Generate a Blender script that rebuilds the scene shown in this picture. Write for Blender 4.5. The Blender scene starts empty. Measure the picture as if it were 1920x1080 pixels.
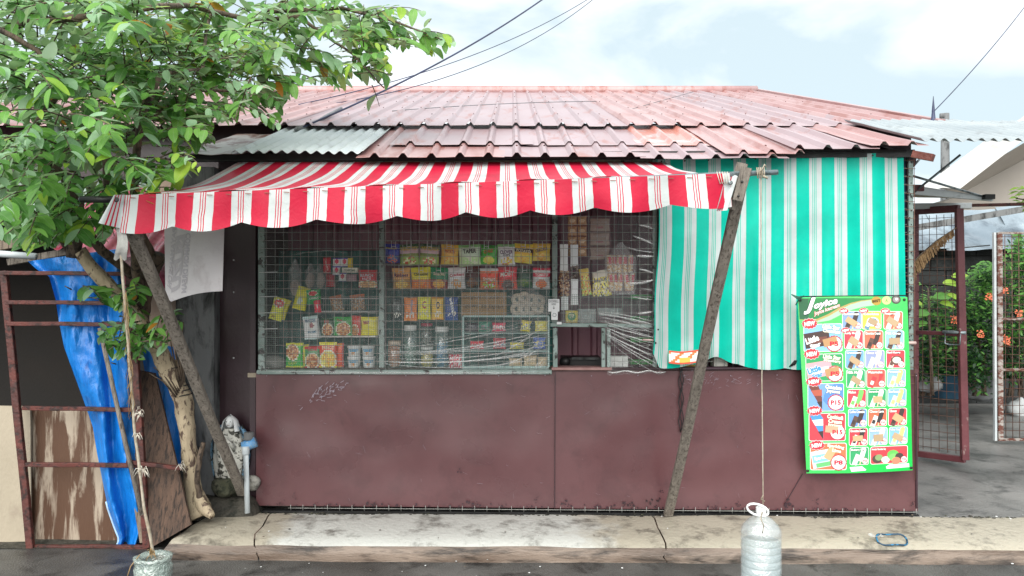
import bpy, math, random
from mathutils import Vector, Matrix, noise
rnd = random.Random(7)
scene = bpy.context.scene
coll = scene.collection
R = math.radians
# ------------------------------------------------------------------ camera
cam_d = bpy.data.cameras.new('camera')
cam = bpy.data.objects.new('camera', cam_d)
coll.objects.link(cam)
cam.location = (0, 0, 1.65)
cam.rotation_euler = (R(90), 0, 0)
cam_d.sensor_width = 36.0
cam_d.lens = 1400 / 1920 * 36
cam_d.clip_start = 0.05
cam_d.clip_end = 3000
scene.camera = cam
# ------------------------------------------------------------------ world
SUN_EL, SUN_AZ = 42, 192     # azimuth clockwise from +Y (behind the camera, slightly left)
world = bpy.data.worlds.new('World')
scene.world = world
world.use_nodes = True
nt = world.node_tree
nt.nodes.clear()
out = nt.nodes.new('ShaderNodeOutputWorld')
sky = nt.nodes.new('ShaderNodeTexSky')
sky.sky_type = 'NISHITA'
sky.sun_disc = False
sky.sun_elevation = R(SUN_EL)
sky.sun_rotation = R(SUN_AZ)
sky.air_density = 1.0
sky.dust_density = 2.0
bg = nt.nodes.new('ShaderNodeBackground')
bg.inputs[1].default_value = 0.075
tc = nt.nodes.new('ShaderNodeTexCoord')
mp = nt.nodes.new('ShaderNodeMapping')
mp.inputs['Scale'].default_value = (1.0, 1.0, 2.2)
mp.inputs['Location'].default_value = (0.55, 0.2, 0.35)
n1 = nt.nodes.new('ShaderNodeTexNoise')
n1.inputs['Scale'].default_value = 2.6
n1.inputs['Detail'].default_value = 7
n1.inputs['Roughness'].default_value = 0.52
n1.inputs['Distortion'].default_value = 0.5
rp = nt.nodes.new('ShaderNodeValToRGB')
rp.color_ramp.elements[0].position = 0.40
rp.color_ramp.elements[0].color = (0, 0, 0, 1)
rp.color_ramp.elements[1].position = 0.60
rp.color_ramp.elements[1].color = (1, 1, 1, 1)
cl = nt.nodes.new('ShaderNodeMixRGB')      # thin blue-grey cloud <-> bright cloud
cl.inputs[1].default_value = (5.4, 6.45, 6.85, 1)
cl.inputs[2].default_value = (9.4, 9.6, 9.7, 1)
mx = nt.nodes.new('ShaderNodeMixRGB')      # a little of the clear sky shows through
mx.inputs[0].default_value = 0.88
L = nt.links.new
L(tc.outputs['Generated'], mp.inputs[0]); L(mp.outputs[0], n1.inputs['Vector'])
L(n1.outputs['Fac'], rp.inputs[0]); L(rp.outputs[0], cl.inputs[0])
L(sky.outputs[0], mx.inputs[1]); L(cl.outputs[0], mx.inputs[2])
L(mx.outputs[0], bg.inputs[0]); L(bg.outputs[0], out.inputs[0])
sun_d = bpy.data.lights.new('sun', 'SUN')
sun_d.energy = 3.0
sun_d.angle = R(75)
sun_d.color = (1.0, 0.96, 0.9)
sun = bpy.data.objects.new('sun', sun_d)
coll.objects.link(sun)
az = R(SUN_AZ)
sdir = Vector((math.sin(az) * math.cos(R(SUN_EL)), math.cos(az) * math.cos(R(SUN_EL)), math.sin(R(SUN_EL))))
sun.rotation_euler = sdir.to_track_quat('Z', 'Y').to_euler()
sun.location = (0, 0, 12)
scene.view_settings.view_transform = 'Standard'
scene.view_settings.look = 'None'
scene.view_settings.gamma = 1.0
scene.view_settings.exposure = 1.0
scene.view_settings.use_curve_mapping = False
scene.cycles.transparent_max_bounces = 32
scene.cycles.max_bounces = 8
scene.cycles.use_denoising = True

# ------------------------------------------------------------------ helpers
F = 1400.0
def P(px, py, d):
    """world point seen at photo pixel px,py at distance d in front of the camera plane"""
    return Vector(((px - 960) / F * d, d, 1.65 - (py - 540) / F * d))
def wy(x):
    return 5.17 - 0.0175 * x
def W(px, py, off=0.0):
    """point on the shop front (a plane turned one degree), off metres out toward the street"""
    k = (px - 960) / F
    d = (5.17 - off) / (1 + 0.0175 * k)
    return P(px, py, d)
def s2l(c):
    return c / 12.92 if c <= 0.04045 else ((c + 0.055) / 1.055) ** 2.4
def C(h):
    return tuple(s2l(int(h[i:i + 2], 16) / 255) for i in (0, 2, 4)) + (1.0,)
def nz(x, y=0.0, z=0.0):
    return noise.noise(Vector((x, y, z)))

MATS = {}
def node_mat(name):
    m = bpy.data.materials.new(name)
    m.use_nodes = True
    t = m.node_tree
    t.nodes.clear()
    o = t.nodes.new('ShaderNodeOutputMaterial')
    MATS[name] = m
    return m, t, o
def mat(name, c1, c2=None, c3=None, scale=3.0, rough=0.6, metal=0.0, bump=0.15, bscale=40, spec=0.5,
        cut=(0.45, 0.6), stretch=(1, 1, 1), mixlo=(0.35, 0.65), rvar=0.15, subsurf=0.0, coat=0.0, detail=6):
    """c1/c2: soft variation; c3: patches (stains, peeling) with harder edges"""
    m, t, o = node_mat(name)
    N = t.nodes.new; K = t.links.new
    p = N('ShaderNodeBsdfPrincipled')
    K(p.outputs[0], o.inputs[0])
    g = N('ShaderNodeNewGeometry')
    mpn = N('ShaderNodeMapping'); mpn.inputs['Scale'].default_value = stretch
    K(g.outputs['Position'], mpn.inputs[0])
    c1 = C(c1); c2 = C(c2) if c2 else c1
    a = N('ShaderNodeTexNoise'); a.inputs['Scale'].default_value = scale; a.inputs['Detail'].default_value = detail
    K(mpn.outputs[0], a.inputs['Vector'])
    r = N('ShaderNodeMapRange'); r.inputs[1].default_value = mixlo[0]; r.inputs[2].default_value = mixlo[1]
    K(a.outputs['Fac'], r.inputs[0])
    x = N('ShaderNodeMixRGB'); x.inputs[1].default_value = c1; x.inputs[2].default_value = c2
    K(r.outputs[0], x.inputs[0])
    col = x.outputs[0]
    if c3:
        b = N('ShaderNodeTexNoise'); b.inputs['Scale'].default_value = scale * 2.3; b.inputs['Detail'].default_value = 8
        b.inputs['Roughness'].default_value = 0.65; b.inputs['Distortion'].default_value = 0.4
        off = N('ShaderNodeVectorMath'); off.inputs[1].default_value = (7.3, 2.1, 5.5)
        K(mpn.outputs[0], off.inputs[0]); K(off.outputs[0], b.inputs['Vector'])
        r2 = N('ShaderNodeMapRange'); r2.inputs[1].default_value = cut[0]; r2.inputs[2].default_value = cut[1]
        K(b.outputs['Fac'], r2.inputs[0])
        y = N('ShaderNodeMixRGB'); y.inputs[2].default_value = C(c3)
        K(r2.outputs[0], y.inputs[0]); K(col, y.inputs[1])
        col = y.outputs[0]
    K(col, p.inputs['Base Color'])
    rr = N('ShaderNodeMapRange'); rr.inputs[3].default_value = max(0.04, rough - rvar); rr.inputs[4].default_value = min(1, rough + rvar)
    K(a.outputs['Fac'], rr.inputs[0]); K(rr.outputs[0], p.inputs['Roughness'])
    p.inputs['Metallic'].default_value = metal
    p.inputs['Specular IOR Level'].default_value = spec
    p.inputs['Coat Weight'].default_value = coat
    if bump:
        d = N('ShaderNodeTexNoise'); d.inputs['Scale'].default_value = bscale; d.inputs['Detail'].default_value = 5
        K(mpn.outputs[0], d.inputs['Vector'])
        q = N('ShaderNodeBump'); q.inputs['Strength'].default_value = bump; q.inputs['Distance'].default_value = 0.02
        K(d.outputs['Fac'], q.inputs['Height']); K(q.outputs[0], p.inputs['Normal'])
    return m
def stripe_mat(name, ccol, cwhite, rough=0.45, band=.46, bstr=.16):
    """banner cloth: u in periods; broad band, then white with three thin lines"""
    m, t, o = node_mat(name)
    N = t.nodes.new; K = t.links.new
    p = N('ShaderNodeBsdfPrincipled')
    uv = N('ShaderNodeUVMap'); sp = N('ShaderNodeSeparateXYZ'); K(uv.outputs[0], sp.inputs[0])
    fr = N('ShaderNodeMath'); fr.operation = 'FRACT'; K(sp.outputs[0], fr.inputs[0])
    cr = N('ShaderNodeValToRGB'); cr.color_ramp.interpolation = 'CONSTANT'
    K(fr.outputs[0], cr.inputs[0])
    A, B = C(ccol), C(cwhite)
    st = [(0.0, A), (band, B), (0.635, A), (0.66, B), (0.70, A), (0.725, B), (0.765, A), (0.79, B), ]
    el = cr.color_ramp.elements
    el[0].position = 0; el[0].color = A
    el[1].position = st[1][0]; el[1].color = st[1][1]
    for q, c in st[2:]:
        e = el.new(q); e.color = c
    n = N('ShaderNodeTexNoise'); n.inputs['Scale'].default_value = 5; n.inputs['Detail'].default_value = 6
    g = N('ShaderNodeNewGeometry'); K(g.outputs['Position'], n.inputs['Vector'])
    mr = N('ShaderNodeMapRange'); mr.inputs[1].default_value = 0.3; mr.inputs[2].default_value = 0.7
    mr.inputs[3].default_value = 0.82; mr.inputs[4].default_value = 1.06; K(n.outputs[0], mr.inputs[0])
    mu = N('ShaderNodeMixRGB'); mu.blend_type = 'MULTIPLY'; mu.inputs[0].default_value = 1
    K(cr.outputs[0], mu.inputs[1]); K(mr.outputs[0], mu.inputs[2])
    K(mu.outputs[0], p.inputs['Base Color'])
    p.inputs['Roughness'].default_value = rough; p.inputs['Specular IOR Level'].default_value = 0.22
    tr = N('ShaderNodeBsdfTranslucent'); K(mu.outputs[0], tr.inputs[0])
    ms = N('ShaderNodeMixShader'); ms.inputs[0].default_value = 0.25
    K(p.outputs[0], ms.inputs[1]); K(tr.outputs[0], ms.inputs[2]); K(ms.outputs[0], o.inputs[0])
    b = N('ShaderNodeTexNoise'); b.inputs['Scale'].default_value = 26; b.inputs['Detail'].default_value = 4; b.inputs['Distortion'].default_value = 1.2
    K(g.outputs['Position'], b.inputs['Vector'])
    q = N('ShaderNodeBump'); q.inputs['Strength'].default_value = bstr; q.inputs['Distance'].default_value = 0.008 + bstr*.03
    K(b.outputs[0], q.inputs['Height']); K(q.outputs[0], p.inputs['Normal'])
    return m
def attr_mat(name, rough=0.35, spec=0.5, bump=0.0, bscale=60, metal=0.0):
    m, t, o = node_mat(name)
    N = t.nodes.new; K = t.links.new
    p = N('ShaderNodeBsdfPrincipled'); K(p.outputs[0], o.inputs[0])
    a = N('ShaderNodeAttribute'); a.attribute_name = 'Col'
    K(a.outputs['Color'], p.inputs['Base Color'])
    p.inputs['Roughness'].default_value = rough; p.inputs['Specular IOR Level'].default_value = spec
    p.inputs['Metallic'].default_value = metal
    if bump:
        g = N('ShaderNodeNewGeometry')
        b = N('ShaderNodeTexNoise'); b.inputs['Scale'].default_value = bscale; b.inputs['Detail'].default_value = 4
        K(g.outputs['Position'], b.inputs['Vector'])
        q = N('ShaderNodeBump'); q.inputs['Strength'].default_value = bump; q.inputs['Distance'].default_value = 0.01
        K(b.outputs[0], q.inputs['Height']); K(q.outputs[0], p.inputs['Normal'])
    return m
def film_mat(name, color, dens, rough=0.15, gloss=0.12, bscale=30, bump=0.4):
    """thin clear plastic: mostly see-through, faintly milky, glossy"""
    m, t, o = node_mat(name)
    N = t.nodes.new; K = t.links.new
    tr = N('ShaderNodeBsdfTransparent')
    df = N('ShaderNodeBsdfPrincipled'); df.inputs['Base Color'].default_value = C(color); df.inputs['Roughness'].default_value = rough
    gl = N('ShaderNodeBsdfGlossy'); gl.inputs['Roughness'].default_value = rough
    g = N('ShaderNodeNewGeometry')
    b = N('ShaderNodeTexNoise'); b.inputs['Scale'].default_value = bscale; b.inputs['Detail'].default_value = 4; b.inputs['Distortion'].default_value = 1.5
    K(g.outputs['Position'], b.inputs['Vector'])
    q = N('ShaderNodeBump'); q.inputs['Strength'].default_value = bump; q.inputs['Distance'].default_value = 0.02
    K(b.outputs[0], q.inputs['Height']); K(q.outputs[0], df.inputs['Normal']); K(q.outputs[0], gl.inputs['Normal'])
    m1 = N('ShaderNodeMixShader'); m1.inputs[0].default_value = dens
    K(tr.outputs[0], m1.inputs[1]); K(df.outputs[0], m1.inputs[2])
    m2 = N('ShaderNodeMixShader'); m2.inputs[0].default_value = gloss
    K(m1.outputs[0], m2.inputs[1]); K(gl.outputs[0], m2.inputs[2]); K(m2.outputs[0], o.inputs[0])
    return m
def leaf_mat(name, c1, c2, back):
    m, t, o = node_mat(name)
    N = t.nodes.new; K = t.links.new
    p = N('ShaderNodeBsdfPrincipled')
    g = N('ShaderNodeNewGeometry')
    n = N('ShaderNodeTexNoise'); n.inputs['Scale'].default_value = 9; n.inputs['Detail'].default_value = 3
    K(g.outputs['Position'], n.inputs['Vector'])
    mr = N('ShaderNodeMapRange'); mr.inputs[1].default_value = 0.35; mr.inputs[2].default_value = 0.65; K(n.outputs[0], mr.inputs[0])
    x = N('ShaderNodeMixRGB'); x.inputs[1].default_value = C(c1); x.inputs[2].default_value = C(c2); K(mr.outputs[0], x.inputs[0])
    # veins from the leaf's own UV
    uv = N('ShaderNodeUVMap'); sp = N('ShaderNodeSeparateXYZ'); K(uv.outputs[0], sp.inputs[0])
    ab = N('ShaderNodeMath'); ab.operation = 'ABSOLUTE'; K(sp.outputs[0], ab.inputs[0])
    m1 = N('ShaderNodeMath'); m1.operation = 'MULTIPLY_ADD'; m1.inputs[1].default_value = -7; K(ab.outputs[0], m1.inputs[0])
    m2 = N('ShaderNodeMath'); m2.operation = 'MULTIPLY'; m2.inputs[1].default_value = 11; K(sp.outputs[1], m2.inputs[0]); K(m2.outputs[0], m1.inputs[2])
    fr = N('ShaderNodeMath'); fr.operation = 'FRACT'; K(m1.outputs[0], fr.inputs[0])
    v1 = N('ShaderNodeMath'); v1.operation = 'LESS_THAN'; v1.inputs[1].default_value = 0.16; K(fr.outputs[0], v1.inputs[0])
    v2 = N('ShaderNodeMath'); v2.operation = 'LESS_THAN'; v2.inputs[1].default_value = 0.035; K(ab.outputs[0], v2.inputs[0])
    v = N('ShaderNodeMath'); v.operation = 'MAXIMUM'; K(v1.outputs[0], v.inputs[0]); K(v2.outputs[0], v.inputs[1])
    vm = N('ShaderNodeMath'); vm.operation = 'MULTIPLY'; vm.inputs[1].default_value = 0.35; K(v.outputs[0], vm.inputs[0])
    y = N('ShaderNodeMixRGB'); y.inputs[2].default_value = C(back); K(vm.outputs[0], y.inputs[0]); K(x.outputs[0], y.inputs[1])
    z = N('ShaderNodeMixRGB'); z.inputs[2].default_value = C(back); K(g.outputs['Backfacing'], z.inputs[0]); K(y.outputs[0], z.inputs[1])
    K(z.outputs[0], p.inputs['Base Color']); p.inputs['Roughness'].default_value = 0.38
    tr = N('ShaderNodeBsdfTranslucent'); K(z.outputs[0], tr.inputs[0])
    ms = N('ShaderNodeMixShader'); ms.inputs[0].default_value = 0.45
    K(p.outputs[0], ms.inputs[1]); K(tr.outputs[0], ms.inputs[2]); K(ms.outputs[0], o.inputs[0])
    q = N('ShaderNodeBump'); q.inputs['Strength'].default_value = 0.3; q.inputs['Distance'].default_value = 0.002
    K(v.outputs[0], q.inputs['Height']); K(q.outputs[0], p.inputs['Normal'])
    return m

ORG = {}
class MB:
    def __init__(s):
        s.v = []; s.f = []; s.m = []; s.sm = []; s.uv = []; s.col = []
        s.has_uv = False; s.has_col = False
    def add(s, vs, fs, m=0, smooth=False, uv=None, col=None):
        b = len(s.v)
        s.v.extend([tuple(p) for p in vs])
        for i, f in enumerate(fs):
            s.f.append([b + k for k in f]); s.m.append(m); s.sm.append(smooth)
            if uv is not None:
                s.uv.append([uv[k] for k in f]); s.has_uv = True
            else:
                s.uv.append([(0, 0)] * len(f))
            if col is not None:
                s.col.append(col[i] if isinstance(col, list) else col); s.has_col = True
            else:
                s.col.append((0.5, 0.5, 0.5, 1))
        return s
    def box(s, lo, hi, m=0, col=None):
        x0, y0, z0 = lo; x1, y1, z1 = hi
        vs = [(x0, y0, z0), (x1, y0, z0), (x1, y1, z0), (x0, y1, z0), (x0, y0, z1), (x1, y0, z1), (x1, y1, z1), (x0, y1, z1)]
        return s.add(vs, [(0, 3, 2, 1), (4, 5, 6, 7), (0, 1, 5, 4), (1, 2, 6, 5), (2, 3, 7, 6), (3, 0, 4, 7)], m, col=col)
    def bar(s, a, b, w, h, up=(0, -1, 0), m=0, ch=0.0, col=None, w2=None, jag=0.0):
        """box from a to b; w across, h along `up`; ch chamfers its long edges"""
        a = Vector(a); b = Vector(b); d = (b - a).normalized(); u = Vector(up)
        u = (u - d * u.dot(d)).normalized(); r = d.cross(u)
        def ring(c, w_):
            if ch:
                pts = [(-w_/2+ch, -h/2), (w_/2-ch, -h/2), (w_/2, -h/2+ch), (w_/2, h/2-ch), (w_/2-ch, h/2), (-w_/2+ch, h/2), (-w_/2, h/2-ch), (-w_/2, -h/2+ch)]
            else:
                pts = [(-w_/2, -h/2), (w_/2, -h/2), (w_/2, h/2), (-w_/2, h/2)]
            return [c + r * p[0] + u * p[1] for p in pts]
        n = 8 if ch else 4
        segs = 1 if not jag else 10
        vs = []
        for k in range(segs + 1):
            t = k / segs
            c = a.lerp(b, t)
            if jag:
                c = c + r * (nz(t * 3.1, a.x * 7) * jag) + u * (nz(t * 2.7, a.x * 9 + 4) * jag)
            vs += ring(c, w + ((w2 or w) - w) * t)
        fs = []
        for k in range(segs):
            for i in range(n):
                j = (i + 1) % n
                fs.append((k*n + i, k*n + j, (k+1)*n + j, (k+1)*n + i))
        fs.append(tuple(range(n))[::-1]); fs.append(tuple(segs*n + i for i in range(n)))
        return s.add(vs, fs, m, col=col)
    def tube(s, path, rad, n=8, m=0, smooth=True, col=None, rough=0.0, cap=True):
        path = [Vector(p) for p in path]
        if not isinstance(rad, (list, tuple)): rad = [rad] * len(path)
        vs = []; fs = []
        up = Vector((0.13, 0.31, 0.94)).normalized()
        for i, p in enumerate(path):
            d = (path[min(i+1, len(path)-1)] - path[max(i-1, 0)])
            d = d.normalized() if d.length > 1e-9 else Vector((0, 0, 1))
            r = d.cross(up)
            if r.length < 0.05: r = d.cross(Vector((1, 0, 0)))
            r.normalize(); u = r.cross(d)
            for k in range(n):
                a = 2 * math.pi * k / n
                q = rad[i] * (1 + (rough * nz(p.x * 9 + k * 1.7, p.y * 9, p.z * 9 + k) if rough else 0))
                vs.append(p + r * math.cos(a) * q + u * math.sin(a) * q)
        for i in range(len(path) - 1):
            for k in range(n):
                j = (k + 1) % n
                fs.append((i*n + k, i*n + j, (i+1)*n + j, (i+1)*n + k))
        if cap:
            fs.append(tuple(range(n))[::-1]); fs.append(tuple((len(path)-1)*n + k for k in range(n)))
        return s.add(vs, fs, m, smooth, col=col)
    def lathe(s, prof, c, n=16, m=0, smooth=True, col=None, axis='Z'):
        vs = []; fs = []
        for r, z in prof:
            for k in range(n):
                a = 2 * math.pi * k / n
                if axis == 'Z': vs.append((c[0] + r * math.cos(a), c[1] + r * math.sin(a), c[2] + z))
                else: vs.append((c[0] + r * math.cos(a), c[1] + z, c[2] + r * math.sin(a)))
        for i in range(len(prof) - 1):
            for k in range(n):
                j = (k + 1) % n
                fs.append((i*n + k, i*n + j, (i+1)*n + j, (i+1)*n + k))
        fs.append(tuple(range(n))[::-1]); fs.append(tuple((len(prof)-1)*n + k for k in range(n)))
        return s.add(vs, fs, m, smooth, col=col)
    def grid(s, f, nu, nv, m=0, uvf=None, colf=None, smooth=True, thick=None):
        """surface f(u,v); thick: offset vector giving it a second skin and closed edges"""
        def one(off, flip):
            vs = [Vector(f(i / nu, j / nv)) + off for j in range(nv + 1) for i in range(nu + 1)]
            uv = [uvf(i / nu, j / nv) for j in range(nv + 1) for i in range(nu + 1)] if uvf else None
            fs = []; cs = []
            for j in range(nv):
                for i in range(nu):
                    a = j * (nu + 1) + i
                    q = (a, a + 1, a + nu + 2, a + nu + 1)
                    fs.append(q[::-1] if flip else q)
                    if colf: cs.append(colf((i + .5) / nu, (j + .5) / nv))
            s.add(vs, fs, m, smooth, uv, cs if colf else None)
            return vs, uv
        z = Vector((0, 0, 0))
        top, uv = one(z, False)
        if thick is not None:
            th = Vector(thick)
            bot, _ = one(th, True)
            ring = [i for i in range(nu + 1)] + [j*(nu+1)+nu for j in range(1, nv+1)] + [nv*(nu+1)+i for i in range(nu-1, -1, -1)] + [j*(nu+1) for j in range(nv-1, 0, -1)]
            vs = [top[i] for i in ring] + [bot[i] for i in ring]; n = len(ring)
            fs = [(k, n + k, n + (k+1) % n, (k+1) % n) for k in range(n)]
            u2 = [uv[i] for i in ring] * 2 if uv else None
            c2 = [colf(0.02, 0.5)] * n if colf else None
            s.add(vs, fs, m, False, u2, c2)
        return s
    def prism(s, pts, ext, m=0, col=None):
        """flat outline pts extruded by vector ext"""
        pts = [Vector(p) for p in pts]; e = Vector(ext); n = len(pts)
        vs = pts + [p + e for p in pts]
        fs = [tuple(range(n)), tuple(range(2*n - 1, n - 1, -1))] + [(i, n + i, n + (i+1) % n, (i+1) % n) for i in range(n)]
        return s.add(vs, fs, m, col=col)
    def mesh(s, name, mats, o=Vector((0, 0, 0))):
        me = bpy.data.meshes.new(name)
        me.from_pydata([(p[0]-o.x, p[1]-o.y, p[2]-o.z) for p in s.v], [], s.f)
        for mm in (mats if isinstance(mats, (list, tuple)) else [mats]): me.materials.append(mm)
        me.polygons.foreach_set('material_index', s.m)
        me.polygons.foreach_set('use_smooth', s.sm)
        if s.has_uv:
            l = me.uv_layers.new(name='UVMap')
            l.data.foreach_set('uv', [c for f in s.uv for q in f for c in q])
        if s.has_col:
            a = me.color_attributes.new('Col', 'FLOAT_COLOR', 'CORNER')
            a.data.foreach_set('color', [c for f, cc in zip(s.f, s.col) for _ in f for c in cc])
        me.update()
        return me
    def build(s, name, mats, parent=None, kind=None, label=None, cat=None, group=None, origin=None):
        if parent is not None: o = ORG[parent.name]
        elif origin is not None: o = Vector(origin)
        else:
            xs = [p[0] for p in s.v]; ys = [p[1] for p in s.v]; zs = [p[2] for p in s.v]
            o = Vector(((min(xs)+max(xs))/2, (min(ys)+max(ys))/2, min(zs)))
        ob = bpy.data.objects.new(name, s.mesh(name, mats, o))
        coll.objects.link(ob)
        ORG[ob.name] = o
        if parent is not None: ob.parent = parent
        else: ob.location = o
        tag(ob, label, cat, group, kind)
        return ob
def tag(o, label=None, cat=None, group=None, kind=None):
    if label: o['label'] = label
    if cat: o['category'] = cat
    if group: o['group'] = group
    if kind: o['kind'] = kind
def thing(name, label, cat, loc, group=None):
    o = bpy.data.objects.new(name, None)
    o.empty_display_size = 0.1
    o.location = loc
    coll.objects.link(o)
    ORG[o.name] = Vector(loc)
    tag(o, label, cat, group)
    return o

# flat lettering -> triangles
TC = {}
def text2d(s, bold=0.0, shear=0.0):
    k = (s, bold, shear)
    if k in TC: return TC[k]
    cu = bpy.data.curves.new('t', 'FONT'); cu.body = s; cu.size = 1; cu.resolution_u = 2; cu.offset = bold; cu.shear = shear
    ob = bpy.data.objects.new('t', cu); coll.objects.link(ob)
    me = bpy.data.meshes.new_from_object(ob.evaluated_get(bpy.context.evaluated_depsgraph_get()))
    vs = [(v.co.x, v.co.y) for v in me.vertices]; fs = [tuple(p.vertices) for p in me.polygons]
    bpy.data.objects.remove(ob); bpy.data.curves.remove(cu); bpy.data.meshes.remove(me)
    if not vs: vs = [(0, 0)]
    x0 = min(v[0] for v in vs); x1 = max(v[0] for v in vs); y0 = min(v[1] for v in vs); y1 = max(v[1] for v in vs)
    w = max(1e-6, x1 - x0); h = max(1e-6, y1 - y0)
    TC[k] = ([((v[0]-x0)/w - .5, (v[1]-y0)/h - .5) for v in vs], fs)
    return TC[k]
def put_text(mb, f, s, cx, cy, w, h, col, rot=0, bold=0.02, shear=0.0, lay=1, m=0, mirror=False):
    """f(u,v,lay) places 2D print coordinates in space (v downward)"""
    vs, fs = text2d(s, bold, shear)
    ca, sa = math.cos(R(rot)), math.sin(R(rot))
    out = []
    for x, y in vs:
        x *= w * (-1 if mirror else 1); y *= -h
        out.append(f(cx + x*ca - y*sa, cy + x*sa + y*ca, lay))
    mb.add(out, fs, m, col=col)

# ------------------------------------------------------------------ materials
M_asphalt = mat('wet_asphalt', '3d3e3d', '626260', '2a2c2c', scale=1.6, rough=0.36, bump=0.55, bscale=90, cut=(0.5, 0.62), rvar=0.2)
M_pave = mat('old_concrete', '55544f', '77746c', '2c2d29', scale=1.6, rough=0.6, bump=0.35, bscale=50, cut=(0.47, 0.6))
M_passage = mat('passage_concrete', '616261', '81807e', '404242', scale=1.7, rough=0.4, bump=0.35, bscale=40, cut=(0.5, 0.68), detail=10)
M_kerbface = mat('kerb_face', '5a4c42', '8a7c70', '2f2823', scale=2.0, rough=0.5, bump=0.4, bscale=40, stretch=(0.5, 1, 3), cut=(0.46, 0.6))
M_maroon = mat('maroon_sheet_paint', '58393c', '603f42', '4c3235', scale=2.6, rough=0.30, bump=0.04, bscale=9, cut=(0.5, 0.8), rvar=0.1)
M_darkmaroon = mat('dark_maroon_paint', '2a181c', '35202a', scale=2, rough=0.4, bump=0.05)
M_rust = mat('rusty_maroon_steel', '43201c', '5c2c25', '27130f', scale=9, rough=0.6, bump=0.3, cut=(0.5, 0.6))
M_gate = mat('maroon_gate_steel', '5c3035', '6c3b40', '86706c', scale=6, rough=0.45, bump=0.1, cut=(0.62, 0.68))
M_roof = mat('faded_red_roof_paint', 'a47c7b', 'ac8f8f', '966863', scale=1.7, rough=0.34, bump=0.08, bscale=12, cut=(0.5, 0.62), stretch=(1.6, .5, .5), rvar=0.14, coat=0.12)
M_roof2 = mat('greyed_red_roof_paint', '998286', 'a39297', '986d69', scale=1.6, rough=0.36, bump=0.08, bscale=12, cut=(0.54, 0.64), stretch=(1.6, .5, .5), rvar=0.12, coat=0.1)
M_roofrust = mat('orange_patch_roof_paint', 'c08072', 'b98078', 'bda6a6', scale=2, rough=0.3, bump=0.06, cut=(0.5, 0.6), coat=0.3)
M_zinc = mat('galvanised_sheet', 'bcc5c9', 'd0d6d8', 'a3a8aa', scale=2.2, rough=0.42, metal=0.1, bump=0.05, cut=(0.55, 0.7))
M_zincrust = mat('rusty_flat_sheet', 'a39c9a', 'b9b4b2', '6d4a3f', scale=2.5, rough=0.45, bump=0.1, cut=(0.46, 0.55), stretch=(1, .4, 1))
M_post = mat('pale_green_peeling_steel', '8b9c98', '73857f', '2d2b2a', scale=8, rough=0.6, bump=0.2, cut=(0.55, 0.6))
M_wire = mat('galvanised_wire', '8d8f8b', 'a9aaa5', scale=30, rough=0.45, metal=0.3, bump=0)
M_wirerust = mat('rusty_wire', '5a3a2f', '75594d', scale=20, rough=0.7, bump=0)
M_greenscreen = mat('green_insect_screen', '3d5a55', '4a6a64', scale=8, rough=0.7, bump=0)
M_teal = mat('teal_cloth', '2e665f', '3b7d74', '234f4b', scale=2.5, rough=0.8, bump=0.3, bscale=14, stretch=(3, 1, .5))
M_white = mat('white_plastic', 'd0d3d4', 'e0e2e2', scale=6, rough=0.4, bump=0)
M_wood = mat('weathered_grey_wood', '716a62', '8b837a', '4d463f', scale=4, rough=0.8, bump=0.5, bscale=30, stretch=(9, 9, .8), cut=(0.5, 0.62))
M_board = mat('brown_weathered_board', '47362c', '5d483b', '2b211b', scale=3, rough=0.75, bump=0.5, bscale=30, stretch=(10, 6, .6), cut=(0.48, 0.6))
M_board2 = mat('grey_brown_board', '6b5f54', '857768', '4c4037', scale=3, rough=0.75, bump=0.5, bscale=30, stretch=(10, 6, .6), cut=(0.5, 0.62))
M_ply = mat('water_stained_plywood', '9b8d7c', 'a89b8b', '523827', scale=1.5, rough=0.7, bump=0.25, bscale=30, stretch=(3.6, 1, .5), cut=(0.42, 0.52), detail=10)
M_ply2 = mat('beige_plywood', '9b917f', 'a79c8a', '8b7f70', scale=1.5, rough=0.7, bump=0.2, stretch=(1.5, 1, .7), cut=(0.55, 0.7))
M_tarp = mat('blue_tarpaulin', '0d6abc', '177bce', '0a54a0', scale=6, rough=0.34, bump=0.8, bscale=17, cut=(0.55, 0.7), stretch=(1.8, 1, .55))
M_bark = mat('peeling_cream_bark', '9f9078', 'b3a48a', '54443a', scale=7, rough=0.75, bump=0.5, bscale=30, stretch=(1.4, 1.4, .6), cut=(0.52, 0.58))
M_barkdark = mat('brown_bark', '4e4238', '6b5c4e', '2f2721', scale=9, rough=0.85, bump=0.6, bscale=40, stretch=(1.4, 1.4, .6), cut=(0.5, 0.6))
M_colm = mat('mouldy_concrete', '5e6061', '77797a', '2b2c2c', scale=1.8, rough=0.8, bump=0.3, stretch=(2, 2, .6), cut=(0.47, 0.62))
M_beige = mat('beige_render', 'a08b7b', 'b3a090', '8b7767', scale=1.6, rough=0.8, bump=0.25, cut=(0.52, 0.65))
M_mint = mat('pale_mint_wall', 'a5bcb2', 'b4c8be', '93a79d', scale=1.1, rough=0.8, bump=0.1, cut=(0.55, 0.7))
M_black = mat('black_plastic', '121213', '1c1c1d', scale=8, rough=0.45, bump=0)
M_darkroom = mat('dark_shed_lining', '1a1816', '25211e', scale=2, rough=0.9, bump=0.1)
M_whitewall = mat('white_house_paint', 'c6c6c3', 'd2d2ce', 'adaeab', scale=.8, rough=0.7, bump=0.05, cut=(0.55, 0.75))
M_cream = mat('cream_house_paint', 'b3aba2', 'bfb7ad', scale=.8, rough=0.7, bump=0.05)
M_block = mat('dark_block_wall', '2a2d2e', '3b3e3e', '1b1d1d', scale=1.5, rough=0.85, bump=0.3, cut=(0.5, 0.62))
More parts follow.
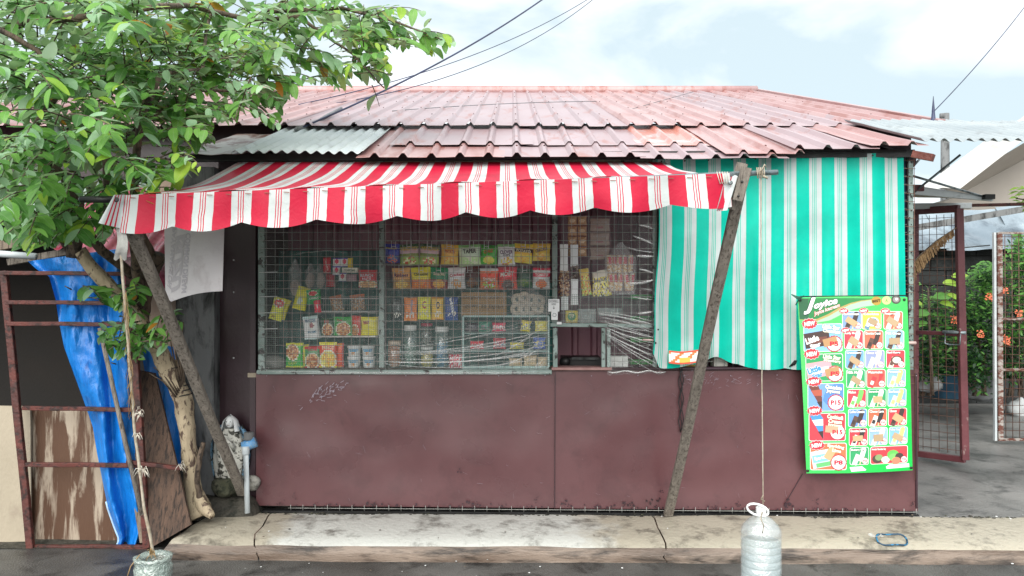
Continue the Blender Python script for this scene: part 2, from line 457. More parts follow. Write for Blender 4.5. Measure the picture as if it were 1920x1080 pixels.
M_silver = mat('dented_silver_sheet', '93a0aa', 'a9b6be', '66707a', scale=1.2, rough=0.28, metal=0.6, bump=0.5, bscale=2.5, cut=(0.5, 0.7))
M_pvc = mat('grey_white_pvc', 'aab3b8', 'bcc4c8', scale=4, rough=0.4, bump=0)
M_bluecap = mat('blue_pvc', '4d86b8', '6d9dc6', '8fa2ae', scale=20, rough=0.45, bump=0.1, cut=(0.52, 0.6))
M_statue = mat('flaked_white_and_blue_paint', 'a9aaa4', 'bdbcb4', '3d3d38', scale=9, rough=0.7, bump=0.4, cut=(0.52, 0.56))
M_statueblue = mat('flaked_light_blue_paint', '6f9ec0', '8ab2cc', '33332e', scale=14, rough=0.7, bump=0.4, cut=(0.5, 0.56))
M_moss = mat('mossy_stone', '3b3d2c', '57574a', '1f2417', scale=9, rough=0.9, bump=0.6, cut=(0.46, 0.58))
M_mud = mat('damp_soil', '2c2a24', '45423a', '1b1d15', scale=5, rough=0.75, bump=0.7, cut=(0.48, 0.6))
M_rope = mat('frayed_rope', 'a59d8e', '8d8270', scale=30, rough=0.9, bump=0.3)
M_raffia = mat('white_plastic_twine', 'b4ada0', 'c6c1b6', scale=30, rough=0.6, bump=0)
M_cable = mat('blue_black_cable', '353d5c', '2a3048', scale=6, rough=0.5, bump=0)
M_cablegrey = mat('grey_cable', '77797d', '5d5f63', scale=6, rough=0.5, bump=0)
M_steel = mat('grey_steel_rod', '7c8a8f', '93a0a4', '5d6364', scale=8, rough=0.4, metal=0.5, bump=0.1, cut=(0.52, 0.6))
M_print = attr_mat('glossy_print', rough=0.24, bump=0.25, bscale=55)
M_matte = attr_mat('matte_print', rough=0.6)
M_redcloth = stripe_mat('red_striped_cloth', 'c92443', 'cfd6d6', rough=.42)
M_greencloth = stripe_mat('green_striped_cloth', '00c8b0', 'ccd8d8', band=.51, bstr=.15)
M_film = film_mat('clear_plastic_film', 'dfe3e4', 0.035, gloss=0.022)
M_fold = film_mat('gathered_film_fold', 'e4e8e8', 0.32, gloss=0.16, rough=0.25)
M_bagfilm = film_mat('clear_bag_film', 'dcdfdf', 0.13, gloss=0.10, bscale=45, bump=0.8)
M_jarglass = film_mat('jar_plastic', 'a9c6c1', 0.22, gloss=0.1, bump=0.0)
M_bottle = film_mat('milky_bottle_plastic', 'd9e6ea', 0.24, gloss=0.14, rough=0.12, bscale=22, bump=0.35)
M_water = film_mat('cloudy_water', 'bccfd0', 0.32, gloss=0.05, bump=0.0)
M_bottle2 = film_mat('crumpled_bottle_plastic', 'aebfb8', 0.5, gloss=0.16, rough=0.15, bscale=30, bump=0.9)
M_leafA = leaf_mat('guava_leaf_dark', '38692a', '538a38', '80a070')
M_leafB = leaf_mat('guava_leaf_mid', '5c9638', '7ab24e', '9ab886')
M_leafC = leaf_mat('guava_leaf_pale', '86b284', 'a3c8a0', 'abc4a4')
M_leafD = leaf_mat('guava_leaf_yellow_green', '86b434', 'a5c948', 'aec274')
M_leafE = leaf_mat('guava_leaf_orange', 'b06f22', 'b98a2c', 'a3843a')
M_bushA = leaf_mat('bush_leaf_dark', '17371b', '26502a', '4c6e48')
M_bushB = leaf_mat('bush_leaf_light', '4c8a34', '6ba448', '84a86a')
M_flower = mat('orange_petals', 'd2603c', 'e0805c', scale=20, rough=0.6, bump=0)
# ================================================================== SETTING
V = Vector
MB().grid(lambda u, v: V((-400 + 800*u, -60 + 1500*v, -0.03)), 8, 8).build('ground', M_pave, kind='structure')
MB().grid(lambda u, v: V((-14 + 28*u, -6 + 10.75*v, 0.0 + .006*nz(u*20, v*20))), 60, 40).build('road', M_asphalt, kind='structure')
# kerb: three cast lengths parted by ragged cracks
def crack(x, seed, slant=0.0):
    return lambda v: x + slant*v + 0.022*nz(v*7, seed) + 0.010*nz(v*23, seed + 3)
cuts = [crack(-2.06, 1, -0.14), crack(-1.66, 2, 0.13), crack(0.955, 3, -0.03), crack(9, 4)]
m, t, o = node_mat('kerb_paint_worn')
N = t.nodes.new; K = t.links.new
p = N('ShaderNodeBsdfPrincipled'); K(p.outputs[0], o.inputs[0])
g = N('ShaderNodeNewGeometry'); sx = N('ShaderNodeSeparateXYZ'); K(g.outputs['Position'], sx.inputs[0])
a1 = N('ShaderNodeTexNoise'); a1.inputs['Scale'].default_value = 4.2; a1.inputs['Detail'].default_value = 8; a1.inputs['Roughness'].default_value = .62; K(g.outputs['Position'], a1.inputs['Vector'])
# the whitewashed stretch has two ends
xa = N('ShaderNodeMapRange'); xa.inputs[1].default_value = -1.75; xa.inputs[2].default_value = -1.2; K(sx.outputs[0], xa.inputs[0])
xb = N('ShaderNodeMapRange'); xb.inputs[1].default_value = 0.95; xb.inputs[2].default_value = 0.05; K(sx.outputs[0], xb.inputs[0])
mm = N('ShaderNodeMath'); mm.operation = 'MULTIPLY'; K(xa.outputs[0], mm.inputs[0]); K(xb.outputs[0], mm.inputs[1])
ad = N('ShaderNodeMath'); ad.operation = 'ADD'; K(mm.outputs[0], ad.inputs[0]); K(a1.outputs[0], ad.inputs[1])
th = N('ShaderNodeMapRange'); th.inputs[1].default_value = 0.84; th.inputs[2].default_value = 1.12; K(ad.outputs[0], th.inputs[0])
c0 = N('ShaderNodeMixRGB'); c0.inputs[1].default_value = C('a39d8e'); c0.inputs[2].default_value = C('bdbfba'); K(th.outputs[0], c0.inputs[0])
a2 = N('ShaderNodeTexNoise'); a2.inputs['Scale'].default_value = 5.5; a2.inputs['Detail'].default_value = 9; a2.inputs['Roughness'].default_value = .7; K(g.outputs['Position'], a2.inputs['Vector'])
r2 = N('ShaderNodeMapRange'); r2.inputs[1].default_value = .50; r2.inputs[2].default_value = .64; r2.inputs[4].default_value = .75; K(a2.outputs[0], r2.inputs[0])
c1_ = N('ShaderNodeMixRGB'); c1_.inputs[2].default_value = C('4b4740'); K(r2.outputs[0], c1_.inputs[0]); K(c0.outputs[0], c1_.inputs[1])
K(c1_.outputs[0], p.inputs['Base Color']); p.inputs['Roughness'].default_value = .42
bb = N('ShaderNodeBump'); bb.inputs['Strength'].default_value = .35; bb.inputs['Distance'].default_value = .02
a3 = N('ShaderNodeTexNoise'); a3.inputs['Scale'].default_value = 30; a3.inputs['Detail'].default_value = 6; K(g.outputs['Position'], a3.inputs['Vector'])
K(a3.outputs[0], bb.inputs['Height']); K(bb.outputs[0], p.inputs['Normal'])
M_kerbtop = m
prof = [(5.10, .100), (5.02, .104), (4.85, .100), (4.70, .092), (4.615, .078), (4.585, .060), (4.575, .035), (4.56, .012), (4.50, .006), (4.47, -.02)]
for k in range(3):
    mb = MB()
    nu = 60
    vs = []; fs = []; ms = []
    for j, (y, z) in enumerate(prof):
        for i in range(nu + 1):
            u = i / nu; v = j / (len(prof) - 1)
            x = cuts[k](v) + 0.005 + (cuts[k+1](v) - cuts[k](v) - 0.01) * u
            vs.append((x, y + .018*nz(x*2.3, j*.3) - (.0175*x), z + .008*nz(x*3.1, y*5, 2) if j < len(prof)-1 else z))
    for j in range(len(prof) - 1):
        for i in range(nu):
            a = j*(nu+1) + i
            fs.append((a, a + nu + 1, a + nu + 2, a + 1)); ms.append(0 if j < 5 else 1)
    for f_, m_ in zip(fs, ms):
        pass
    mb.add(vs, [f for f, q in zip(fs, ms) if q == 0], 0, True)
    mb.add(vs, [f for f, q in zip(fs, ms) if q == 1], 1, True)
    for e in (0, nu):      # closed ends down to the bed
        ring = [vs[j*(nu+1) + e] for j in range(len(prof))]
        mb.add(ring + [(ring[0][0], ring[0][1], -.02)], [tuple(range(len(ring) + 1))], 1)
    mb.build('kerb', [M_kerbtop, M_kerbface], kind='structure')
# strip of dirty concrete between kerb and shop; it runs on as the passage floor at the right
MB().grid(lambda u, v: V((-2.15 + 4.93*u, 5.13 - 0.086*u + .55*v, 0.088 + .014*nz(u*40, v*4))), 80, 8).build('pavement', M_pave, kind='structure')
MB().grid(lambda u, v: V((2.70 + 11*u, 5.03 - .06*u + 9*v, 0.092 + .02*v + .008*nz(u*20, v*14))), 40, 30).build('passage_floor', M_passage, kind='structure')
MB().grid(lambda u, v: V((-12 + 9.7*u, 4.72 + 4*v, 0.004 + .01*nz(u*20, v*20))), 30, 20).build('shed_floor', M_mud, kind='structure')
# damp soil heap in the nook with the statue
def soil(u, v):
    x = -2.45 + .72*u; y = 5.02 + .42*v
    e = min(u, 1-u, .5)*2; f = min(1, v*5)
    return V((x, y, .085 + (.11 + .035*nz(x*9, y*9))*f*min(1, e*5)))
MB().grid(soil, 26, 16).build('soil_patch', M_mud, kind='structure')
# pebbles, flakes of litter on kerb and road
mb = MB()
for k in range(150):
    x = rnd.uniform(-2.4, 3.6)
    y = rnd.choice([rnd.uniform(5.0, 5.1), rnd.uniform(4.2, 4.55), rnd.uniform(4.6, 5.0), rnd.uniform(4.98, 5.12)])
    z = .1 if y > 4.62 else 0.006
    r = rnd.uniform(.002, .008)
    pr = [(r*.9, 0), (r, r*.25), (r*.5, r*.5)]
    mb.lathe(pr, (x, y, z), 6, m=rnd.randrange(3), smooth=False)
mb.build('litter', [M_white, M_pave, M_board2], kind='stuff', label='small pebbles and pale flakes scattered along kerb and road', cat='litter')

# ================================================================== STORE BUILDING
store = thing('corner_store', 'small roadside snack store with maroon sheet front, wire mesh window and faded red metal roof', 'store', (0.5, wy(.5), .1))
def part(mb, name, m, parent=None, **k): return mb.build(name, m, parent or store, **k)
# lower maroon sheets, slightly dented
def panel(px0, px1, dark=False):
    a0, a1 = W(px0, 948 + 10*(px0-480)/1238), W(px1, 948 + 10*(px1-480)/1238)
    t0, t1 = W(px0, 698 - 5*(px0-480)/1238), W(px1, 698 - 5*(px1-480)/1238)
    def f(u, v):
        b = a0.lerp(a1, u); t_ = t0.lerp(t1, u); q = b.lerp(t_, v)
        e = min(u, 1-u)*min(v, 1-v)*4
        return q + V((0, (.016*nz(q.x*1.7, q.z*2.4, 3) + .008*nz(q.x*4.1, q.z*5, 8))*min(1, e*6), 0))
    return MB().grid(f, 50, 24, thick=(0, .004, 0))
o_ = part(panel(480, 1041), 'front_sheet', M_maroon)
o_ = part(panel(1039, 1720), 'front_sheet', M_maroon)
o_.location.y -= .006
mb = MB()      # nail heads, scuffs and scratches in white, and the dark cut line at the right
def blot(mb, px, py, r, n=9, m=0, off=.012):
    c = W(px, py, off)
    pts = []
    for i in range(n):
        a = 2*math.pi*i/n; q = r*rnd.uniform(.35, 1.1)
        pts.append(c + V((math.cos(a)*q, 0, math.sin(a)*q)))
    mb.prism(pts[::-1], (0, .002, 0), m)
for k in range(70):
    a = rnd.gauss(0, 1); b = rnd.gauss(0, 1)
    c = W(608 + a*16, 737 - a*7 + b*7, .021)
    l = rnd.uniform(.004, .035); an = R(rnd.uniform(-10, 80))
    d = V((math.cos(an)*l, 0, math.sin(an)*l))
    mb.bar(c, c + d, rnd.uniform(.001, .0045), .0012)
for k in range(60):
    px = rnd.uniform(1275, 1420); py = 712 + rnd.gauss(0, 7)
    c = W(px, py, .021); an = R(rnd.uniform(-40, 60)); l = rnd.uniform(.004, .03)
    mb.bar(c, c + V((math.cos(an)*l, 0, math.sin(an)*l)), rnd.uniform(.0005, .0014), .0012)
for k in range(60):     # fine scratches and dried drips over both sheets
    px = rnd.uniform(490, 1500); py = rnd.uniform(705, 945)
    c = W(px, py, .0215); l = rnd.uniform(.006, .05); an = R(rnd.gauss(80, 35) if rnd.random() < .5 else rnd.uniform(-30, 30))
    mb.bar(c, c + V((math.cos(an)*l, 0, -abs(math.sin(an))*l)), rnd.uniform(.0003, .0007), .0012)
for px in list(range(500, 1720, 87)):
    mb.lathe([(.004, 0), (.003, -.002)], tuple(W(px, 704 + rnd.uniform(-1, 1), .02)), 6, axis='Y')
part(mb, 'paint_scuffs', M_scuff if 'M_scuff' in globals() else mat('grey_lilac_scuff', '8e8490', 'a39aa6', scale=20, bump=0), kind='stuff')
mb = MB()
for px, py, r in [(552, 930, .012), (700, 946, .015), (880, 944, .02), (1005, 938, .012), (1060, 942, .02), (1180, 944, .03), (1226, 938, .025), (1238, 920, .012), (1382, 944, .012), (1480, 946, .03), (1530, 940, .014), (1712, 942, .014), (860, 884, .012)]:
    for q in range(7): blot(mb, px + rnd.gauss(0, r*250), min(950, py + rnd.gauss(0, 3)), r*rnd.uniform(.2, .5), m=0, off=.0195)
for k in range(160):
    px = rnd.uniform(485, 1715)
    blot(mb, px, 948 + 10*(px-480)/1238 - abs(rnd.gauss(0, 4)), rnd.uniform(.003, .009), m=0, off=.0195)
part(mb, 'tar_spots', M_darkmaroon, kind='stuff')
mb = MB()
part(MB().bar(W(1505, 888, .022), W(1470, 948, .022), .004, .003), 'sheet_cut', M_darkmaroon)
part(MB().bar(W(1041, 697, .012), W(1040, 952, .012), .004, .006), 'sheet_seam', M_darkmaroon)
mb = MB()
for q in range(3):
    path = [W(1274 + q*3 + 2*math.sin(i*1.9 + q*2), 690 + i*11, .03) for i in range(12)]
    mb.tube(path, .0035, 6)
part(mb, 'hanging_cord', M_black)
# bottom rail, steel frame
part(MB().bar(W(482, 958), W(1720, 966), .02, .05, up=(0, -1, 0)), 'base_rail', M_black)
mb = MB()
mb.tube([W(px, 952.5 + 8*(px-540)/1180 + nz(px*.05)*.8, .03) for px in range(540, 1721, 20)], .002, 6)
for k, px in enumerate(range(545, 1720, 23)): mb.tube([W(px, 946 + 8*(px-540)/1180, .03), W(px, 957 + 8*(px-540)/1180, .03)], .0018, 5)
part(mb, 'mesh_edge', M_wire, kind='stuff')
def wpost(px, y0, y1, w=.035, m=M_post, off=-.01, name='window_post'):
    return part(MB().bar(W(px, y1, off), W(px, y0, off), w, .03, ch=.003), name, m)
wpost(491, 290, 692, .045); wpost(716, 290, 690, .036)
wpost(1040, 290, 612, .036); wpost(1228, 290, 690, .03)
wpost(1041, 615, 690, .032, off=.004); wpost(1131, 615, 690, .026, off=.004); wpost(1141, 617, 688, .024, off=0)
part(MB().bar(W(1032, 609, .002), W(1228, 611, .002), .026, .03, up=(0, -1, 0), ch=.003), 'window_rail', M_post)
part(MB().bar(W(484, 697, .0), W(1034, 697, .0), .03, .06, ch=.004), 'window_sill', M_post)
part(MB().bar(W(1034, 690, -.02), W(1145, 690, -.02), .02, .13, ch=.004), 'counter_ledge', mat('pink_worn_ledge', '85625f', '9d7c78', scale=9, bump=.1))
part(MB().bar(W(1145, 691, -.0), W(1500, 689, -.0), .02, .06, ch=.004), 'window_sill', M_darkmaroon)
# dark crumbs and moss along the foot of the sheets
mb = MB()
for k in range(420):
    x = rnd.uniform(-2.2, 3.4); y = 5.10 - .0175*x + abs(rnd.gauss(0, .025)); r = rnd.uniform(.004, .016)
    mb.lathe([(r, 0), (r*.7, r*.35)], (x, y - .02, .098), 6, m=rnd.choice([0, 0, 1]), smooth=False)
mb.build('foot_grime', [M_mud, M_moss], kind='stuff', label='dark grime and moss crumbs along the foot of the shop front', cat='grime')
# structural wire mesh of the window
mb = MB()
x = 500.0
bulge = lambda px, py: .006*nz(px*.01, py*.013)
while x < 1700:
    top, bot = 296, (692 if not (1045 < x < 1128) else 606)
    mb.tube([W(x + 1.2*nz(x, k), top + (bot-top)*k/6, .012 + bulge(x, top + (bot-top)*k/6)) for k in range(7)], .0016, 4, smooth=True)
    x += 15.9
y = 300.0
while y < 692:
    segs = [(486, 1040), (1136, 1700)] if y > 612 else [(486, 1700)]
    for a, b in segs:
        n = max(2, int((b-a)/90))
        mb.tube([W(a + (b-a)*k/n, y + .8*nz(k, y), .0155 + bulge(a + (b-a)*k/n, y)) for k in range(n+1)], .0016, 4)
    y += 15.1
part(mb, 'wire_mesh', M_wire, kind='stuff')
mb = MB()
for yy in (511, 556.5, 587, 617):      # stout tie bars at the left
    part(MB().tube([W(486, yy, .02), W(520, yy - 1, .02)], .0022, 5), 'tie_bar', M_white)
# fine insect screen over the lower half, behind the big mesh
mb = MB()
def scr(x0, x1, y0, y1, st=3.9):
    x = x0
    while x < x1:
        mb.add([W(x-.2, y0, -.012), W(x+.2, y0, -.012), W(x+.2, y1, -.012), W(x-.2, y1, -.012)], [(0, 1, 2, 3)]); x += st
    y = y0
    while y < y1:
        mb.add([W(x0, y-.2, -.0125), W(x1, y-.2, -.0125), W(x1, y+.2, -.0125), W(x0, y+.2, -.0125)], [(0, 1, 2, 3)]); y += st
scr(497, 712, 508, 690); scr(722, 1033, 520, 690); scr(1050, 1224, 552, 604)
part(mb, 'insect_screen', M_greenscreen, kind='stuff')
# plastic film pinned over the mesh, gathered into folds
fl = MB()
def film(x0, x1, y0, y1, off=.03):
    def f(u, v):
        px = x0 + (x1-x0)*u; py = y0 + (y1-y0)*v
        return W(px, py + 3*nz(px*.03)*(v > .99), off + .012*nz(px*.012 + 3, py*.02) + .006*nz(px*.05, py*.015))
    fl.grid(f, 40, 26)
film(486, 1030, 430, 698); film(1052, 1226, 404, 606); film(1138, 1246, 604, 702)
part(fl, 'plastic_film', M_film)
mb = MB()
def fold(a, b, sag, w, off=.045):
    n = 14
    vs = []
    for k in range(n + 1):
        t_ = k/n
        px = a[0] + (b[0]-a[0])*t_; py = a[1] + (b[1]-a[1])*t_ + sag*4*t_*(1-t_) + 1.2*nz(px*.04, a[1]*.3)
        ww = w*(.25 + .9*math.sin(math.pi*min(1, t_*1.0))**.5*(.6 + .5*abs(nz(px*.03, w*9))))
        vs += [W(px, py - ww, off), W(px, py, off + .010), W(px, py + ww, off)]
    fs = []
    for k in range(n):
        for q in (0, 1): fs.append((k*3+q, k*3+q+1, (k+1)*3+q+1, (k+1)*3+q))
    mb.add(vs, fs, 0, True)
for k in range(11):      # fan from the left edge of the mid post to the right corner
    a = (rnd.uniform(705, 760), 650 + k*3.2 + rnd.uniform(-3, 3)); b = (1031, 590 + k*8 + rnd.uniform(-3, 3))
    fold(a, b, rnd.uniform(3, 16), rnd.uniform(.5, 1.5))
for k in range(9):
    a = (rnd.uniform(900, 990), 690 - rnd.uniform(0, 30)); b = (rnd.uniform(1000, 1032), 600 + rnd.uniform(0, 70))
    fold(a, b, rnd.uniform(2, 12), rnd.uniform(.5, 1.6))
for k in range(6):
    fold((1002 + k*5, 693), (1010 + k*4, 660 + rnd.uniform(0, 20)), 0, rnd.uniform(1, 2.6))
for k in range(10):      # right fan: from the window corner down and across
    a = (1134 + rnd.uniform(-2, 5), 606 + k*3); b = (1238, 628 + k*8 + rnd.uniform(-4, 4))
    fold(a, b, rnd.uniform(-2, 7), rnd.uniform(.6, 1.8))
for k in range(6):
    a = (1120 + rnd.uniform(-2, 5), 584 + k*3); b = (1232, 604 + k*6)
    fold(a, b, rnd.uniform(-6, 3), rnd.uniform(.6, 1.6))
for k in range(9):       # pale ribbons painting the stacked glare streaks on the film, upper right
    y = 418 + k*21 + rnd.uniform(-9, 9)
    fold((1192 + rnd.uniform(-20, 14), y + rnd.uniform(-5, 5)), (1225, y + rnd.uniform(-4, 14)), rnd.uniform(-2, 3), rnd.uniform(1.2, 3.4))
fold((486, 696), (1030, 698), 1.5, 1.4); fold((520, 699), (1020, 701), 1, 1.0)
fold((740, 470), (1020, 462), 4, .4); fold((545, 480), (650, 474), -6, 1.0); fold((500, 620), (700, 600), 9, .4)
part(mb, 'film_folds_and_glare', M_fold, kind='stuff')
# rolled-up hem of the film at the bottom right
part(MB().tube([W(1140 + k*9, 697 + 2*math.sin(k*1.3), .04) for k in range(13)], [.004 + .004*abs(nz(k*.7)) for k in range(13)], 7), 'film_hem', M_fold)
# shop box: walls, back, ceiling
xl, xr = -1.80, 2.76
part(MB().box((xl-.04, 5.24, .1), (xl, 6.6, 2.52)), 'side_wall', M_darkmaroon)
part(MB().box((xr-.04, 5.14, .1), (xr, 6.6, 2.52)), 'side_wall', M_darkmaroon)
def rib(u, v):
    x = xl - .03 + (xr-xl+.02)*u
    q = (x / .16) % 1
    return V((x, 6.0 - (.03 if q < .3 else 0), .1 + 2.6*v))
M_backwall = mat('maroon_ribbed_wall', '85596a', '9a6c78', '704b57', scale=1.6, rough=.5, bump=.05, cut=(.5, .65))
part(MB().grid(rib, 300, 2, smooth=False), 'back_wall', M_backwall)
part(MB().box((xl+.02, 5.3, .1), (xr-.06, 6.5, .16)), 'floor_slab', M_pave)
part(MB().box((xl, 5.42, 2.60), (xr-.04, 6.6, 2.615)), 'ceiling_board', M_ply2)
# teal cloth behind the left shelves
def teal(px0, px1, py0, py1, off):
    def f(u, v):
        q = W(px0 + (px1-px0)*u, py0 + (py1-py0)*v, off)
        return q + V((0, .02*math.sin(q.x*38) + .02*nz(q.x*8, q.z*3), 0))
    return MB().grid(f, 60, 12, thick=(0, .004, 0))
part(teal(497, 715, 470, 705, -.55), 'backing_cloth', M_teal)
part(teal(724, 1036, 530, 705, -.55), 'backing_cloth', M_teal)
part(MB().bar(W(488, 696, -.28), W(1034, 696, -.28), .03, .5, ch=0), 'display_counter', M_ply2)
part(MB().bar(W(1140, 698, -.28), W(1500, 696, -.28), .03, .5, ch=0), 'display_counter', M_ply2)
# dark door leaf and column in the nook left of the shop
part(MB().box((-2.10, 5.34, .1), (-1.78, 5.37, 2.62)), 'door_panel', M_darkmaroon)
mb = MB()
for z in (.6, 1.15, 1.62, 1.85, 2.1):
    mb.lathe([(.006, -.004), (.006, .002), (.002, .004)][::-1], (-1.99, 5.34, z), 6, axis='Y')
part(mb, 'rivets', M_white, kind='stuff')
def colf(u, v):
    return V((-2.36 + .27*u, 5.24 + .012*nz(u*5, v*12),   .05 + 2.45*v))
part(MB().grid(colf, 10, 40, thick=(0, .3, 0)), 'column', M_colm)
part(MB().box((-2.72, 5.60, .0), (-2.09, 5.68, 2.55)), 'outer_wall', M_beige)
part(MB().box((-5.6, 6.45, 0.0), (-1.845, 6.55, 3.07)), 'gable_wall', M_mint)
part(MB().box((xr, 7.2, .1), (xr+.08, 10.4, 3.0)), 'rear_wall', M_beige)
# eave rafters
for k in range(8):
    x = -1.8 + k*.65
    part(MB().bar((x, 5.13, 2.515), (x, 6.05, 2.87), .05, .06, up=(0, 0, 1)), 'rafter', M_darkmaroon)
part(MB().bar((-2.2, 5.12, 2.54), (2.72, 5.06, 2.56), .05, .04, up=(0, -1, 0)), 'eave_beam', M_black)
part(MB().bar(W(1712, 289, .25), W(1750, 296, .33), .055, .045, up=(0, 0, 1)), 'rafter_end', mat('red_brown_wood', '5b2b22', '713a2e', scale=9, bump=.3))
# roof sheets -------------------------------------------------------
PITCH = .186
def ribz(x):
    q = (x / PITCH) % 1.0
    if q < .12: return .028*q/.12
    if q < .22: return .028
    if q < .34: return .028*(.34-q)/.12
    return 0
def ribxs(x0, x1):
    xs = {x0, x1}
    k = math.floor(x0/PITCH) - 1
    while k*PITCH < x1 + PITCH:
        for q in (0.001, .12, .22, .339, .66):
            x = (k+q)*PITCH
            if x0 < x < x1: xs.add(x)
        k += 1
    return sorted(xs)
def rsheet(x0, x1, lo, hi, lift=0.0, m=M_roof, nv=8, sag=.008, seed=0, rake=(0, 0), name='roof_sheet', wav=None, rd=None):
    """lo/hi: (y,z) of the lower and upper edge; rake shifts x at the top (left,right)"""
    xs = ribxs(x0, x1) if not wav else [x0 + (x1-x0)*i/int((x1-x0)/wav*8) for i in range(int((x1-x0)/wav*8)+1)]
    mb = MB(); n = len(xs)
    def skin(dz):
        vs = []
        for j in range(nv+1):
            v = j/nv
            for x in xs:
                u = (x-x0)/(x1-x0)
                h = ribz(x) if not wav else (rd or .011)*math.sin(2*math.pi*x/wav)
                xx = x + (rake[0]*(1-u) + rake[1]*u)*v
                vs.append((xx, lo[0] + (hi[0]-lo[0])*v + .006*nz(x*6, seed, 2)*(1-v), lo[1] + (hi[1]-lo[1])*v + h + lift + dz + sag*nz(x*2.2, v*3, seed)))
        return vs
    A = skin(0); B = skin(-.003)
    fa = [(j*n+i, j*n+i+1, (j+1)*n+i+1, (j+1)*n+i) for j in range(nv) for i in range(n-1)]
    mb.add(A, fa, 0, bool(wav)); mb.add(B, [f[::-1] for f in fa], 0, bool(wav))
    mb.add(A[:n] + B[:n], [(i, n+i, n+i+1, i+1) for i in range(n-1)], 0)
    L_ = [j*n for j in range(nv+1)]; R_ = [j*n+n-1 for j in range(nv+1)]
    for S in (L_, R_):
        k = len(S)
        mb.add([A[i] for i in S] + [B[i] for i in S], [(i, i+1, k+i+1, k+i) for i in range(k-1)], 0)
    return part(mb, name, m)
M_zincg = mat('dull_zinc_sheet', '8f999e', 'a3abae', '848a8d', scale=2.2, rough=.45, metal=.1, bump=.05, cut=(.55, .7))
UP_LO, UP_HI = (6.0, 2.955), (10.6, 4.43)
x = -5.58; k = 4
while x < 3.3:
    w = PITCH*5 if x < 2.4 else 3.43 - x
    rsheet(x, min(x + w + .05, 3.43), UP_LO, UP_HI, lift=.004*(k % 2), m=(M_roof2 if k in (8, 9, 10, 12) else M_roof), seed=k); x += PITCH*5; k += 1
# ridge cap and the right-hand rake flashing
part(MB().tube([(-5.5 + i*.8, 10.62, 4.455 + .01*nz(i)) for i in range(11)] + [(3.48, 10.62, 4.455)], .07, 8), 'ridge_cap', M_roof)
part(MB().bar((3.44, 5.98, 2.985), (3.5, 10.6, 4.46), .06, .03, up=(0, 0, 1)), 'rake_flashing', M_roof)
# lower lean-to: a row above, a row below, sheets laid over each other
LA, LB, LC = (6.30, 3.018), (5.30, 2.655), (4.88, 2.505)
def lerp2(a, b, t_): return (a[0] + (b[0]-a[0])*t_, a[1] + (b[1]-a[1])*t_)
x = -1.02; k = 0
while x < 1.4:      # bottom row
    rsheet(x, x + PITCH*5 + .04, (LC[0] + rnd.uniform(-.02, .02), LC[1] + rnd.uniform(-.006, .006)), LA, lift=.006*(k % 2), m=(M_roof2 if k % 3 else M_roof), seed=20+k); x += PITCH*5; k += 1
for k, (a, b, mm_) in enumerate([(-.86, .15, M_roof2), (.11, .93, M_roof2), (.89, 1.45, M_roofrust)]):   # short sheets lapping over it
    rsheet(a, b, (5.24 + .015*k, LB[1] + .014 - .02), LA, lift=.009, m=mm_, seed=30+k)
rsheet(1.40, 1.92, (LC[0]+.02, LC[1]+.01), LA, lift=.018, m=M_roof, seed=41)
rsheet(1.86, 2.42, (LC[0]+.03, LC[1]+.04), LA, lift=.024, m=M_roof2, seed=42)
rsheet(2.36, 2.74, (LC[0]+.03, LC[1]+.065), LA, lift=.020, m=M_roof, seed=43)
part(MB().box((-5.5, 6.36, 2.6), (3.4, 6.39, 3.05)), 'fascia_board', M_darkmaroon)
rsheet(-1.86, -.98, (4.93, 2.52), (6.28, 2.985), lift=.03, m=M_zinc, seed=50, wav=.077)
part(MB().grid(lambda u, v: V((-2.22 + .42*u, 4.98 + 1.05*v, 2.545 + .35*v + .012*nz(u*3, v*4))), 10, 14, thick=(0, 0, -.003)), 'roof_sheet', M_zincrust)
rsheet(2.70, 3.62, (4.93, 2.60), (6.08, 2.985), lift=.03, m=M_zincg, seed=51, wav=.081, rd=.013)
rsheet(3.55, 4.75, (4.93, 2.595), (6.08, 2.98), lift=.024, m=M_zincg, seed=52, wav=.081, rd=.013)
# screws on the roof
mb = MB()
for v in (.02, .14, .3, .48, .66, .84):
    k = -28
    while k*PITCH < 3.3:
        if rnd.random() < .8:
            q = (k + .17)*PITCH
            y = UP_LO[0] + (UP_HI[0]-UP_LO[0])*v; z = UP_LO[1] + (UP_HI[1]-UP_LO[1])*v + .036
            mb.lathe([(.006, 0), (.006, .003), (.003, .005)], (q, y, z), 6, smooth=False)
        k += 1
for k in range(-5, 14):
    q = (k + .17)*PITCH
    if rnd.random() < .7: mb.lathe([(.007, 0), (.007, .004), (.003, .008)], (q, 5.02, LC[1] + .1), 6, smooth=False)
part(mb, 'roof_screws', M_rust, kind='stuff')
# right end: perforated post, narrow strip of side mesh, pvc stub
part(MB().bar(W(1707, 950, -.02), W(1706, 296, -.02), .032, .03, ch=.002), 'corner_post', M_post)
mb = MB()
for k in range(28): mb.lathe([(.004, 0), (.004, .003)], tuple(W(1706 + (k % 2)*3, 330 + k*13, -.001)), 6, axis='Y')
part(mb, 'post_holes', M_black, kind='stuff')
part(MB().bar(W(1697, 700, -.05), W(1696, 296, -.05), .022, .02), 'corner_trim', mat('navy_strip', '1c2747', '25315a', scale=5, bump=0))
mb = MB()
for k in range(28): mb.tube([W(1688, 300 + k*15.5, .02), W(1714, 301 + k*15.5, .02), W(1716, 301 + k*15.5, -.03)], .0022, 5)
mb.tube([W(1714, 296, .022), W(1716, 900, .022)], .0022, 5); mb.tube([W(1690, 296, .022), W(1691, 700, .022)], .0022, 5)
part(mb, 'side_mesh', M_wirerust, kind='stuff')
M_pinkpvc = mat('pinkish_pvc', 'b79d98', 'c9b2ad', scale=9, rough=.5, bump=0)
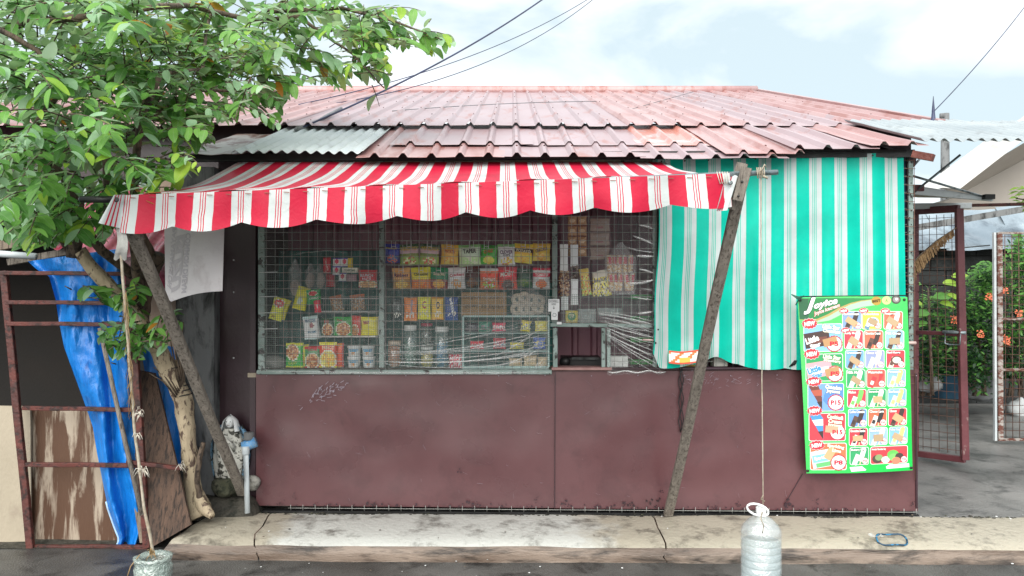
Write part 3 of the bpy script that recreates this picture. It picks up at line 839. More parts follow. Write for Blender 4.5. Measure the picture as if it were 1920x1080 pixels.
part(MB().tube([W(1690, 643, .05), W(1717, 643, .05)], .011, 12), 'pipe_stub', M_pinkpvc)
part(MB().tube([W(1205, 637, .06), W(1232, 638, .06)], .007, 12), 'pipe_stub', M_pinkpvc)
part(MB().bar(W(1716, 700, .005), W(1718, 952, .005), .012, .02), 'edge_strip', M_darkmaroon)
# finial at the roof corner
part(MB().lathe([(.085, -.03), (.075, -.01), (.032, .0), (.016, .03), (.012, .08), (.012, .09), (.006, .16), (.002, .21)], tuple(P(1750, 229, 6.05)), 12), 'roof_finial', M_cable)
# ================================================================== AWNING, CURTAIN, POLES
GW = 'striped cloth covers on the shop front'
AW = thing('striped_awning', 'red and white striped cloth awning stretched out over the shop window', 'awning', (-.4, 4.3, 2.1))
PER = .181
xa0, xa1 = -1.86, 1.04
def rodz(x): return 2.088 + (x + 1.86)/2.9*.105
def aw_top(u, v):      # v 0 = wall, 1 = rod
    x = xa0 + (xa1 - xa0)*u + .015*v
    y = 5.07 + (3.60 - 5.07)*v
    z = 2.505 + (rodz(x) + .012 - 2.505)*v
    z -= .05*math.sin(math.pi*v)*(1 + .6*nz(x*1.3, 4)) + .014*nz(x*5, v*3)*math.sin(math.pi*v)
    z += .006*math.sin(x*2*math.pi/.36)*v
    return V((x, y, z))
MB().grid(aw_top, 150, 26, uvf=lambda u, v: ((xa1-xa0)*u/PER + .62, v), thick=(0, 0, -.002)).build('canopy', M_redcloth, AW)
def val(u, v):
    x = xa0 - .0 + (xa1 + .005 - xa0)*u
    sc = abs(math.sin((x + .25)*math.pi/.34 + .7*nz(x*1.1)))
    drop = (.155 + .035*sc + .012*nz(x*2.2, 9))*(1 - .12*u)
    sway = .014*math.sin(x*2*math.pi/.34 + 1)*v + .02*nz(x*2.6, v, 5)*v
    tilt = -.03*v*(.5 - u)
    return V((x + tilt + .006*nz(x*8, v*4)*v, 3.583 + sway, rodz(x) + .008 - drop*v))
MB().grid(val, 220, 12, uvf=lambda u, v: ((xa1-xa0)*u/PER + .62, v), thick=(0, .0018, 0)).build('valance', M_redcloth, AW)
def flapl(u, v):       # loose end hanging forward at the left corner
    a = V((xa0 + .0, 3.58, rodz(xa0) + .01)); b = V((xa0 - .022, 3.53, rodz(xa0) - .0))
    q = a.lerp(b, u)
    dv = (V((-.005, -.01, -.165)).lerp(V((-.045, -.05, -.135)), u))
    return q + dv*v + V((0, .012*math.sin(u*3.1*2), 0))
MB().grid(flapl, 12, 10, uvf=lambda u, v: (.50 + .42*u, v), thick=(0, .0018, 0)).build('end_flap', M_redcloth, AW)
def flapr(u, v):
    a = V((xa1 - .0, 3.582, rodz(xa1) + .012)); b = V((xa1 + .055, 3.60, rodz(xa1) - .005))
    q = a.lerp(b, u)
    return q + V((-.05*v - .01, .012*math.sin(u*5), -(.185 - .02*u)*v))
MB().grid(flapr, 10, 10, uvf=lambda u, v: (.58 + .36*u, v), thick=(0, .0018, 0)).build('end_flap', M_redcloth, AW)
mb = MB(); x = xa0 + .03
while x < xa1 - .02:
    mb.bar((x, 3.576, rodz(x) - .006), (x + .028, 3.574, rodz(x) - .008), .0035, .002); x += .092
mb.build('staples', mat('rusty_orange_thread', '8b4f3f', '6e4137', scale=20, bump=0), AW, kind='stuff')
mb = MB()      # grommets
mb.lathe([(.012, 0), (.012, -.003), (.006, -.003)], (xa0 - .012, 3.535, rodz(xa0) - .02), 12, axis='Y')
mb.build('grommet', M_black, AW)
mb = MB(); mb.lathe([(.011, 0), (.011, -.003), (.005, -.003)], (xa1 + .005, 3.572, rodz(xa1) - .04), 12, axis='Y')
mb.build('grommet', M_steel, AW)
rod = MB().tube([P(150, 374, 3.61), P(235, 372, 3.605), P(700, 356, 3.60), P(1458, 323, 3.60)], .0125, 12).build('support_rod', M_steel, AW)
mb = MB(); mb.tube([P(152, 374, 3.607), P(214, 374, 3.602)], .0165, 10); mb.build('rod_sleeve', M_black, AW)
mb = MB()
for k in range(5):
    mb.tube([P(1344 + k*5, 322, 3.585), P(1350 + k*4, 345, 3.575), P(1356 + k*3, 335, 3.6)], .0022, 5)
mb.build('tie', M_raffia, AW, kind='stuff')
# --- prop poles
a = P(1252, 964, 5.06); b = P(1391, 330, 3.64)
pr = thing('wooden_prop', 'long grey wooden prop with doubled bolted head in front of the green blind', 'pole', a, 'wooden props holding the awning')
MB().bar(a, P(1388, 346, 3.645), .060, .035, up=(0, -1, .3), ch=.004, w2=.054, jag=.012).build('shaft', M_wood, pr)
MB().bar(P(1368, 392, 3.68), P(1392, 306, 3.655), .052, .022, up=(0, -1, .3), ch=.003).build('cheek', M_wood, pr)
MB().bar(P(1383, 376, 3.60), P(1400, 314, 3.575), .050, .020, up=(0, -1, .3), ch=.003).build('cheek', M_wood, pr)
for px, py in ((1391, 341), (1384, 368)):
    MB().lathe([(.006, 0), (.006, -.006), (.002, -.008)], tuple(P(px, py, 3.578)), 8, axis='Y').build('bolt', M_black, pr)
a = P(455, 926, 5.12)
pl_ = thing('wooden_prop', 'grey wooden prop at the left crossing in front of the dark door and statue', 'pole', a, 'wooden props holding the awning')
MB().bar(a, P(246, 428, 3.62), .066, .03, up=(0, -1, .3), ch=.004, w2=.062, jag=.012).build('shaft', M_wood, pl_)
MB().bar(P(262, 452, 3.67), P(222, 366, 3.60), .05, .03, up=(0, -1, .3), ch=.004).build('cheek', M_wood, pl_)
# --- green curtain
def cur(u, v):         # v 0 top
    px = (1232 + (1694-1232)*u)*(1-v) + (1224 + (1700-1224)*u)*v
    top = 299 - 13*u
    sc = abs(math.sin(px*math.pi/88 + .9))
    bot = 684 + 7*sc - 22*math.exp(-((px-1342)/26)**2) + 6*math.exp(-((px-1470)/40)**2)
    if px < 1236: bot -= (1236-px)*2.2
    px += (10*nz(v*2.3, 3.1)*(1-u)**3) - 6*math.sin(v*3.1)*(1-u)**4*(-1)
    py = top + (bot-top)*v
    fold_ = .022*math.sin(px*.062 + 1.5*nz(px*.01, v*1.2)) * (.25 + .75*v) + .012*math.sin(px*.15 + v*2)*v + .02*nz(px*.02, v*3, 7)
    return W(px, py, .075 + fold_)
cu_ = MB().grid(cur, 170, 50, uvf=lambda u, v: ((1224 + 476*u)/48.6*1.0 + .28, v), thick=(0, .002, 0))
ct = thing('striped_curtain', 'green and white striped cloth blind over the right part of the shop window', 'curtain', W(1460, 690, .08))
cu_.build('cloth', M_greencloth, ct)
mb = MB(); k = 0
for px in range(1240, 1690, 44):
    mb.lathe([(.006, 0), (.006, -.004), (.003, -.005)], tuple(W(px, 303 - 13*(px-1232)/462, .112)), 8, axis='Y')
mb.build('grommets', M_black, ct, kind='stuff')
MB().tube([W(1228, 292, .09), W(1700, 283, .09)], .006, 8).build('hanging_wire', M_black, ct)
mb = MB()
for px, py, r in ((1234, 618, .006), (1229, 643, .007), (1226, 640, .005)):
    mb.lathe([(r, 0), (r, -.004)], tuple(W(px, py, .125)), 8, axis='Y')
mb.build('pin', M_black, ct, kind='stuff')
def patch(u, v):
    return W(1254 + 72*u, 657 + 24*v + 2*math.sin(u*5), .135 + .006*math.sin(u*6))
cm = MB()
cm.grid(patch, 18, 8, colf=lambda u, v: C('e0573f') if (v < .18 or v > .86) else (C('f3c25a') if (.3 < u < .55 and v > .55) else (C('f1efe6') if int(u*9 + v*3) % 3 else C('e8834f'))), thick=(0, .002, 0))
cm.build('printed_wrapper', M_print, origin=W(1290, 681, .135), label='torn red and orange printed wrapper caught at the hem of the green curtain', cat='wrapper')
pk = MB()
for i, (x0, x1, c_) in enumerate(((1250, 1306, 'c8a24b'), (1332, 1364, 'c9c7bf'))):
    t_ = MB(); t_.box(tuple(W(x0, 690, -.12)), tuple(W(x1, 668, -.02)), col=C(c_))
    t_.build('white_carton' if i else 'yellow_carton', M_matte, label=['yellow carton low behind the mesh just left of the prop', 'small white carton behind the mesh just right of the prop'][i], cat='carton')
# black bits under the hem at 1480-1505
mb = MB()
for k in range(10): mb.tube([W(1480 + k*3, 688 - k*1.0, .04), W(1490 + k*2, 676 + nz(k)*4, .05), W(1496 + k*2, 690, .03)], .004, 6)
mb.build('knotted_rag', M_black, label='black knotted rag between curtain hem and poster', cat='rag')
# --- hanging water bottles
def rope(path, r=.0028, name='rope', m=M_rope, parent=None, **k):
    q = MB(); pts = []
    for i in range(len(path)-1):
        a_, b_ = Vector(path[i]), Vector(path[i+1]); n = max(1, int((b_-a_).length/.03))
        for j in range(n): pts.append(a_.lerp(b_, j/n) + V((nz(i, j*.7)*.0012, 0, 0)))
    pts.append(Vector(path[-1]))
    q.tube(pts, r, 6, rough=.5)
    return q.build(name, m, parent, **k)
bc = P(1427, 1090, 3.50)      # right bottle
bt = thing('water_bottle', 'large ribbed jug of cloudy water with white handle hanging on a string', 'water jug', bc, 'water-filled weights hung from the awning')
Rb = .092
zt = P(1425, 964, 3.5).z      # under the cap
prof = [(.02, 0), (Rb*.9, .0), (Rb, .012)]
h0 = bc.z
H = zt - h0
for k in range(6):
    z = .02 + k*.034
    prof += [(Rb, z), (Rb*1.0, z + .020), (Rb*.972, z + .025), (Rb*.972, z + .029), (Rb, z + .033)]
for t_ in (0, .2, .4, .6, .8, 1):
    prof.append((Rb*(1 - t_**1.7) + .022*t_**1.7, .235 + (H - .235)*t_))
prof = [q for q in prof if q[1] <= H + .001]
MB().lathe(prof, bc, 40).build('body', M_bottle, bt)
MB().lathe([(.02, .004), (Rb*.94, .006), (Rb*.95, .02), (Rb*.95, .19), (0.01, .193)], bc, 36).build('water', M_water, bt)
MB().lathe([(.022, H), (.024, H + .006), (.024, H + .03), (.021, H + .034)], bc, 24).build('cap', M_white, bt)
cz = h0 + H
MB().tube([V(bc) + V((math.cos(a_)*.05*(1) - .022, -.02 + .0*a_, H + .026 + math.sin(a_)*.026 - .012*math.cos(a_))) for a_ in [i*2*math.pi/16 for i in range(17)]], .0055, 8).build('handle', M_white, bt)
rt = P(1426, 330, 3.6)
rp_ = thing('cord', 'thin string dropping from the rod end down to the big water jug', 'string', V(bc) + V((0, 0, H + .03)), 'strings of the hanging weights')
rope([P(1427, 326, 3.588), P(1427, 560, 3.57), P(1431, 955, 3.50)], .0026, 'strand', M_rope, rp_)
mb = MB()
for k in range(5): mb.tube([P(1419 + k*3.4, 314, 3.585), P(1421 + k*3.2, 334, 3.580)], .003, 6)
mb.tube([P(1427, 322, 3.58), P(1434, 308, 3.578), P(1437, 314, 3.578)], .0035, 6)
mb.tube([P(1430, 330, 3.575), P(1440, 334, 3.57)], .006, 6)
mb.tube([P(1431, 928, 3.49), P(1427, 936, 3.49), P(1434, 940, 3.49)], .003, 6)
mb.tube([P(1431, 955, 3.50), P(1426, 972, 3.42), P(1432, 985, 3.41), P(1430, 1000, 3.40)], .0028, 6)
mb.build('knot', M_rope, rp_, kind='stuff')
bc2 = P(287, 1112, 3.52)
b2 = thing('cut_water_bottle', 'crumpled greenish plastic bottle with its top cut open hanging in front of the rusty gate', 'bottle weight', bc2, 'water-filled weights hung from the awning')
z2 = P(287, 1043, 3.52).z - bc2.z
mb = MB()
n = 28; ring = []; fs = []
pf = [(.02, 0), (.078, .0), (.084, .02), (.079, .035), (.085, .05), (.078, .068), (.085, .09), (.077, .108), (.083, .13), (.075, z2 - .03), (.083, z2 - .012), (.086, z2), (.076, z2 + .004), (.05, z2 - .01)]
for j, (r, z) in enumerate(pf):
    for k in range(n):
        a_ = 2*math.pi*k/n; rr = r*(1 + .11*nz(math.cos(a_)*2.2, math.sin(a_)*2.2, z*22))
        ring.append((bc2.x + rr*math.cos(a_), bc2.y + rr*math.sin(a_), bc2.z + z + .008*nz(math.cos(a_)*3, math.sin(a_)*3, 4)))
for j in range(len(pf)-1):
    for k in range(n): fs.append((j*n+k, j*n+(k+1) % n, (j+1)*n+(k+1) % n, (j+1)*n+k))
mb.add(ring, fs, 0, True); mb.build('body', M_bottle2, b2)
MB().lathe([(.01, .01), (.07, .012), (.072, z2 - .05), (.01, z2 - .048)], bc2, 24).build('water', mat('green_murky_water', '5c6f66', '76887e', scale=12, rough=.2, bump=0), b2)
r2_ = thing('cord', 'frayed grey strip and string from the awning corner down to the cut bottle', 'string', P(287, 1040, 3.52), 'strings of the hanging weights')
rope([P(226, 470, 3.58), P(238, 620, 3.57), P(252, 800, 3.55), P(270, 950, 3.53), P(288, 1040, 3.52)], .007, 'strand', M_rope, r2_)
MB().grid(lambda u, v: P(216 + 16*u + 8*v*u + 4*math.sin(v*4), 424 + 62*v + 3*math.sin(u*9), 3.57 + .012*math.sin(v*7)), 6, 12, thick=(0, .003, 0)).build('cloth_strip', mat('grey_rag', '8b8b88', 'a3a3a0', scale=9, bump=.3), r2_)
mb = MB()
def tuft(cx, cy, d, n, ln, m=0):
    for k in range(n):
        a_ = rnd.uniform(0, 6.28); l = ln*rnd.uniform(.4, 1)
        p0 = P(cx + rnd.uniform(-3, 3), cy + rnd.uniform(-3, 3), d)
        p1 = p0 + V((math.cos(a_)*l*.5, -.01, math.sin(a_)*l*.5)); p2 = p0 + V((math.cos(a_)*l*.8, -.012, math.sin(a_)*l*.4 - l*.55))
        mb.tube([p0, p1, p2], [.0022, .0018, .0008], 4, m)
tuft(262, 775, 3.5, 14, .035); tuft(258, 815, 3.5, 9, .04); tuft(268, 880, 3.5, 18, .06); tuft(284, 1036, 3.5, 14, .05, 1)
for k in range(26):
    t_ = rnd.random(); px = 236 + t_*12; py = 540 + t_*200
    mb.tube([P(px, py, 3.55), P(px + rnd.uniform(-8, 8), py + 22, 3.54), P(px + rnd.uniform(-9, 9), py + 50, 3.55)], .0012, 4, 1)
mb.tube([P(262, 1040, 3.5), P(245, 1062, 3.47), P(236, 1090, 3.47)], .0025, 5, 1)
mb.build('twine_tufts', [M_raffia, mat('straw_twine', '9a8258', '83674a', scale=20, bump=0)], r2_, kind='stuff')

# ================================================================== POSTER
PD = W(1600, 880, .15)
poster = thing('ice_cream_poster', 'tall green ice cream price poster pinned at the right corner of the shop', 'poster', PD)
TL, TR, BL_, BR = W(1496, 558, .15), W(1701, 557, .15), W(1513, 888, .10), W(1712, 882, .10)
def pf(u, v, lay=0):
    a_ = TL.lerp(TR, u); b_ = BL_.lerp(BR, u); q = a_.lerp(b_, v)
    return q + V((0, -.0007*lay + .004*math.sin(u*5 + v*2) + .003*math.sin(v*7 + 1) , .006*math.sin(u*math.pi)*(v - .5)*-2))
def uv3(cx, cy):      # 3x crop coordinates -> poster u,v
    v = (cy - 60)/(1038 - 60); xl_ = 52 + 44*v; xr_ = 652 + 42*v
    return ((cx - xl_)/(xr_ - xl_), v)
def pcol(u, v):
    if v < .10 + .10*(1-u)**2 - .06*u: return C('0b8d45')
    return C('35c66a') if u > .42 else C('5fce6b')
mb = MB().grid(lambda u, v: pf(u, v), 60, 90, colf=lambda u, v: tuple(a_*(1-min(1, max(0, (v*.6+u*.5)))) + b_*min(1, max(0, (v*.6+u*.5))) for a_, b_ in zip(C('62cc72'), C('1fbb4f'))), thick=(0, .0015, 0))
mb.build('sheet', M_print, poster)
def CF(h):     # inks lifted toward pale grey, painting in a slightly overexposed look
    return tuple(q_*.93 + .03 for q_ in C(h)[:3]) + (1.0,)
pr_ = MB()
def cp(x, y, lay): u, v = uv3(x, y); return pf(u, v, lay)
def poly(pts, col, lay): pr_.add([cp(x, y, lay) for x, y in pts], [tuple(range(len(pts)))[::-1]], col=CF(col))
def rrect(x0, y0, x1, y1, r, col, lay, n=4):
    pts = []
    for cx, cy, a0 in ((x1-r, y0+r, -90), (x1-r, y1-r, 0), (x0+r, y1-r, 90), (x0+r, y0+r, 180)):
        for k in range(n+1):
            a_ = R(a0 + 90*k/n); pts.append((cx + r*math.cos(a_), cy + r*math.sin(a_)))
    c = ((x0+x1)/2, (y0+y1)/2)
    vs = [cp(c[0], c[1], lay)] + [cp(x, y, lay) for x, y in pts]
    pr_.add(vs, [(0, i+1, (i+1) % len(pts)+1)[::-1] for i in range(len(pts))], col=CF(col))
def disc(cx, cy, rx, ry, col, lay, n=20, rot=0, jag=0):
    pts = []
    for k in range(n):
        a_ = 2*math.pi*k/n; q = 1 + (jag if k % 2 else -jag)
        x = math.cos(a_)*rx*q; y = math.sin(a_)*ry*q
        pts.append((cx + x*math.cos(R(rot)) - y*math.sin(R(rot)), cy + x*math.sin(R(rot)) + y*math.cos(R(rot))))
    vs = [cp(cx, cy, lay)] + [cp(x, y, lay) for x, y in pts]
    pr_.add(vs, [(0, i+1, (i+1) % n+1)[::-1] for i in range(n)], col=CF(col))
def quad(cx, cy, w, h, rot, col, lay):
    ca, sa = math.cos(R(rot)), math.sin(R(rot))
    poly([(cx + x*ca - y*sa, cy + x*sa + y*ca) for x, y in ((-w/2, -h/2), (w/2, -h/2), (w/2, h/2), (-w/2, h/2))], col, lay)
def txt(s, cx, cy, w, h, col, lay, rot=0, bold=.03, shear=0, outline=None):
    f = lambda a_, b_, l: cp(a_, b_, l)
    if outline: put_text(pr_, f, s, cx, cy, w*1.03, h*1.1, C(outline), rot, bold + .032, shear, lay)
    put_text(pr_, f, s, cx, cy, w, h, C(col), rot, bold, shear, lay + .8)
# header sweep
def strip(top, bot, col, lay):
    for k_ in range(len(top)-1): poly([top[k_], top[k_+1], bot[k_+1], bot[k_]], col, lay)
tp_ = [(56, 66), (110, 66), (160, 66), (220, 67), (280, 68), (340, 69), (400, 70), (470, 71)]
gd = [(62, 180), (112, 182), (160, 180), (222, 154), (282, 120), (342, 96), (402, 82), (470, 74)]
gd2 = [(62, 182), (112, 186), (160, 192), (226, 166), (286, 132), (344, 104), (404, 87), (472, 77)]
gd3 = [(62, 183), (112, 188), (162, 200), (230, 190), (290, 160), (350, 134), (410, 118), (476, 108)]
strip(tp_, gd, '07803c', 1); strip(tp_[:2], gd[:2], '0a5c34', 1.5)
strip(gd, gd2, 'b29a5a', 1.6); strip(gd2[2:], gd3[2:], 'a6e8b0', 1.0)
txt('J', 118, 108, 66, 92, 'f4f6f6', 3, rot=0, bold=.05, shear=.3, outline='1b2b3a')
txt('oyice', 206, 100, 134, 46, 'f4f6f6', 3, rot=-12, bold=.05, shear=.3, outline='1b2b3a')
txt('Joyice Icecream', 212, 132, 150, 26, 'f3d9d6', 3, rot=-18, bold=.03, shear=.3, outline='c23a3a')
disc(483, 84, 27, 24, 'b08c2c', 2); txt('BEST', 483, 84, 44, 14, '30240c', 3, rot=-10)
disc(538, 81, 25, 23, 'cfe08a', 2); txt('A', 538, 80, 14, 20, '7aa860', 3)
disc(590, 75, 26, 24, '3d3a35', 2); disc(590, 75, 18, 16, '8b8883', 3); disc(592, 73, 8, 7, 'e8e8e8', 4)
def burst(x0, y0, x1, y1, fs_=1):
    disc((x0+x1)/2, (y0+y1)/2, (x1-x0)/2*1.04, (y1-y0)/2*1.1, 'e1e1e1', 5, 26, jag=.10)
    disc((x0+x1)/2, (y0+y1)/2, (x1-x0)/2, (y1-y0)/2, 'c8192f', 5.7, 26, jag=.10)
    txt('NEW', (x0+x1)/2, (y0+y1)/2, (x1-x0)*.72, (y1-y0)*.46, 'f5f5f5', 6.2, rot=-6, bold=.05)
def price(cx, cy, r, s):
    disc(cx, cy, r*1.08, r*1.08, 'b0283f', 4.2, 36, jag=.04); disc(cx, cy, r*.93, r*.93, 'f3f0ee', 4.9, 24)
    txt(s, cx, cy, r*(1.35 if len(s) > 2 else 1.15), r*.62, 'c0203c', 5.4, bold=.04)
cards = [((82, 207, 298, 362), '7fbbe6', 'Little Star', 'Chocolate', 'P5', (75, 178, 158, 232)),
         ((92, 372, 300, 525), '0f9a55', 'Little Star', 'Strawberry', 'P5', (85, 345, 170, 400)),
         ((102, 535, 304, 692), '6f9fdb', 'Chocolate', 'Joycone', 'P15', (95, 500, 180, 550)),
         ((108, 700, 314, 858), 'cc2f3f', 'Cookies&', 'Cream', 'P15', (100, 662, 182, 712)),
         ((115, 867, 320, 1020), 'e56a3e', 'Sparkling', 'Lime', 'P8', (112, 855, 195, 905))]
for i, ((x0, y0, x1, y1), col, t1, t2, pr__, nb) in enumerate(cards):
    rrect(x0, y0, x1, y1, 12, 'd9e6e2', 2); rrect(x0+4, y0+4, x1-4, y1-4, 10, col, 2.7)
    if i < 2:      # wrapper with its name; the face that the poster shows here is left out
        quad(x0+76, y0+86, 140, 84, -8, '3a1d1a' if i == 0 else 'e2a3ad', 3.3)
        quad(x0+72, y0+92, 120, 30, -8, '6b3325' if i == 0 else 'f3dfe2', 3.7)
        txt('Little', x0+48, y0+86, 76, 36, 'f4f4f2' if i == 0 else '3f93d6', 4.2, rot=-18, bold=.05, outline='1a1210' if i == 0 else 'f4f4f4')
        txt('Star', x0+66, y0+118, 62, 26, 'f4f4f2' if i == 0 else '3f93d6', 4.2, rot=-18, bold=.05, outline='1a1210' if i == 0 else 'f4f4f4')
        quad(x0+148, y0+100, 78, 44, -14, 'b58a5c', 5.9)
        price(x1-46, y0+112, 42, pr__)
        txt(t1, x1-62, y0+20, 98, 24, 'f1edd6', 5, rot=8, bold=.05, outline='2c2416'); txt(t2, x1-60, y0+42, 98, 22, 'f1edd6', 5, rot=8, bold=.05, outline='2c2416')
    elif i < 4:
        poly([(x0+6, y0+16), (x0+80, y0+6), (x0+82, y0+150)], '6d2f22' if i == 2 else '3e8fd0', 3.4)
        poly([(x0+18, y0+40), (x0+80, y0+34), (x0+81, y0+70), (x0+36, y0+70)], 'b2533b' if i == 2 else 'e9eef0', 3.9)
        poly([(x0+52, y0+104), (x0+81, y0+100), (x0+81, y0+148)], '2d1712', 3.9)
        rrect(x0+86, y0+4, x1-4, y1-4, 8, '4f86cc' if i == 2 else 'c42a3a', 3.2)
        txt(t1, x1-58, y0+24, 92, 24, 'f1edd6', 5, rot=8, bold=.05, outline='2c2416'); txt(t2, x1-60, y0+48, 76, 24, 'f1edd6', 5, rot=8, bold=.05, outline='2c2416')
        if i == 3: txt('Joycone', x1-60, y0+70, 82, 20, 'f1edd6', 5, rot=8, bold=.05, outline='2c2416')
        price(x1-46, y0+108, 42, pr__)
        if i == 3: quad(x1-78, y0+92, 72, 38, 6, 'c9a183', 6.1)
    else:
        quad(x0+72, y0+88, 124, 96, -10, 'c9e4ea', 3.4); quad(x0+70, y0+84, 110, 40, -10, '78bcd2', 3.8)
        txt('Sparkling', x0+66, y0+84, 86, 24, 'f4f8fa', 4.3, rot=-10, bold=.04)
        quad(x0+80, y0+120, 90, 24, -10, '5db56b', 3.9); quad(x0+112, y0+60, 44, 70, 30, 'dfa678', 5.5)
        txt(t1, x1-62, y0+22, 96, 24, 'f1edd6', 5, rot=10, bold=.05, outline='2c2416'); txt(t2, x1-56, y0+44, 50, 20, 'f1edd6', 5, rot=10, bold=.05, outline='2c2416')
        price(x1-46, y0+110, 42, pr__)
    burst(*nb)
rows = [(140, 242, (297, 405, 522), 106), (247, 350, (306, 415, 530), 106), (355, 457, (312, 422, 536), 105), (462, 564, (317, 428, 540), 105),
        (571, 672, (322, 433, 545), 105), (680, 780, (327, 438, 550), 105), (786, 886, (332, 443, 556), 105), (893, 993, (337, 452, 0), 107)]
spec = [('7d9fd0', 'Cookies&Cream', 'P20', 0), ('ddd046', 'Cookies&Cream Cup', 'P22', 1), ('e8694a', 'Pinipig Milky', 'P12', 2),
        ('cf3244', 'Lady Berry', 'P8', 2), ('e8694a', 'Chocolate Crunch', 'P10', 0), ('8fc0e4', 'Milk Choco', 'P10', 0),
        ('6ba5dc', 'Crunchberry', 'P10', 0), ('8a97d4', 'Choco Vanilla', 'P10', 2), ('cb2f3c', 'Red Mungo', 'P10', 3),
        ('119a5b', 'Milk Melt', 'P10', 2), ('dc4f40', 'Watermelon', 'P10', 4), ('86b3e2', 'Pineapple', 'P10', 5),
        ('cf3244', 'Melon', 'P12', 6), ('119a5b', 'Strawberry', 'P15', 2), ('74ade0', 'Sorbetes', 'P15', 5),
        ('5f94d6', 'Coffee Crumble', 'P15', 0), ('e2623c', 'Choco Lava', 'P20', 7), ('c92c38', 'Choco', 'P22', 0),
        ('cc2c3c', 'Chocolate Sundae', 'P25', 7), ('8db4e6', 'Sandwich', 'P25', 2), ('7db7e8', 'Ube Cup', 'P25', 5),
        ('119a5b', 'Blueberry Yogurt', 'P25', 2), ('c92c38', 'Avocado Chocolate Cup', 'P30', 8)]
tape = {0, 1, 2, 3, 5, 6, 9, 13, 17, 18, 19, 20}
k = 0
for ri, (y0, y1, xs, w) in enumerate(rows):
    for ci, x0 in enumerate(xs):
        if x0 == 0: continue
        x1 = x0 + w
        if ri == 7 and ci == 1: x1 = 664
        col, nm, prc, st = spec[k]
        rrect(x0, y0, x1, y1, 12, 'e9eeee', 2); rrect(x0+3, y0+3, x1-3, y1-3, 10, col, 2.7)
        cx, cy = (x0+x1)/2, (y0+y1)/2
        A_ = {0: ('2f1b17', '57392b'), 1: ('e7e9ea', '5c86a8'), 2: ('f1f1ec', 'dfe3e6'), 3: ('5b3a2e', 'e2d7c8'), 4: ('f0e4e0', 'd02a34'), 5: ('ead27a', 'f1e9c8'), 6: ('6cc35c', 'eef3e8'), 7: ('1d1413', 'f0ede8'), 8: ('4f8a4a', '3c221c')}[st]
        if st == 8:
            for q, (dx, dy, r, cc) in enumerate([(-66, 14, 30, '3c2a20'), (-58, 6, 22, '7d9a60'), (-20, 20, 24, 'e8e6df'), (22, -6, 34, '58b84c'), (24, 8, 26, '74c962'), (58, 4, 24, '33211b'), (40, 28, 26, 'cc7a5c')]): disc(cx+dx, cy+dy+6, r, r*.8, cc, 3.4 + q*.12, 12)
        else:
            quad(cx - 18, cy + 20, 26, 62, 22, A_[1], 3.4); quad(cx - 22, cy + 24, 18, 22, 22, A_[0], 3.8)
            if st in (1, 3): disc(cx + 6, cy + 8, 34, 26, A_[0], 3.6, 14); disc(cx + 6, cy + 6, 24, 18, A_[1], 4.0, 14)
            elif st == 4: poly([(cx+8, cy+44), (cx+42, cy-20), (cx+20, cy-40)], 'd02a34', 3.7)
            else: quad(cx + 16, cy - 4, 26, 70, 16, A_[0], 3.5); disc(cx + 24, cy - 36, 14, 12, A_[0], 3.7, 10); quad(cx + 4, cy + 40, 6, 20, 12, 'e0c79a', 3.6)
        disc(x1 - 22, y1 - 22, 18, 18, 'c0405a', 4.3, 16); disc(x1 - 22, y1 - 22, 15.5, 15.5, 'f4f0ee', 4.9, 16); txt(prc, x1 - 22, y1 - 22, 23, 11, 'c0203c', 5.3, bold=.03)
        ww = min(w*.8, 8*len(nm)) if ri < 7 or ci == 0 else 80
        txt(nm.split('&')[0] if len(nm) > 13 and ww < 86 else nm, x0 + 6 + ww/2, y0 + 16, ww, 15, 'f3f1ea', 5, bold=.04, outline='2a2a2a')
        if k in tape:
            quad(cx + rnd.uniform(-4, 6), cy + 8, rnd.uniform(48, 70), rnd.uniform(30, 40), rnd.choice([-3, 28, 35, 32]), rnd.choice(['b59a76', 'c9a276', 'ab9270']), 6.0)
        if k in (0, 1, 2, 3): burst(x0 - 16, y0 - 16, x0 + 34, y0 + 14)
        k += 1
poly([(336, 1004), (672, 996), (674, 1018), (346, 1030)], 'dce9ea', 3)
pr_.build('print', M_matte, poster)
mb = MB()
for u, v in ((.012, .985), (.985, .985), (.02, .015), (.97, .015)):
    mb2 = MB(); mb2.lathe([(.009, .002), (.009, -.004), (.004, -.005)], tuple(pf(u, v, 1)), 12, axis='Y'); mb2.build('eyelet', M_black, poster)
mb = MB()
for k in range(8): mb.tube([W(1484 + k*2, 552 + k*.8, .14), W(1497 + k*1.5, 562 - k, .165), W(1492 + k, 572 - k*2, .15)], .004, 5)
mb.build('tied_corner', mat('dark_green_tie', '1c4a3c', '24604e', scale=9, bump=.2), poster, kind='stuff')
MB().tube([W(1500, 556, .13), W(1700, 554, .13)], .004, 6).build('top_cord', M_black, poster)

# ================================================================== LEFT NOOK
st = thing('painted_statue', 'weathered white and blue veiled saint statue on a mossy block', 'statue', P(432, 925, 5.22))
S0 = P(432, 897, 5.22); HS = .44
def robe(u, v):
    a_ = 2*math.pi*u; z = HS*.80*v
    rx = (.088 + .028*math.sin(min(1, v*1.15)*math.pi*.9)) * (1 if v < .82 else max(.35, 1 - (v-.82)*3.4))
    ry = rx*.72
    fd = 1 + .07*math.sin(a_*9 + 2*v)*(1-v*.6) + .05*math.sin(a_*4 + v*5)
    return S0 + V((rx*fd*math.cos(a_), ry*fd*math.sin(a_), z))
MB().grid(robe, 48, 26).build('robe', M_statue, st)
def mantle(u, v):
    a_ = math.pi*(1.03 + .94*u) if False else math.pi*(-.18 + 1.36*u)
    z = HS*(.06 + .76*v); rx = .108 + .02*math.sin(v*3) - .05*max(0, v-.7)*2.6
    return S0 + V((rx*math.cos(a_)*1.06, rx*.8*math.sin(a_) + .004, z + .012*math.sin(a_*7)))
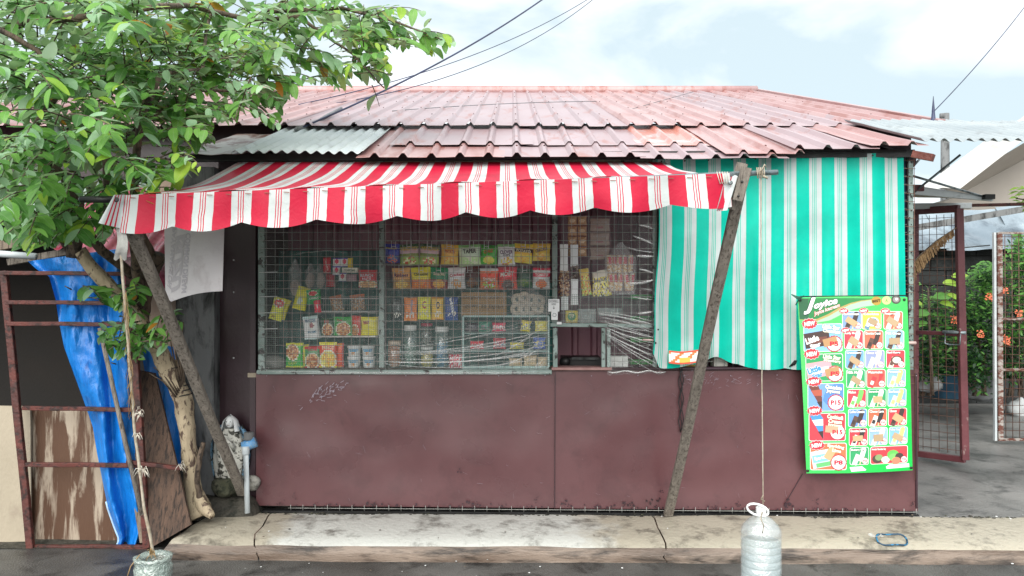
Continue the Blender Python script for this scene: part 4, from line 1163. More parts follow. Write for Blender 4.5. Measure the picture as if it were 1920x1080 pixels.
MB().grid(mantle, 30, 20, thick=(0, .008, 0)).build('mantle', M_statueblue, st)
def oval(c, rx, ry, rz, n=16, m=10, cut=None):
    q = MB(); vs = []; fs = []
    for j in range(m+1):
        b_ = math.pi*j/m - math.pi/2
        for i in range(n):
            a_ = 2*math.pi*i/n; vs.append((c[0] + rx*math.cos(a_)*math.cos(b_), c[1] + ry*math.sin(a_)*math.cos(b_), c[2] + rz*math.sin(b_)))
    for j in range(m):
        for i in range(n): fs.append((j*n+i, j*n+(i+1) % n, (j+1)*n+(i+1) % n, (j+1)*n+i))
    q.add(vs, fs, 0, True); return q
hc = S0 + V((0, -.008, HS*.90))
hd = oval(hc, .030, .032, .042)
hd.prism([hc + V((-.004, -.030, .006)), hc + V((.004, -.030, .006)), hc + V((.006, -.031, -.008)), hc + V((-.006, -.031, -.008))], (0, -.007, 0))
hd.build('head', M_white, st)
def veil(u, v):
    a_ = math.pi*(-.27 + 1.54*u); b_ = v
    r = .042 + .03*(1-b_)**1.4
    top = math.cos(max(0, (b_-.55)/.45)*math.pi/2)
    return S0 + V((r*math.cos(a_)*max(.03, top), r*.9*math.sin(a_)*max(.03, top) + .0, HS*(.76 + .26*b_)))
MB().grid(veil, 28, 18, thick=(0, .004, 0)).build('veil', M_white, st)
for sx in (-.013, .013):
    oval(hc + V((sx, -.029, .006)), .004, .003, .003, 8, 6).build('eye', M_black, st)
MB().bar(hc + V((-.008, -.0315, -.018)), hc + V((.008, -.0315, -.018)), .003, .003).build('mouth', M_maroon, st)
for sx in (-1, 1):
    h_ = MB(); base = S0 + V((sx*.05, -.07, HS*.52))
    h_.tube([base, S0 + V((sx*.028, -.088, HS*.60)), S0 + V((sx*.008, -.092, HS*.66))], [.018, .014, .010], 8)
    for f_ in range(4):
        h_.tube([S0 + V((sx*(.006 + f_*.0035), -.093 - f_*.001, HS*.655)), S0 + V((sx*(.003 + f_*.003), -.094, HS*.71 - f_*.004))], [.0032, .002], 5)
    h_.build('arm', M_statue, st)
def rock(c, rx, ry, rz, m_, name, seed=0, parent=None, **k):
    q = oval(c, rx, ry, rz, 22, 12)
    q.v = [tuple(V(p_) + (V(p_)-V(c)).normalized()*min(rx, rz)*.5*nz(p_[0]*11, p_[1]*11, p_[2]*11 + seed)) for p_ in q.v]
    return q.build(name, m_, parent, **k)
rock(P(430, 912, 5.2), .115, .10, .075, M_moss, 'mossy_base', 2, st)
rock(P(474, 905, 5.18), .045, .04, .05, mat('pale_rubble', '8d8c86', 'a3a19a', '4e4d48', scale=12, rough=.9, bump=.5), 'rubble_lump', 5, label='pale lump of rubble behind the grey pipe at the corner of the shop', cat='rubble')
pv = thing('drain_pipe', 'short grey pipe with blue elbow at the left corner of the maroon shop front', 'pipe', P(464, 962, 5.02))
MB().tube([P(464, 962, 5.02), P(461, 850, 5.06), P(462, 842, 5.07), P(468, 838, 5.09)], .0175, 14).build('standpipe', M_pvc, pv)
MB().lathe([(.022, 0), (.024, .004), (.024, .05), (.022, .054)], P(461, 852, 5.06), 16).build('elbow_collar', M_pvc, pv)
MB().tube([P(456, 838, 5.09), P(480, 828, 5.1)], .036, 14).build('blue_elbow', M_bluecap, pv)
MB().lathe([(.038, 0), (.038, .012), (.034, .014), (.034, .045), (.03, .05)], P(467, 824, 5.1), 18).build('cap', M_colm, pv)
# faded banner turned back to front
bn = thing('faded_banner', 'faded white cloth banner with reversed grey lettering hanging below the left end of the awning', 'banner', P(360, 565, 4.3))
def bf(u, v, lay=0):
    px = 308 + (421 - 308)*u + (2*v) - 6*u*v; topy = 405; boty = 546 + 24*(1-u)**1.0 + 0*u - 6*math.sin(u*3.1)
    if u < .1: boty -= (0.1-u)*160
    return P(px, topy + (boty-topy)*v, 4.3 - .15*u - .0009*lay + .012*math.sin(u*6 + v))
M_ban = mat('greyed_white_banner', 'c3bfc2', 'cecbce', 'ada6a9', scale=3, rough=.7, bump=.15, cut=(.55, .75))
MB().grid(bf, 30, 24, thick=(0, .002, 0)).build('cloth', M_ban, bn)
mb = MB(); gb = C('aba7ae')
put_text(mb, bf, 'ISUZU', .23, .56, .70, .16, C('afabb0'), rot=-82, bold=.06, shear=.2, lay=3, mirror=True)
put_text(mb, bf, 'COMMON DREAM', .36, .58, .74, .09, gb, rot=-84, bold=.04, lay=3, mirror=True)
put_text(mb, bf, 'PAYAMANSION', .12, .5, .72, .07, C('b0acb2'), rot=-82, bold=.04, lay=3, mirror=True)
mb.build('lettering', M_matte, bn)

# rusty gate frame --------------------------------------------------
gt = thing('rusty_gate', 'rusty brown steel gate frame without mesh leaning at the left edge', 'gate', P(150, 1028, 4.74))
def gb_(a_, b_, w=.036, dd=.03, name='rail'):
    MB().bar(a_, b_, w, dd, ch=.003, jag=.004).build(name, M_rust, gt)
gb_(P(58, 1030, 4.74), P(7, 508, 4.80), .045, name='stile')
gb_(P(276, 1026, 4.72), P(243, 508, 4.76), .045, name='stile')
for (x0, y0, x1, y1) in ((0, 512, 252, 513), (12, 567, 238, 568), (16, 607, 242, 608), (44, 765, 258, 768), (50, 871, 262, 872), (60, 1026, 278, 1025)):
    gb_(P(x0, y0, 4.76), P(x1, y1, 4.73), .026)
gb_(P(238, 866, 4.70), P(342, 878, 4.72), .024, name='drop_bolt')
tf = MB(); mb = tf
tuft(338, 872, 4.68, 9, .06); tuft(262, 768, 4.68, 7, .05)
tf.build('twine_knot', [M_raffia], gt, kind='stuff')
def sheet3(name, m_, pts, label, cat, th=.012, nu=20, nv=20, wob=.006, group=None):
    """board through four points TL TR BR BL"""
    a_, b_, c_, d_ = pts
    def f(u, v):
        q = a_.lerp(b_, u).lerp(d_.lerp(c_, u), v)
        return q + V((0, wob*nz(q.x*4, q.z*3, 3), 0))
    return MB().grid(f, nu, nv, thick=(0, th, 0)).build(name, m_, label=label, cat=cat, group=group)
sheet3('plywood_sheet', M_ply2, (P(-60, 760, 4.86), P(56, 762, 4.86), P(58, 1026, 4.84), P(-60, 1026, 4.84)), 'plain beige plywood sheet at the far left edge behind the rusty gate stile', 'plywood')
sheet3('plywood_sheet', M_ply, (P(44, 764, 4.90), P(240, 766, 4.90), P(232, 1025, 4.88), P(52, 1025, 4.88)), 'water stained plywood sheet closing the bottom of the rusty gate', 'plywood')
sheet3('leaning_board', M_board, (P(232, 690, 4.98), P(290, 700, 5.0), P(358, 984, 4.70), P(288, 1024, 4.66)), 'wide dark brown board leaning between rusty gate and tree trunk', 'board', .02)
sheet3('leaning_board', M_board2, (P(206, 650, 5.0), P(240, 655, 5.0), P(292, 1016, 4.72), P(262, 1018, 4.72)), 'narrower grey brown board leaning beside the wide dark board', 'board', .02)
MB().tube([P(188, 615, 4.72), P(228, 800, 4.69), P(266, 966, 4.66)], .014, 9, rough=.4).build('leaning_stick', M_wood, label='thin grey stick leaning behind the blue tarpaulin edge', cat='stick')
# blue tarpaulin
Lf = [(490, 52), (506, 70), (518, 92), (560, 104), (600, 110), (650, 120), (700, 138), (760, 160), (800, 174), (850, 182), (900, 192), (950, 202), (985, 214), (1010, 224), (1030, 218), (1038, 218)]
Rt = [(466, 225), (490, 228), (510, 228), (560, 232), (600, 234), (650, 236), (700, 240), (760, 244), (800, 248), (850, 254), (900, 260), (950, 266), (985, 270), (1010, 262), (1022, 258), (1026, 240)]
def tb(v, A_):
    k = v*(len(A_)-1); i = min(int(k), len(A_)-2); f = k - i
    return (A_[i][0] + (A_[i+1][0]-A_[i][0])*f, A_[i][1] + (A_[i+1][1]-A_[i][1])*f)
def tarp(u, v):
    ya, xa_ = tb(v, Lf); yb, xb_ = tb(v, Rt)
    px = xa_ + (xb_-xa_)*u; py = ya + (yb-ya)*u
    d = 4.80 + .045*math.sin(u*11 + v*3.5 + 3*nz(u*2, v*4)) + .02*nz(px*.05, py*.02) - (.07*max(0, v-.9)*8)*(.5) + .012*nz(px*.12, py*.07, 5)
    return P(px, py, d)
tp = thing('blue_tarpaulin', 'creased bright blue tarpaulin strip hanging from the shed down to the road', 'tarpaulin', P(225, 1036, 4.75))
MB().grid(tarp, 40, 110, thick=(0, .003, 0)).build('sheet', M_tarp, tp)
MB().tube([tarp(0, .72 + .28*i/14) + V((0, -.006, 0)) for i in range(15)], .006, 6).build('hem', mat('pale_blue_hem', '8fb4d2', 'a9c4da', scale=9, bump=.2), tp)
def tarp2(u, v):
    px = 262 + 40*v + (62 + 10*v)*u; py = 640 + 235*v + 10*u
    return P(px, py, 5.12 + .03*math.sin(u*8 + v*3) + .02*nz(px*.06, py*.03))
MB().grid(tarp2, 20, 30, thick=(0, .003, 0)).build('blue_tarpaulin', M_tarp, label='small blue tarpaulin piece showing between leaning board and tree trunk', cat='tarpaulin')
# shed -------------------------------------------------------------
sh = thing('lean_to_shed', 'dark open shed with grey timber eave and crimson roof sheets behind the tree', 'shed', V((-3.7, 5.6, 0)))
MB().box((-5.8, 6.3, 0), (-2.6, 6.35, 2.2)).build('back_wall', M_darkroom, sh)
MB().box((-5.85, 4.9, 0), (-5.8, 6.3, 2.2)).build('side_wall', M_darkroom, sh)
MB().bar(P(-80, 472, 4.95), P(132, 434, 5.05), .085, .03, up=(0, -1, 0), ch=.003).build('eave_board', M_board2, sh)
MB().bar(P(15, 492, 5.05), P(182, 462, 5.15), .045, .03, up=(0, -1, 0), ch=.003).build('lower_beam', M_wood, sh)
MB().tube([P(-40, 473, 4.85), P(68, 481, 4.9)], .022, 14).build('conduit', M_pvc, sh)
M_pinkroof = mat('wet_crimson_roof_paint', '9c3b4e', 'b5566a', '7c2436', scale=2.4, rough=.25, bump=.05, coat=.4)
rs = MB()
def pk_(x):
    q = (x/.12) % 1
    return .016*math.sin(q*6.283)
rs.grid(lambda u, v: V((-3.15 + 1.05*u, 5.02 + .75*v + .0*u, 1.93 + .52*v + pk_(u*1.05) - .10*u)), 70, 6, thick=(0, 0, -.003))
rs.build('roof_sheet', M_pinkroof, sh)
MB().grid(lambda u, v: V((-2.98 + .8*u, 5.32 + .02*v, 1.62 + .62*v + .01*math.sin(u*40))), 60, 6, thick=(0, .003, 0)).build('side_sheet', M_pinkroof, sh)
MB().grid(lambda u, v: V((-5.9 + 2.75*u, 5.0 + 1.4*v, 1.98 + .12*u + .2*v + .012*math.sin(u*120))), 120, 4, thick=(0, 0, -.003)).build('roof_sheet', mat('old_brown_roof', '5a3f3c', '6f5652', scale=3, rough=.5, bump=.1), sh)
rnd2 = random.Random(11)
for k in range(0):    # clutter in the dark: sacks and boxes barely visible
    px = rnd2.uniform(40, 260); d = rnd2.uniform(5.3, 5.9); w = rnd2.uniform(.06, .2)
    q = MB(); a_ = P(px, 760 - rnd2.uniform(0, 60), d); q.bar(a_, a_ + V((w, 0, rnd2.uniform(.0, .05))), .06, .08, up=(0, 0, 1), ch=.012)
    q.build('stored_item', rnd2.choice([M_darkroom, M_darkmaroon]), sh)
# ================================================================== GOODS IN THE WINDOW
DG = -.075        # metres behind the shop-front plane
def Q3(cx, cy): return (480 + cx/3.374, 400 + cy/3.375)      # enlarged crop of the left bay
def Q4(cx, cy): return (840 + cx/3.376, 400 + cy/3.375)      # enlarged crop of the middle and right bays
def pack(name, label, cat, group, cx, cy, w, h, art, rot=0, off=DG, bulge=.020, texts=(), crimp=True, m=None, seed=None):
    """a filled bag or packet; cx,cy,w,h in photo pixels; art(u,v)->hex colour, v downward"""
    seed = rnd.random()*50 if seed is None else seed
    if name == 'snack_bag': w *= 1.08; h *= 1.04; rot += rnd.uniform(-4, 4); bulge *= 1.4
    ca, sa = math.cos(R(rot)), math.sin(R(rot))
    def f(u, v, lay=0):
        sx = (u-.5)*w; sy = (v-.5)*h
        e = max(0, (1 - abs(2*u-1)**2.6))*max(0, (1 - abs(2*v-1)**2.2))
        pinch = 1 - .07*math.sin(math.pi*v) + .02*nz(v*5, seed)
        sx *= pinch
        sy += (.02*h)*nz(u*4, v*2, seed)
        b = bulge*(e**.6 if e > 0 else 0)*(1 + .25*nz(u*4, v*4, seed)) + .0025*nz(u*11, v*11, seed) + .0009*lay
        return W(cx + sx*ca - sy*sa, cy + sx*sa + sy*ca, off + b)
    g_ = MB().grid(f, 12, 16, colf=lambda u, v: tuple(min(.86, q_*1.45) for q_ in C(art(u, v))[:3]) + (1.0,), thick=(0, .012, 0))
    for t_ in texts:
        s, tx, ty, tw, th_, col = t_[:6]; r_ = t_[6] if len(t_) > 6 else 0
        put_text(g_, f, s, tx, ty, tw, th_, C(col), r_, bold=.03, lay=3, shear=t_[7] if len(t_) > 7 else 0)
    o = g_.build(name, m or M_print, label=label, cat=cat, group=group)
    return o
def ell(u, v, cx, cy, rx, ry): return ((u-cx)/rx)**2 + ((v-cy)/ry)**2 < 1
def art_snack(base, top, mid=None, food=None, band=None):
    r_ = random.Random(int(base, 16) % 999)
    def a_(u, v):
        if v < .12: return top
        if food and ell(u, v, .5, .78, .36, .2): return r_.choice(food)
        if band and .28 < v < .46: return band
        if mid and v > .55: return mid
        return base
    return a_
SN = 'snack bags clipped in two rows behind the mesh'
rowA = [(862, 255, 92, 118, '1d2a86', '232f93', '142068', ['c05a3a', '2b5c8a'], None, [('Piattos', .45, .22, .7, .1, 'd8c23c')], 'dark blue snack bag with yellow diamond, first in the top row'),
 (970, 262, 116, 130, '6b7a34', '274a22', '7f9a4a', ['d8c9a0', 'a5492c', '88a04a'], 'b59aa0', [('NACHO', .5, .22, .84, .17, 'e0b85e')], 'olive nacho bag second in the top row, beside the dark blue bag'),
 (1098, 262, 118, 130, '66762f', '1f3d22', '8ba04f', ['d8c9a0', 'c0604a', '90a850'], 'b59aa0', [('NACHO', .5, .22, .84, .17, 'e0b85e')], 'olive nacho bag third in the top row, left of the orange bag'),
 (1226, 262, 104, 124, 'e0a044', 'e9a52e', 'dca54c', ['e5b566', 'c98a3c'], None, [('PATATA', .5, .34, .6, .17, 'b8402a')], 'golden orange chip bag with red word in the top row')]
for cx, cy, w, h, b_, t_, m_, fd, bd, tx, lb in rowA:
    x, y = Q3(cx, cy); pack('snack_bag', lb, 'snack bag', SN, x, y, w/3.374, h/3.375, art_snack(b_, t_, m_, fd, bd), texts=tx)
rowA2 = [(138, 266, 132, 130, 'b9cdb4', '7ab36e', 'b3cf9c', ['a8cf8a', 'c4d9b0'], None, [('TAPER', .5, .3, .62, .2, '2c322e')], 0, 'pale green chip bag with dark thin letters in the top row'),
 (260, 262, 100, 118, '3d9a34', '2f7f2b', '49a33a', ['e3b848', 'e8c65a'], None, [('CHIZ', .45, .32, .6, .17, 'd8472f', -10)], 0, 'bright green cheese snack bag in the top row'),
 (370, 264, 104, 132, 'dcd6da', '7fae72', 'e3dadd', ['e9c254', 'c47a54', 'e8e0dd'], None, [('CLOVER', .5, .36, .78, .17, '5b2f5e'), ('CHIPS', .5, .5, .44, .09, '3a2a35')], 3, 'white and plum chip bag with a green top strip in the top row'),
 (477, 254, 112, 118, 'e2a42c', 'e8b42a', 'e9c04a', ['e7b24a', 'd59a34'], '2b241c', [('POTATO', .5, .37, .8, .15, 'e8d9b0', 2)], 4, 'yellow chip bag with a black word band, second from the right in the top row'),
 (592, 246, 104, 106, 'e3ab3c', 'dba43a', 'e4b85a', ['c98f3c', 'e0b25a'], None, [('CRACKLE', .48, .36, .72, .18, '3b2f6a', -14)], 0, 'yellow chip bag with slanted violet word at the right end of the top row')]
for cx, cy, w, h, b_, t_, m_, fd, bd, tx, rt_, lb in rowA2:
    x, y = Q4(cx, cy); pack('snack_bag', lb, 'snack bag', SN, x, y, w/3.376, h/3.375, art_snack(b_, t_, m_, fd, bd), texts=tx, rot=rt_)
rowB = [(Q3(920, 412), 106, 128, 'c9965a', 'd0a068', 'a97c3c', ['c49a48', 'd8b25c'], None, [('Rinbees', .5, .34, .8, .17, '54305a')], 'tan snack bag with purple word, first in the lower row'),
 (Q3(1045, 410), 120, 132, 'e3bd34', 'e9cf3c', 'df6f2e', ['e38433', 'd8602a'], None, [('Oheese', .5, .32, .76, .15, '6a6a3a')], 'yellow and orange snack bag second in the lower row'),
 (Q3(1158, 410), 112, 130, '17724c', '128052', '7c1f22', ['d88a3c', 'e0a648'], None, [('Snacku', .5, .3, .66, .15, 'd8ccb0')], 'dark green and red snack bag third in the lower row'),
 (Q4(55, 410), 104, 128, 'd8d4d0', 'd6c8cf', 'd9d6d0', ['b9b6b0', 'd68e48'], None, [('Crackers', .5, .34, .86, .14, 'c02a44', -6)], 'white snack bag with red slanted word in the lower row'),
 (Q4(152, 402), 100, 130, '4b1f1e', '6a2a24', '35201c', ['8a5a2c', '6a3a22'], None, [], 'dark brown snack bag set further back in the lower row'),
 (Q4(260, 415), 110, 128, 'e2653a', 'e8ddd8', 'd9773f', ['e6dad0', 'd8442e', '8fae3c'], 'd8442e', [('Sweet', .5, .5, .7, .15, 'f0ddd0')], 'orange and white snack bag under the white and plum one'),
 (Q4(378, 412), 112, 140, 'c03038', 'a83a48', 'c9432c', ['3d2420', '5a332a'], None, [('MOBY', .48, .30, .8, .19, 'e6e0da', -6, .2)], 'red snack bag with black and white word in the lower row'),
 (Q4(484, 408), 96, 110, '1f4a38', '27543f', '2a6a3a', ['6f8a3a', '4c7a3a'], None, [], 'dark green snack bag half hidden in the shade of the lower row'),
 (Q4(592, 410), 104, 126, 'cdd0cc', 'c02f48', 'd0d3cf', ['d8733c', 'c96030'], 'c02f48', [('TOMATO', .5, .33, .76, .13, 'f0e0dc')], 'red and white snack bag with orange tomato at the right of the lower row')]
for (x, y), w, h, b_, t_, m_, fd, bd, tx, lb in rowB:
    back = 'further back' in lb or 'half hidden' in lb
    pack('snack_bag', lb, 'snack bag', SN, x, y, w/3.37, h/3.375, art_snack(b_, t_, m_, fd, bd), texts=tx, off=DG - (.08 if back else 0))
# hangers
hg = thing('snack_hanger', 'white wire hanger rack holding the two rows of snack bags', 'rack', W(880, 540, DG))
mb = MB()
for row, ys in ((0, 452), (1, 497)):
    xs = ([738, 767, 805, 842, 884] + [912, 949, 981, 1013]) if row == 0 else [752, 789, 822, 855, 881, 915, 952, 984, 1018]
    for x in xs:
        for dx in (-4, 4): mb.tube([W(x + dx, ys, DG + .04), W(x + dx, ys + 15, DG + .04)], .0018, 5)
        mb.tube([W(x - 4, ys + 10, DG + .04), W(x + 4, ys + 10, DG + .04)], .0018, 5)
mb.build('hook', M_white, hg, kind='stuff')
for ys in (452, 498, 544): MB().tube([W(726, ys, DG + .03), W(1032, ys - 1, DG + .03)], .0018, 6).build('rail', M_wire, hg)
# biscuit packets
BP = 'tall biscuit packets hung in the middle bay'
rowC = [(892, 608, 78, 140, '1f2b2c', '2a3a3c', 'black biscuit packet with small white print at the left of the packet row', [('W', .6, .4, .3, .14, 'c9cfcf', 90)]),
 (978, 606, 84, 146, 'dd7436', 'd8803f', 'orange biscuit packet with blue oval print', [('Choco', .62, .4, .6, .16, '5f87b0', 90)]),
 (1064, 600, 82, 144, 'e6c52e', 'e8cf3a', 'yellow biscuit packet with a red crescent', [('C', .5, .36, .3, .34, 'b0283c', 0)]),
 (1148, 602, 78, 142, 'dda63c', 'dc8d2e', 'amber biscuit packet with a black crescent', [('O', .55, .36, .3, .34, '26231f', 10)]),
 (1236, 604, 88, 146, '14397c', '1a458a', 'deep blue biscuit packet with white splash print', [('Milk', .55, .4, .8, .2, 'dfe6ec', 70)])]
for cx, cy, w, h, b_, t_, lb, tx in rowC:
    x, y = Q3(cx, cy); r_ = random.Random(w)
    pack('biscuit_packet', lb, 'biscuit packet', BP, x, y, w/3.374, h/3.375, (lambda b_, t_, r_: lambda u, v: t_ if v < .08 or v > .93 else (r_.choice([b_, b_, 'd8cfc0']) if (.6 < v < .85 and .15 < u < .8) else b_))(b_, t_, r_), texts=tx, bulge=.012, off=DG + .01)
# cardboard sign
sg = thing('cardboard_sign', 'brown cardboard sign with handwritten words hanging behind the mesh', 'sign', W(907, 590, DG))
def cf(u, v, lay=0):
    x, y = Q4(84 + 286*u, 500 + 146*v); return W(x, y, DG + .05 + .0008*lay + .003*math.sin(u*5))
MB().grid(cf, 14, 10, thick=(0, .004, 0)).build('board', mat('brown_cardboard', '8a6b48', 'a08058', 'b08c4e', scale=5, rough=.85, bump=.1, stretch=(.3, 1, 6), cut=(.55, .65)), sg)
mb = MB()
put_text(mb, cf, 'Original na suka', .44, .22, .78, .2, C('2e2a26'), 0, bold=-.005, shear=.15, lay=2)
put_text(mb, cf, 'gawa sa Japan', .5, .62, .84, .24, C('2e2a26'), 3, bold=-.005, shear=.15, lay=2)
mb.build('handwriting', M_matte, sg)
# ring crackers in a clear bag
def torus(mb, c, R1, r, n=14, m_=8, tilt=0, col=None, mi=0):
    vs = []; fs = []
    for i in range(n):
        a_ = 2*math.pi*i/n
        for j in range(m_):
            b_ = 2*math.pi*j/m_; q = R1 + r*math.cos(b_)*(1 + .2*nz(i, j))
            vs.append((c[0] + q*math.cos(a_), c[1] + r*math.sin(b_) + tilt*math.cos(a_)*R1, c[2] + q*math.sin(a_)))
    for i in range(n):
        for j in range(m_): fs.append((i*m_+j, ((i+1) % n)*m_+j, ((i+1) % n)*m_+(j+1) % m_, i*m_+(j+1) % m_))
    mb.add(vs, fs, mi, True, col=col)
rb_ = thing('ring_cracker_bag', 'clear bag of eight white ring crackers right of the cardboard sign', 'cracker bag', W(990, 592, DG))
M_crk = mat('pale_cracker', 'c4b9a6', 'd6ccbb', '9c8563', scale=30, rough=.85, bump=.4, cut=(.55, .65))
for i, (cx, cy) in enumerate([(440, 545), (482, 535), (530, 548), (575, 555), (435, 605), (480, 608), (525, 606), (568, 600)]):
    q = MB(); torus(q, W(*Q4(cx, cy), DG + .03), .030, .016, tilt=rnd.uniform(-.4, .4)); q.build('cracker', M_crk, rb_)
def clearbag(cx, cy, w, h, off, name='bag_film', parent=None, m=None, knot=True, **k):
    def f(u, v):
        a_ = 2*math.pi*u; t_ = 1 - v
        nk = .15 if knot else .8
        ww = w/2*(1 if t_ < .72 else 1 - (1-nk)*((t_-.72)/.28)**.8)
        rr = 1 + .08*nz(math.cos(a_)*3, t_*5, cx)
        q = W(cx + ww*math.cos(a_)*rr, cy + (v-.5)*h, off)
        return q + V((0, -.035*math.sin(a_)*(ww/(w/2))*rr, 0))
    return MB().grid(f, 24, 14).build(name, m or M_bagfilm, parent, **k)
clearbag(*Q4(520, 565), 72, 48, DG + .02, parent=rb_)
# little glass cabinet
gc = thing('glass_cabinet', 'small pale framed glass display cabinet with packets on shelves behind the gathered plastic', 'display case', W(950, 690, DG))
M_aqua = mat('pale_aqua_frame', '9dbdba', 'b0ccc8', scale=9, rough=.5, bump=0)
c_ = [Q4(97, 652), Q4(638, 652), Q4(638, 972), Q4(97, 972)]
for i in range(4): MB().bar(W(*c_[i], DG + .05), W(*c_[(i+1) % 4], DG + .05), .012, .012).build('frame_bar', M_aqua, gc)
for (a_, b_) in (((97, 652), (97, 972)), ((638, 652), (638, 972))):
    MB().add([W(*Q4(*a_), DG + .05), W(*Q4(*a_), DG - .25), W(*Q4(*b_), DG - .25), W(*Q4(*b_), DG + .05)], [(0, 1, 2, 3)]).build('side_pane', M_jarglass, gc)
for cy in (752, 862, 972): MB().bar(W(*Q4(100, cy), DG - .1), W(*Q4(636, cy), DG - .1), .006, .28, up=(0, -1, 0)).build('shelf', M_aqua, gc)
GS = 'small packets inside the glass cabinet'
def sp(cx0, cy0, cx1, cy1, cols, lb, tx=(), rot=0, off=DG - .02, nm='small_packet'):
    r_ = random.Random(int(cx0*7 + cy0))
    x0, y0 = Q4(cx0, cy0); x1, y1 = Q4(cx1, cy1)
    pack(nm, lb, 'packet', GS, (x0+x1)/2, (y0+y1)/2, x1-x0, y1-y0, lambda u, v: cols[0] if (v < .3 or v > .8) else r_.choice(cols), texts=tx, rot=rot, off=off, bulge=.014)
sp(108, 692, 190, 750, ['2f2a33', '4a4450', '3a2f3a'], 'dark packet at the left end of the cabinet top shelf')
sp(190, 684, 272, 750, ['2f6f5a', '3a7c6a', '6a4a5a'], 'dark green packet beside the dark one on the cabinet top shelf')
sp(280, 692, 364, 748, ['c43a56', 'd9d0d2', 'c43a56'], 'crimson and white packet in the middle of the cabinet top shelf', [('HAPPY', .5, .5, .7, .26, 'f0e8ea')])
sp(462, 678, 524, 748, ['d8b93a', '3a57a0', 'e0c64a'], 'yellow and blue packet on the cabinet top shelf', rot=8)
sp(550, 680, 632, 748, ['dcc455', 'c9ad40', 'e6d98a'], 'pale yellow packet at the right end of the cabinet top shelf')
sp(140, 808, 226, 858, ['c23a46', 'd8d3d0', 'c9c4c2'], 'red and white tin at the left of the cabinet middle shelf', [('MEAT', .5, .5, .6, .3, 'a03040')])
sp(286, 790, 366, 858, ['b23a44', 'dcd9d6', '5a7a90'], 'red topped white tin in the middle of the cabinet middle shelf', [('TUNA', .5, .4, .6, .24, 'a03040')])
sp(392, 818, 480, 858, ['d9ba34', '35509a', 'e0c84e'], 'low yellow and blue packets on the cabinet middle shelf')
sp(540, 784, 618, 858, ['3c58a4', 'd9bd3c', '4a66b0'], 'blue packet with yellow base at the right of the cabinet middle shelf')
for i, (a_, b_, cc, dd) in enumerate(((386, 916, 470, 968), (478, 900, 562, 968), (566, 910, 632, 968))):
    sp(a_, b_, cc, dd, ['b9a58a', 'c9b89c', 'a98f6c'], ['flat bun pack at the left on the cabinet bottom shelf', 'taller bun pack in the middle of the cabinet bottom shelf', 'bun pack at the right end of the cabinet bottom shelf'][i], nm='bun_pack')
x, y = Q4(48, 935); pack('candy_bag', 'clear bag of red and white candies left of the glass cabinet', 'candy bag', None, x, y, 26, 26, (lambda r_: lambda u, v: r_.choice(['b53048', 'd9cfd0', 'c4505f']))(random.Random(3)), bulge=.03)
# tubs and jars
def jar(label, cx, ytop, ybot, w, body, lid, fill=None, cat='jar', group='jars and tubs along the counter', off=DG - .02, tub=False, ptext=None, fillh=.6):
    """one of the round containers; photo pixels"""
    b_ = W(cx, ybot, off); t_ = W(cx, ytop, off); H_ = t_.z - b_.z; r_ = w/2/F*b_.y
    th_ = thing('tub' if tub else 'jar', label, cat, b_, group)
    if tub:
        MB().lathe([(r_*.82, 0), (r_*.86, .004), (r_*.97, H_*.8)], b_, 20, col=C(body)).build('body', M_print, th_)
        MB().lathe([(r_*1.02, H_*.78), (r_*1.04, H_*.8), (r_*1.04, H_*.97), (r_*.98, H_)], b_, 20, col=C(lid)).build('lid', M_print, th_)
        q = MB()
        q.grid(lambda u, v: V((b_.x + r_*.96*math.sin(-1 + 2*u)*(.88 + .1*v), b_.y - r_*.985*math.cos(-1 + 2*u)*(.88 + .1*v), b_.z + H_*(.14 + .56*v))), 12, 4, colf=lambda u, v: C('6fa3c4') if (v > .6) else (C('e0984a') if .3 < u < .7 else C('dfe3e2')))
        q.build('printed_band', M_print, th_)
    else:
        MB().lathe([(r_*.9, 0), (r_*.97, .006), (r_*.97, H_*.84), (r_*.8, H_*.88)], b_, 20).build('body', M_jarglass, th_)
        MB().lathe([(r_*.9, H_*.87), (r_*.92, H_*.88), (r_*.92, H_*.985), (r_*.86, H_)], b_, 20, col=C(lid)).build('lid', M_print, th_)
        if fill:
            r2 = random.Random(int(cx*13)); q = MB()
            q.lathe([(.01, .004), (r_*.70, .006), (r_*.72, H_*fillh*.9), (.01, H_*fillh*.95)], b_, 12, col=C(fill[0]))
            for k in range(70):
                a_ = r2.uniform(math.pi, 2*math.pi); z = r2.uniform(.02, H_*fillh); s_ = r_*.2
                c = V((b_.x + r_*.75*math.cos(a_), b_.y + r_*.75*math.sin(a_), b_.z + z))
                q.lathe([(s_*.5, -s_*.6), (s_, 0), (s_*.5, s_*.6)], c, 5, smooth=False, col=C(r2.choice(fill)))
            q.build('contents', M_print, th_)
    return th_
for i, (a_, b_, cc, dd) in enumerate(((580, 836, 664, 902), (669, 836, 752, 902), (579, 904, 660, 974), (675, 904, 757, 974))):
    (x0, y0), (x1, y1) = Q3(a_, b_), Q3(cc, dd)
    jar(['upper left of the four stacked white tubs in the left bay', 'upper right of the four stacked white tubs in the left bay', 'lower left of the four stacked white tubs in the left bay', 'lower right of the four stacked white tubs in the left bay'][i], (x0+x1)/2, y0, y1, x1-x0, 'd6d9d8', 'e2e5e4', tub=True, cat='tub')
def jar3(lb, a_, b_, cc, dd, lid, fill, fh=.6, off=DG - .02):
    (x0, y0), (x1, y1) = Q3(a_, b_), Q3(cc, dd); jar(lb, (x0+x1)/2, y0, y1, x1-x0, '', lid, fill, off=off, fillh=fh)
jar3('clear jar of orange snacks just right of the second window post', 832, 806, 922, 974, 'c9b8a6', ['c9763a', 'd98c4c', 'b8653a'], .85)
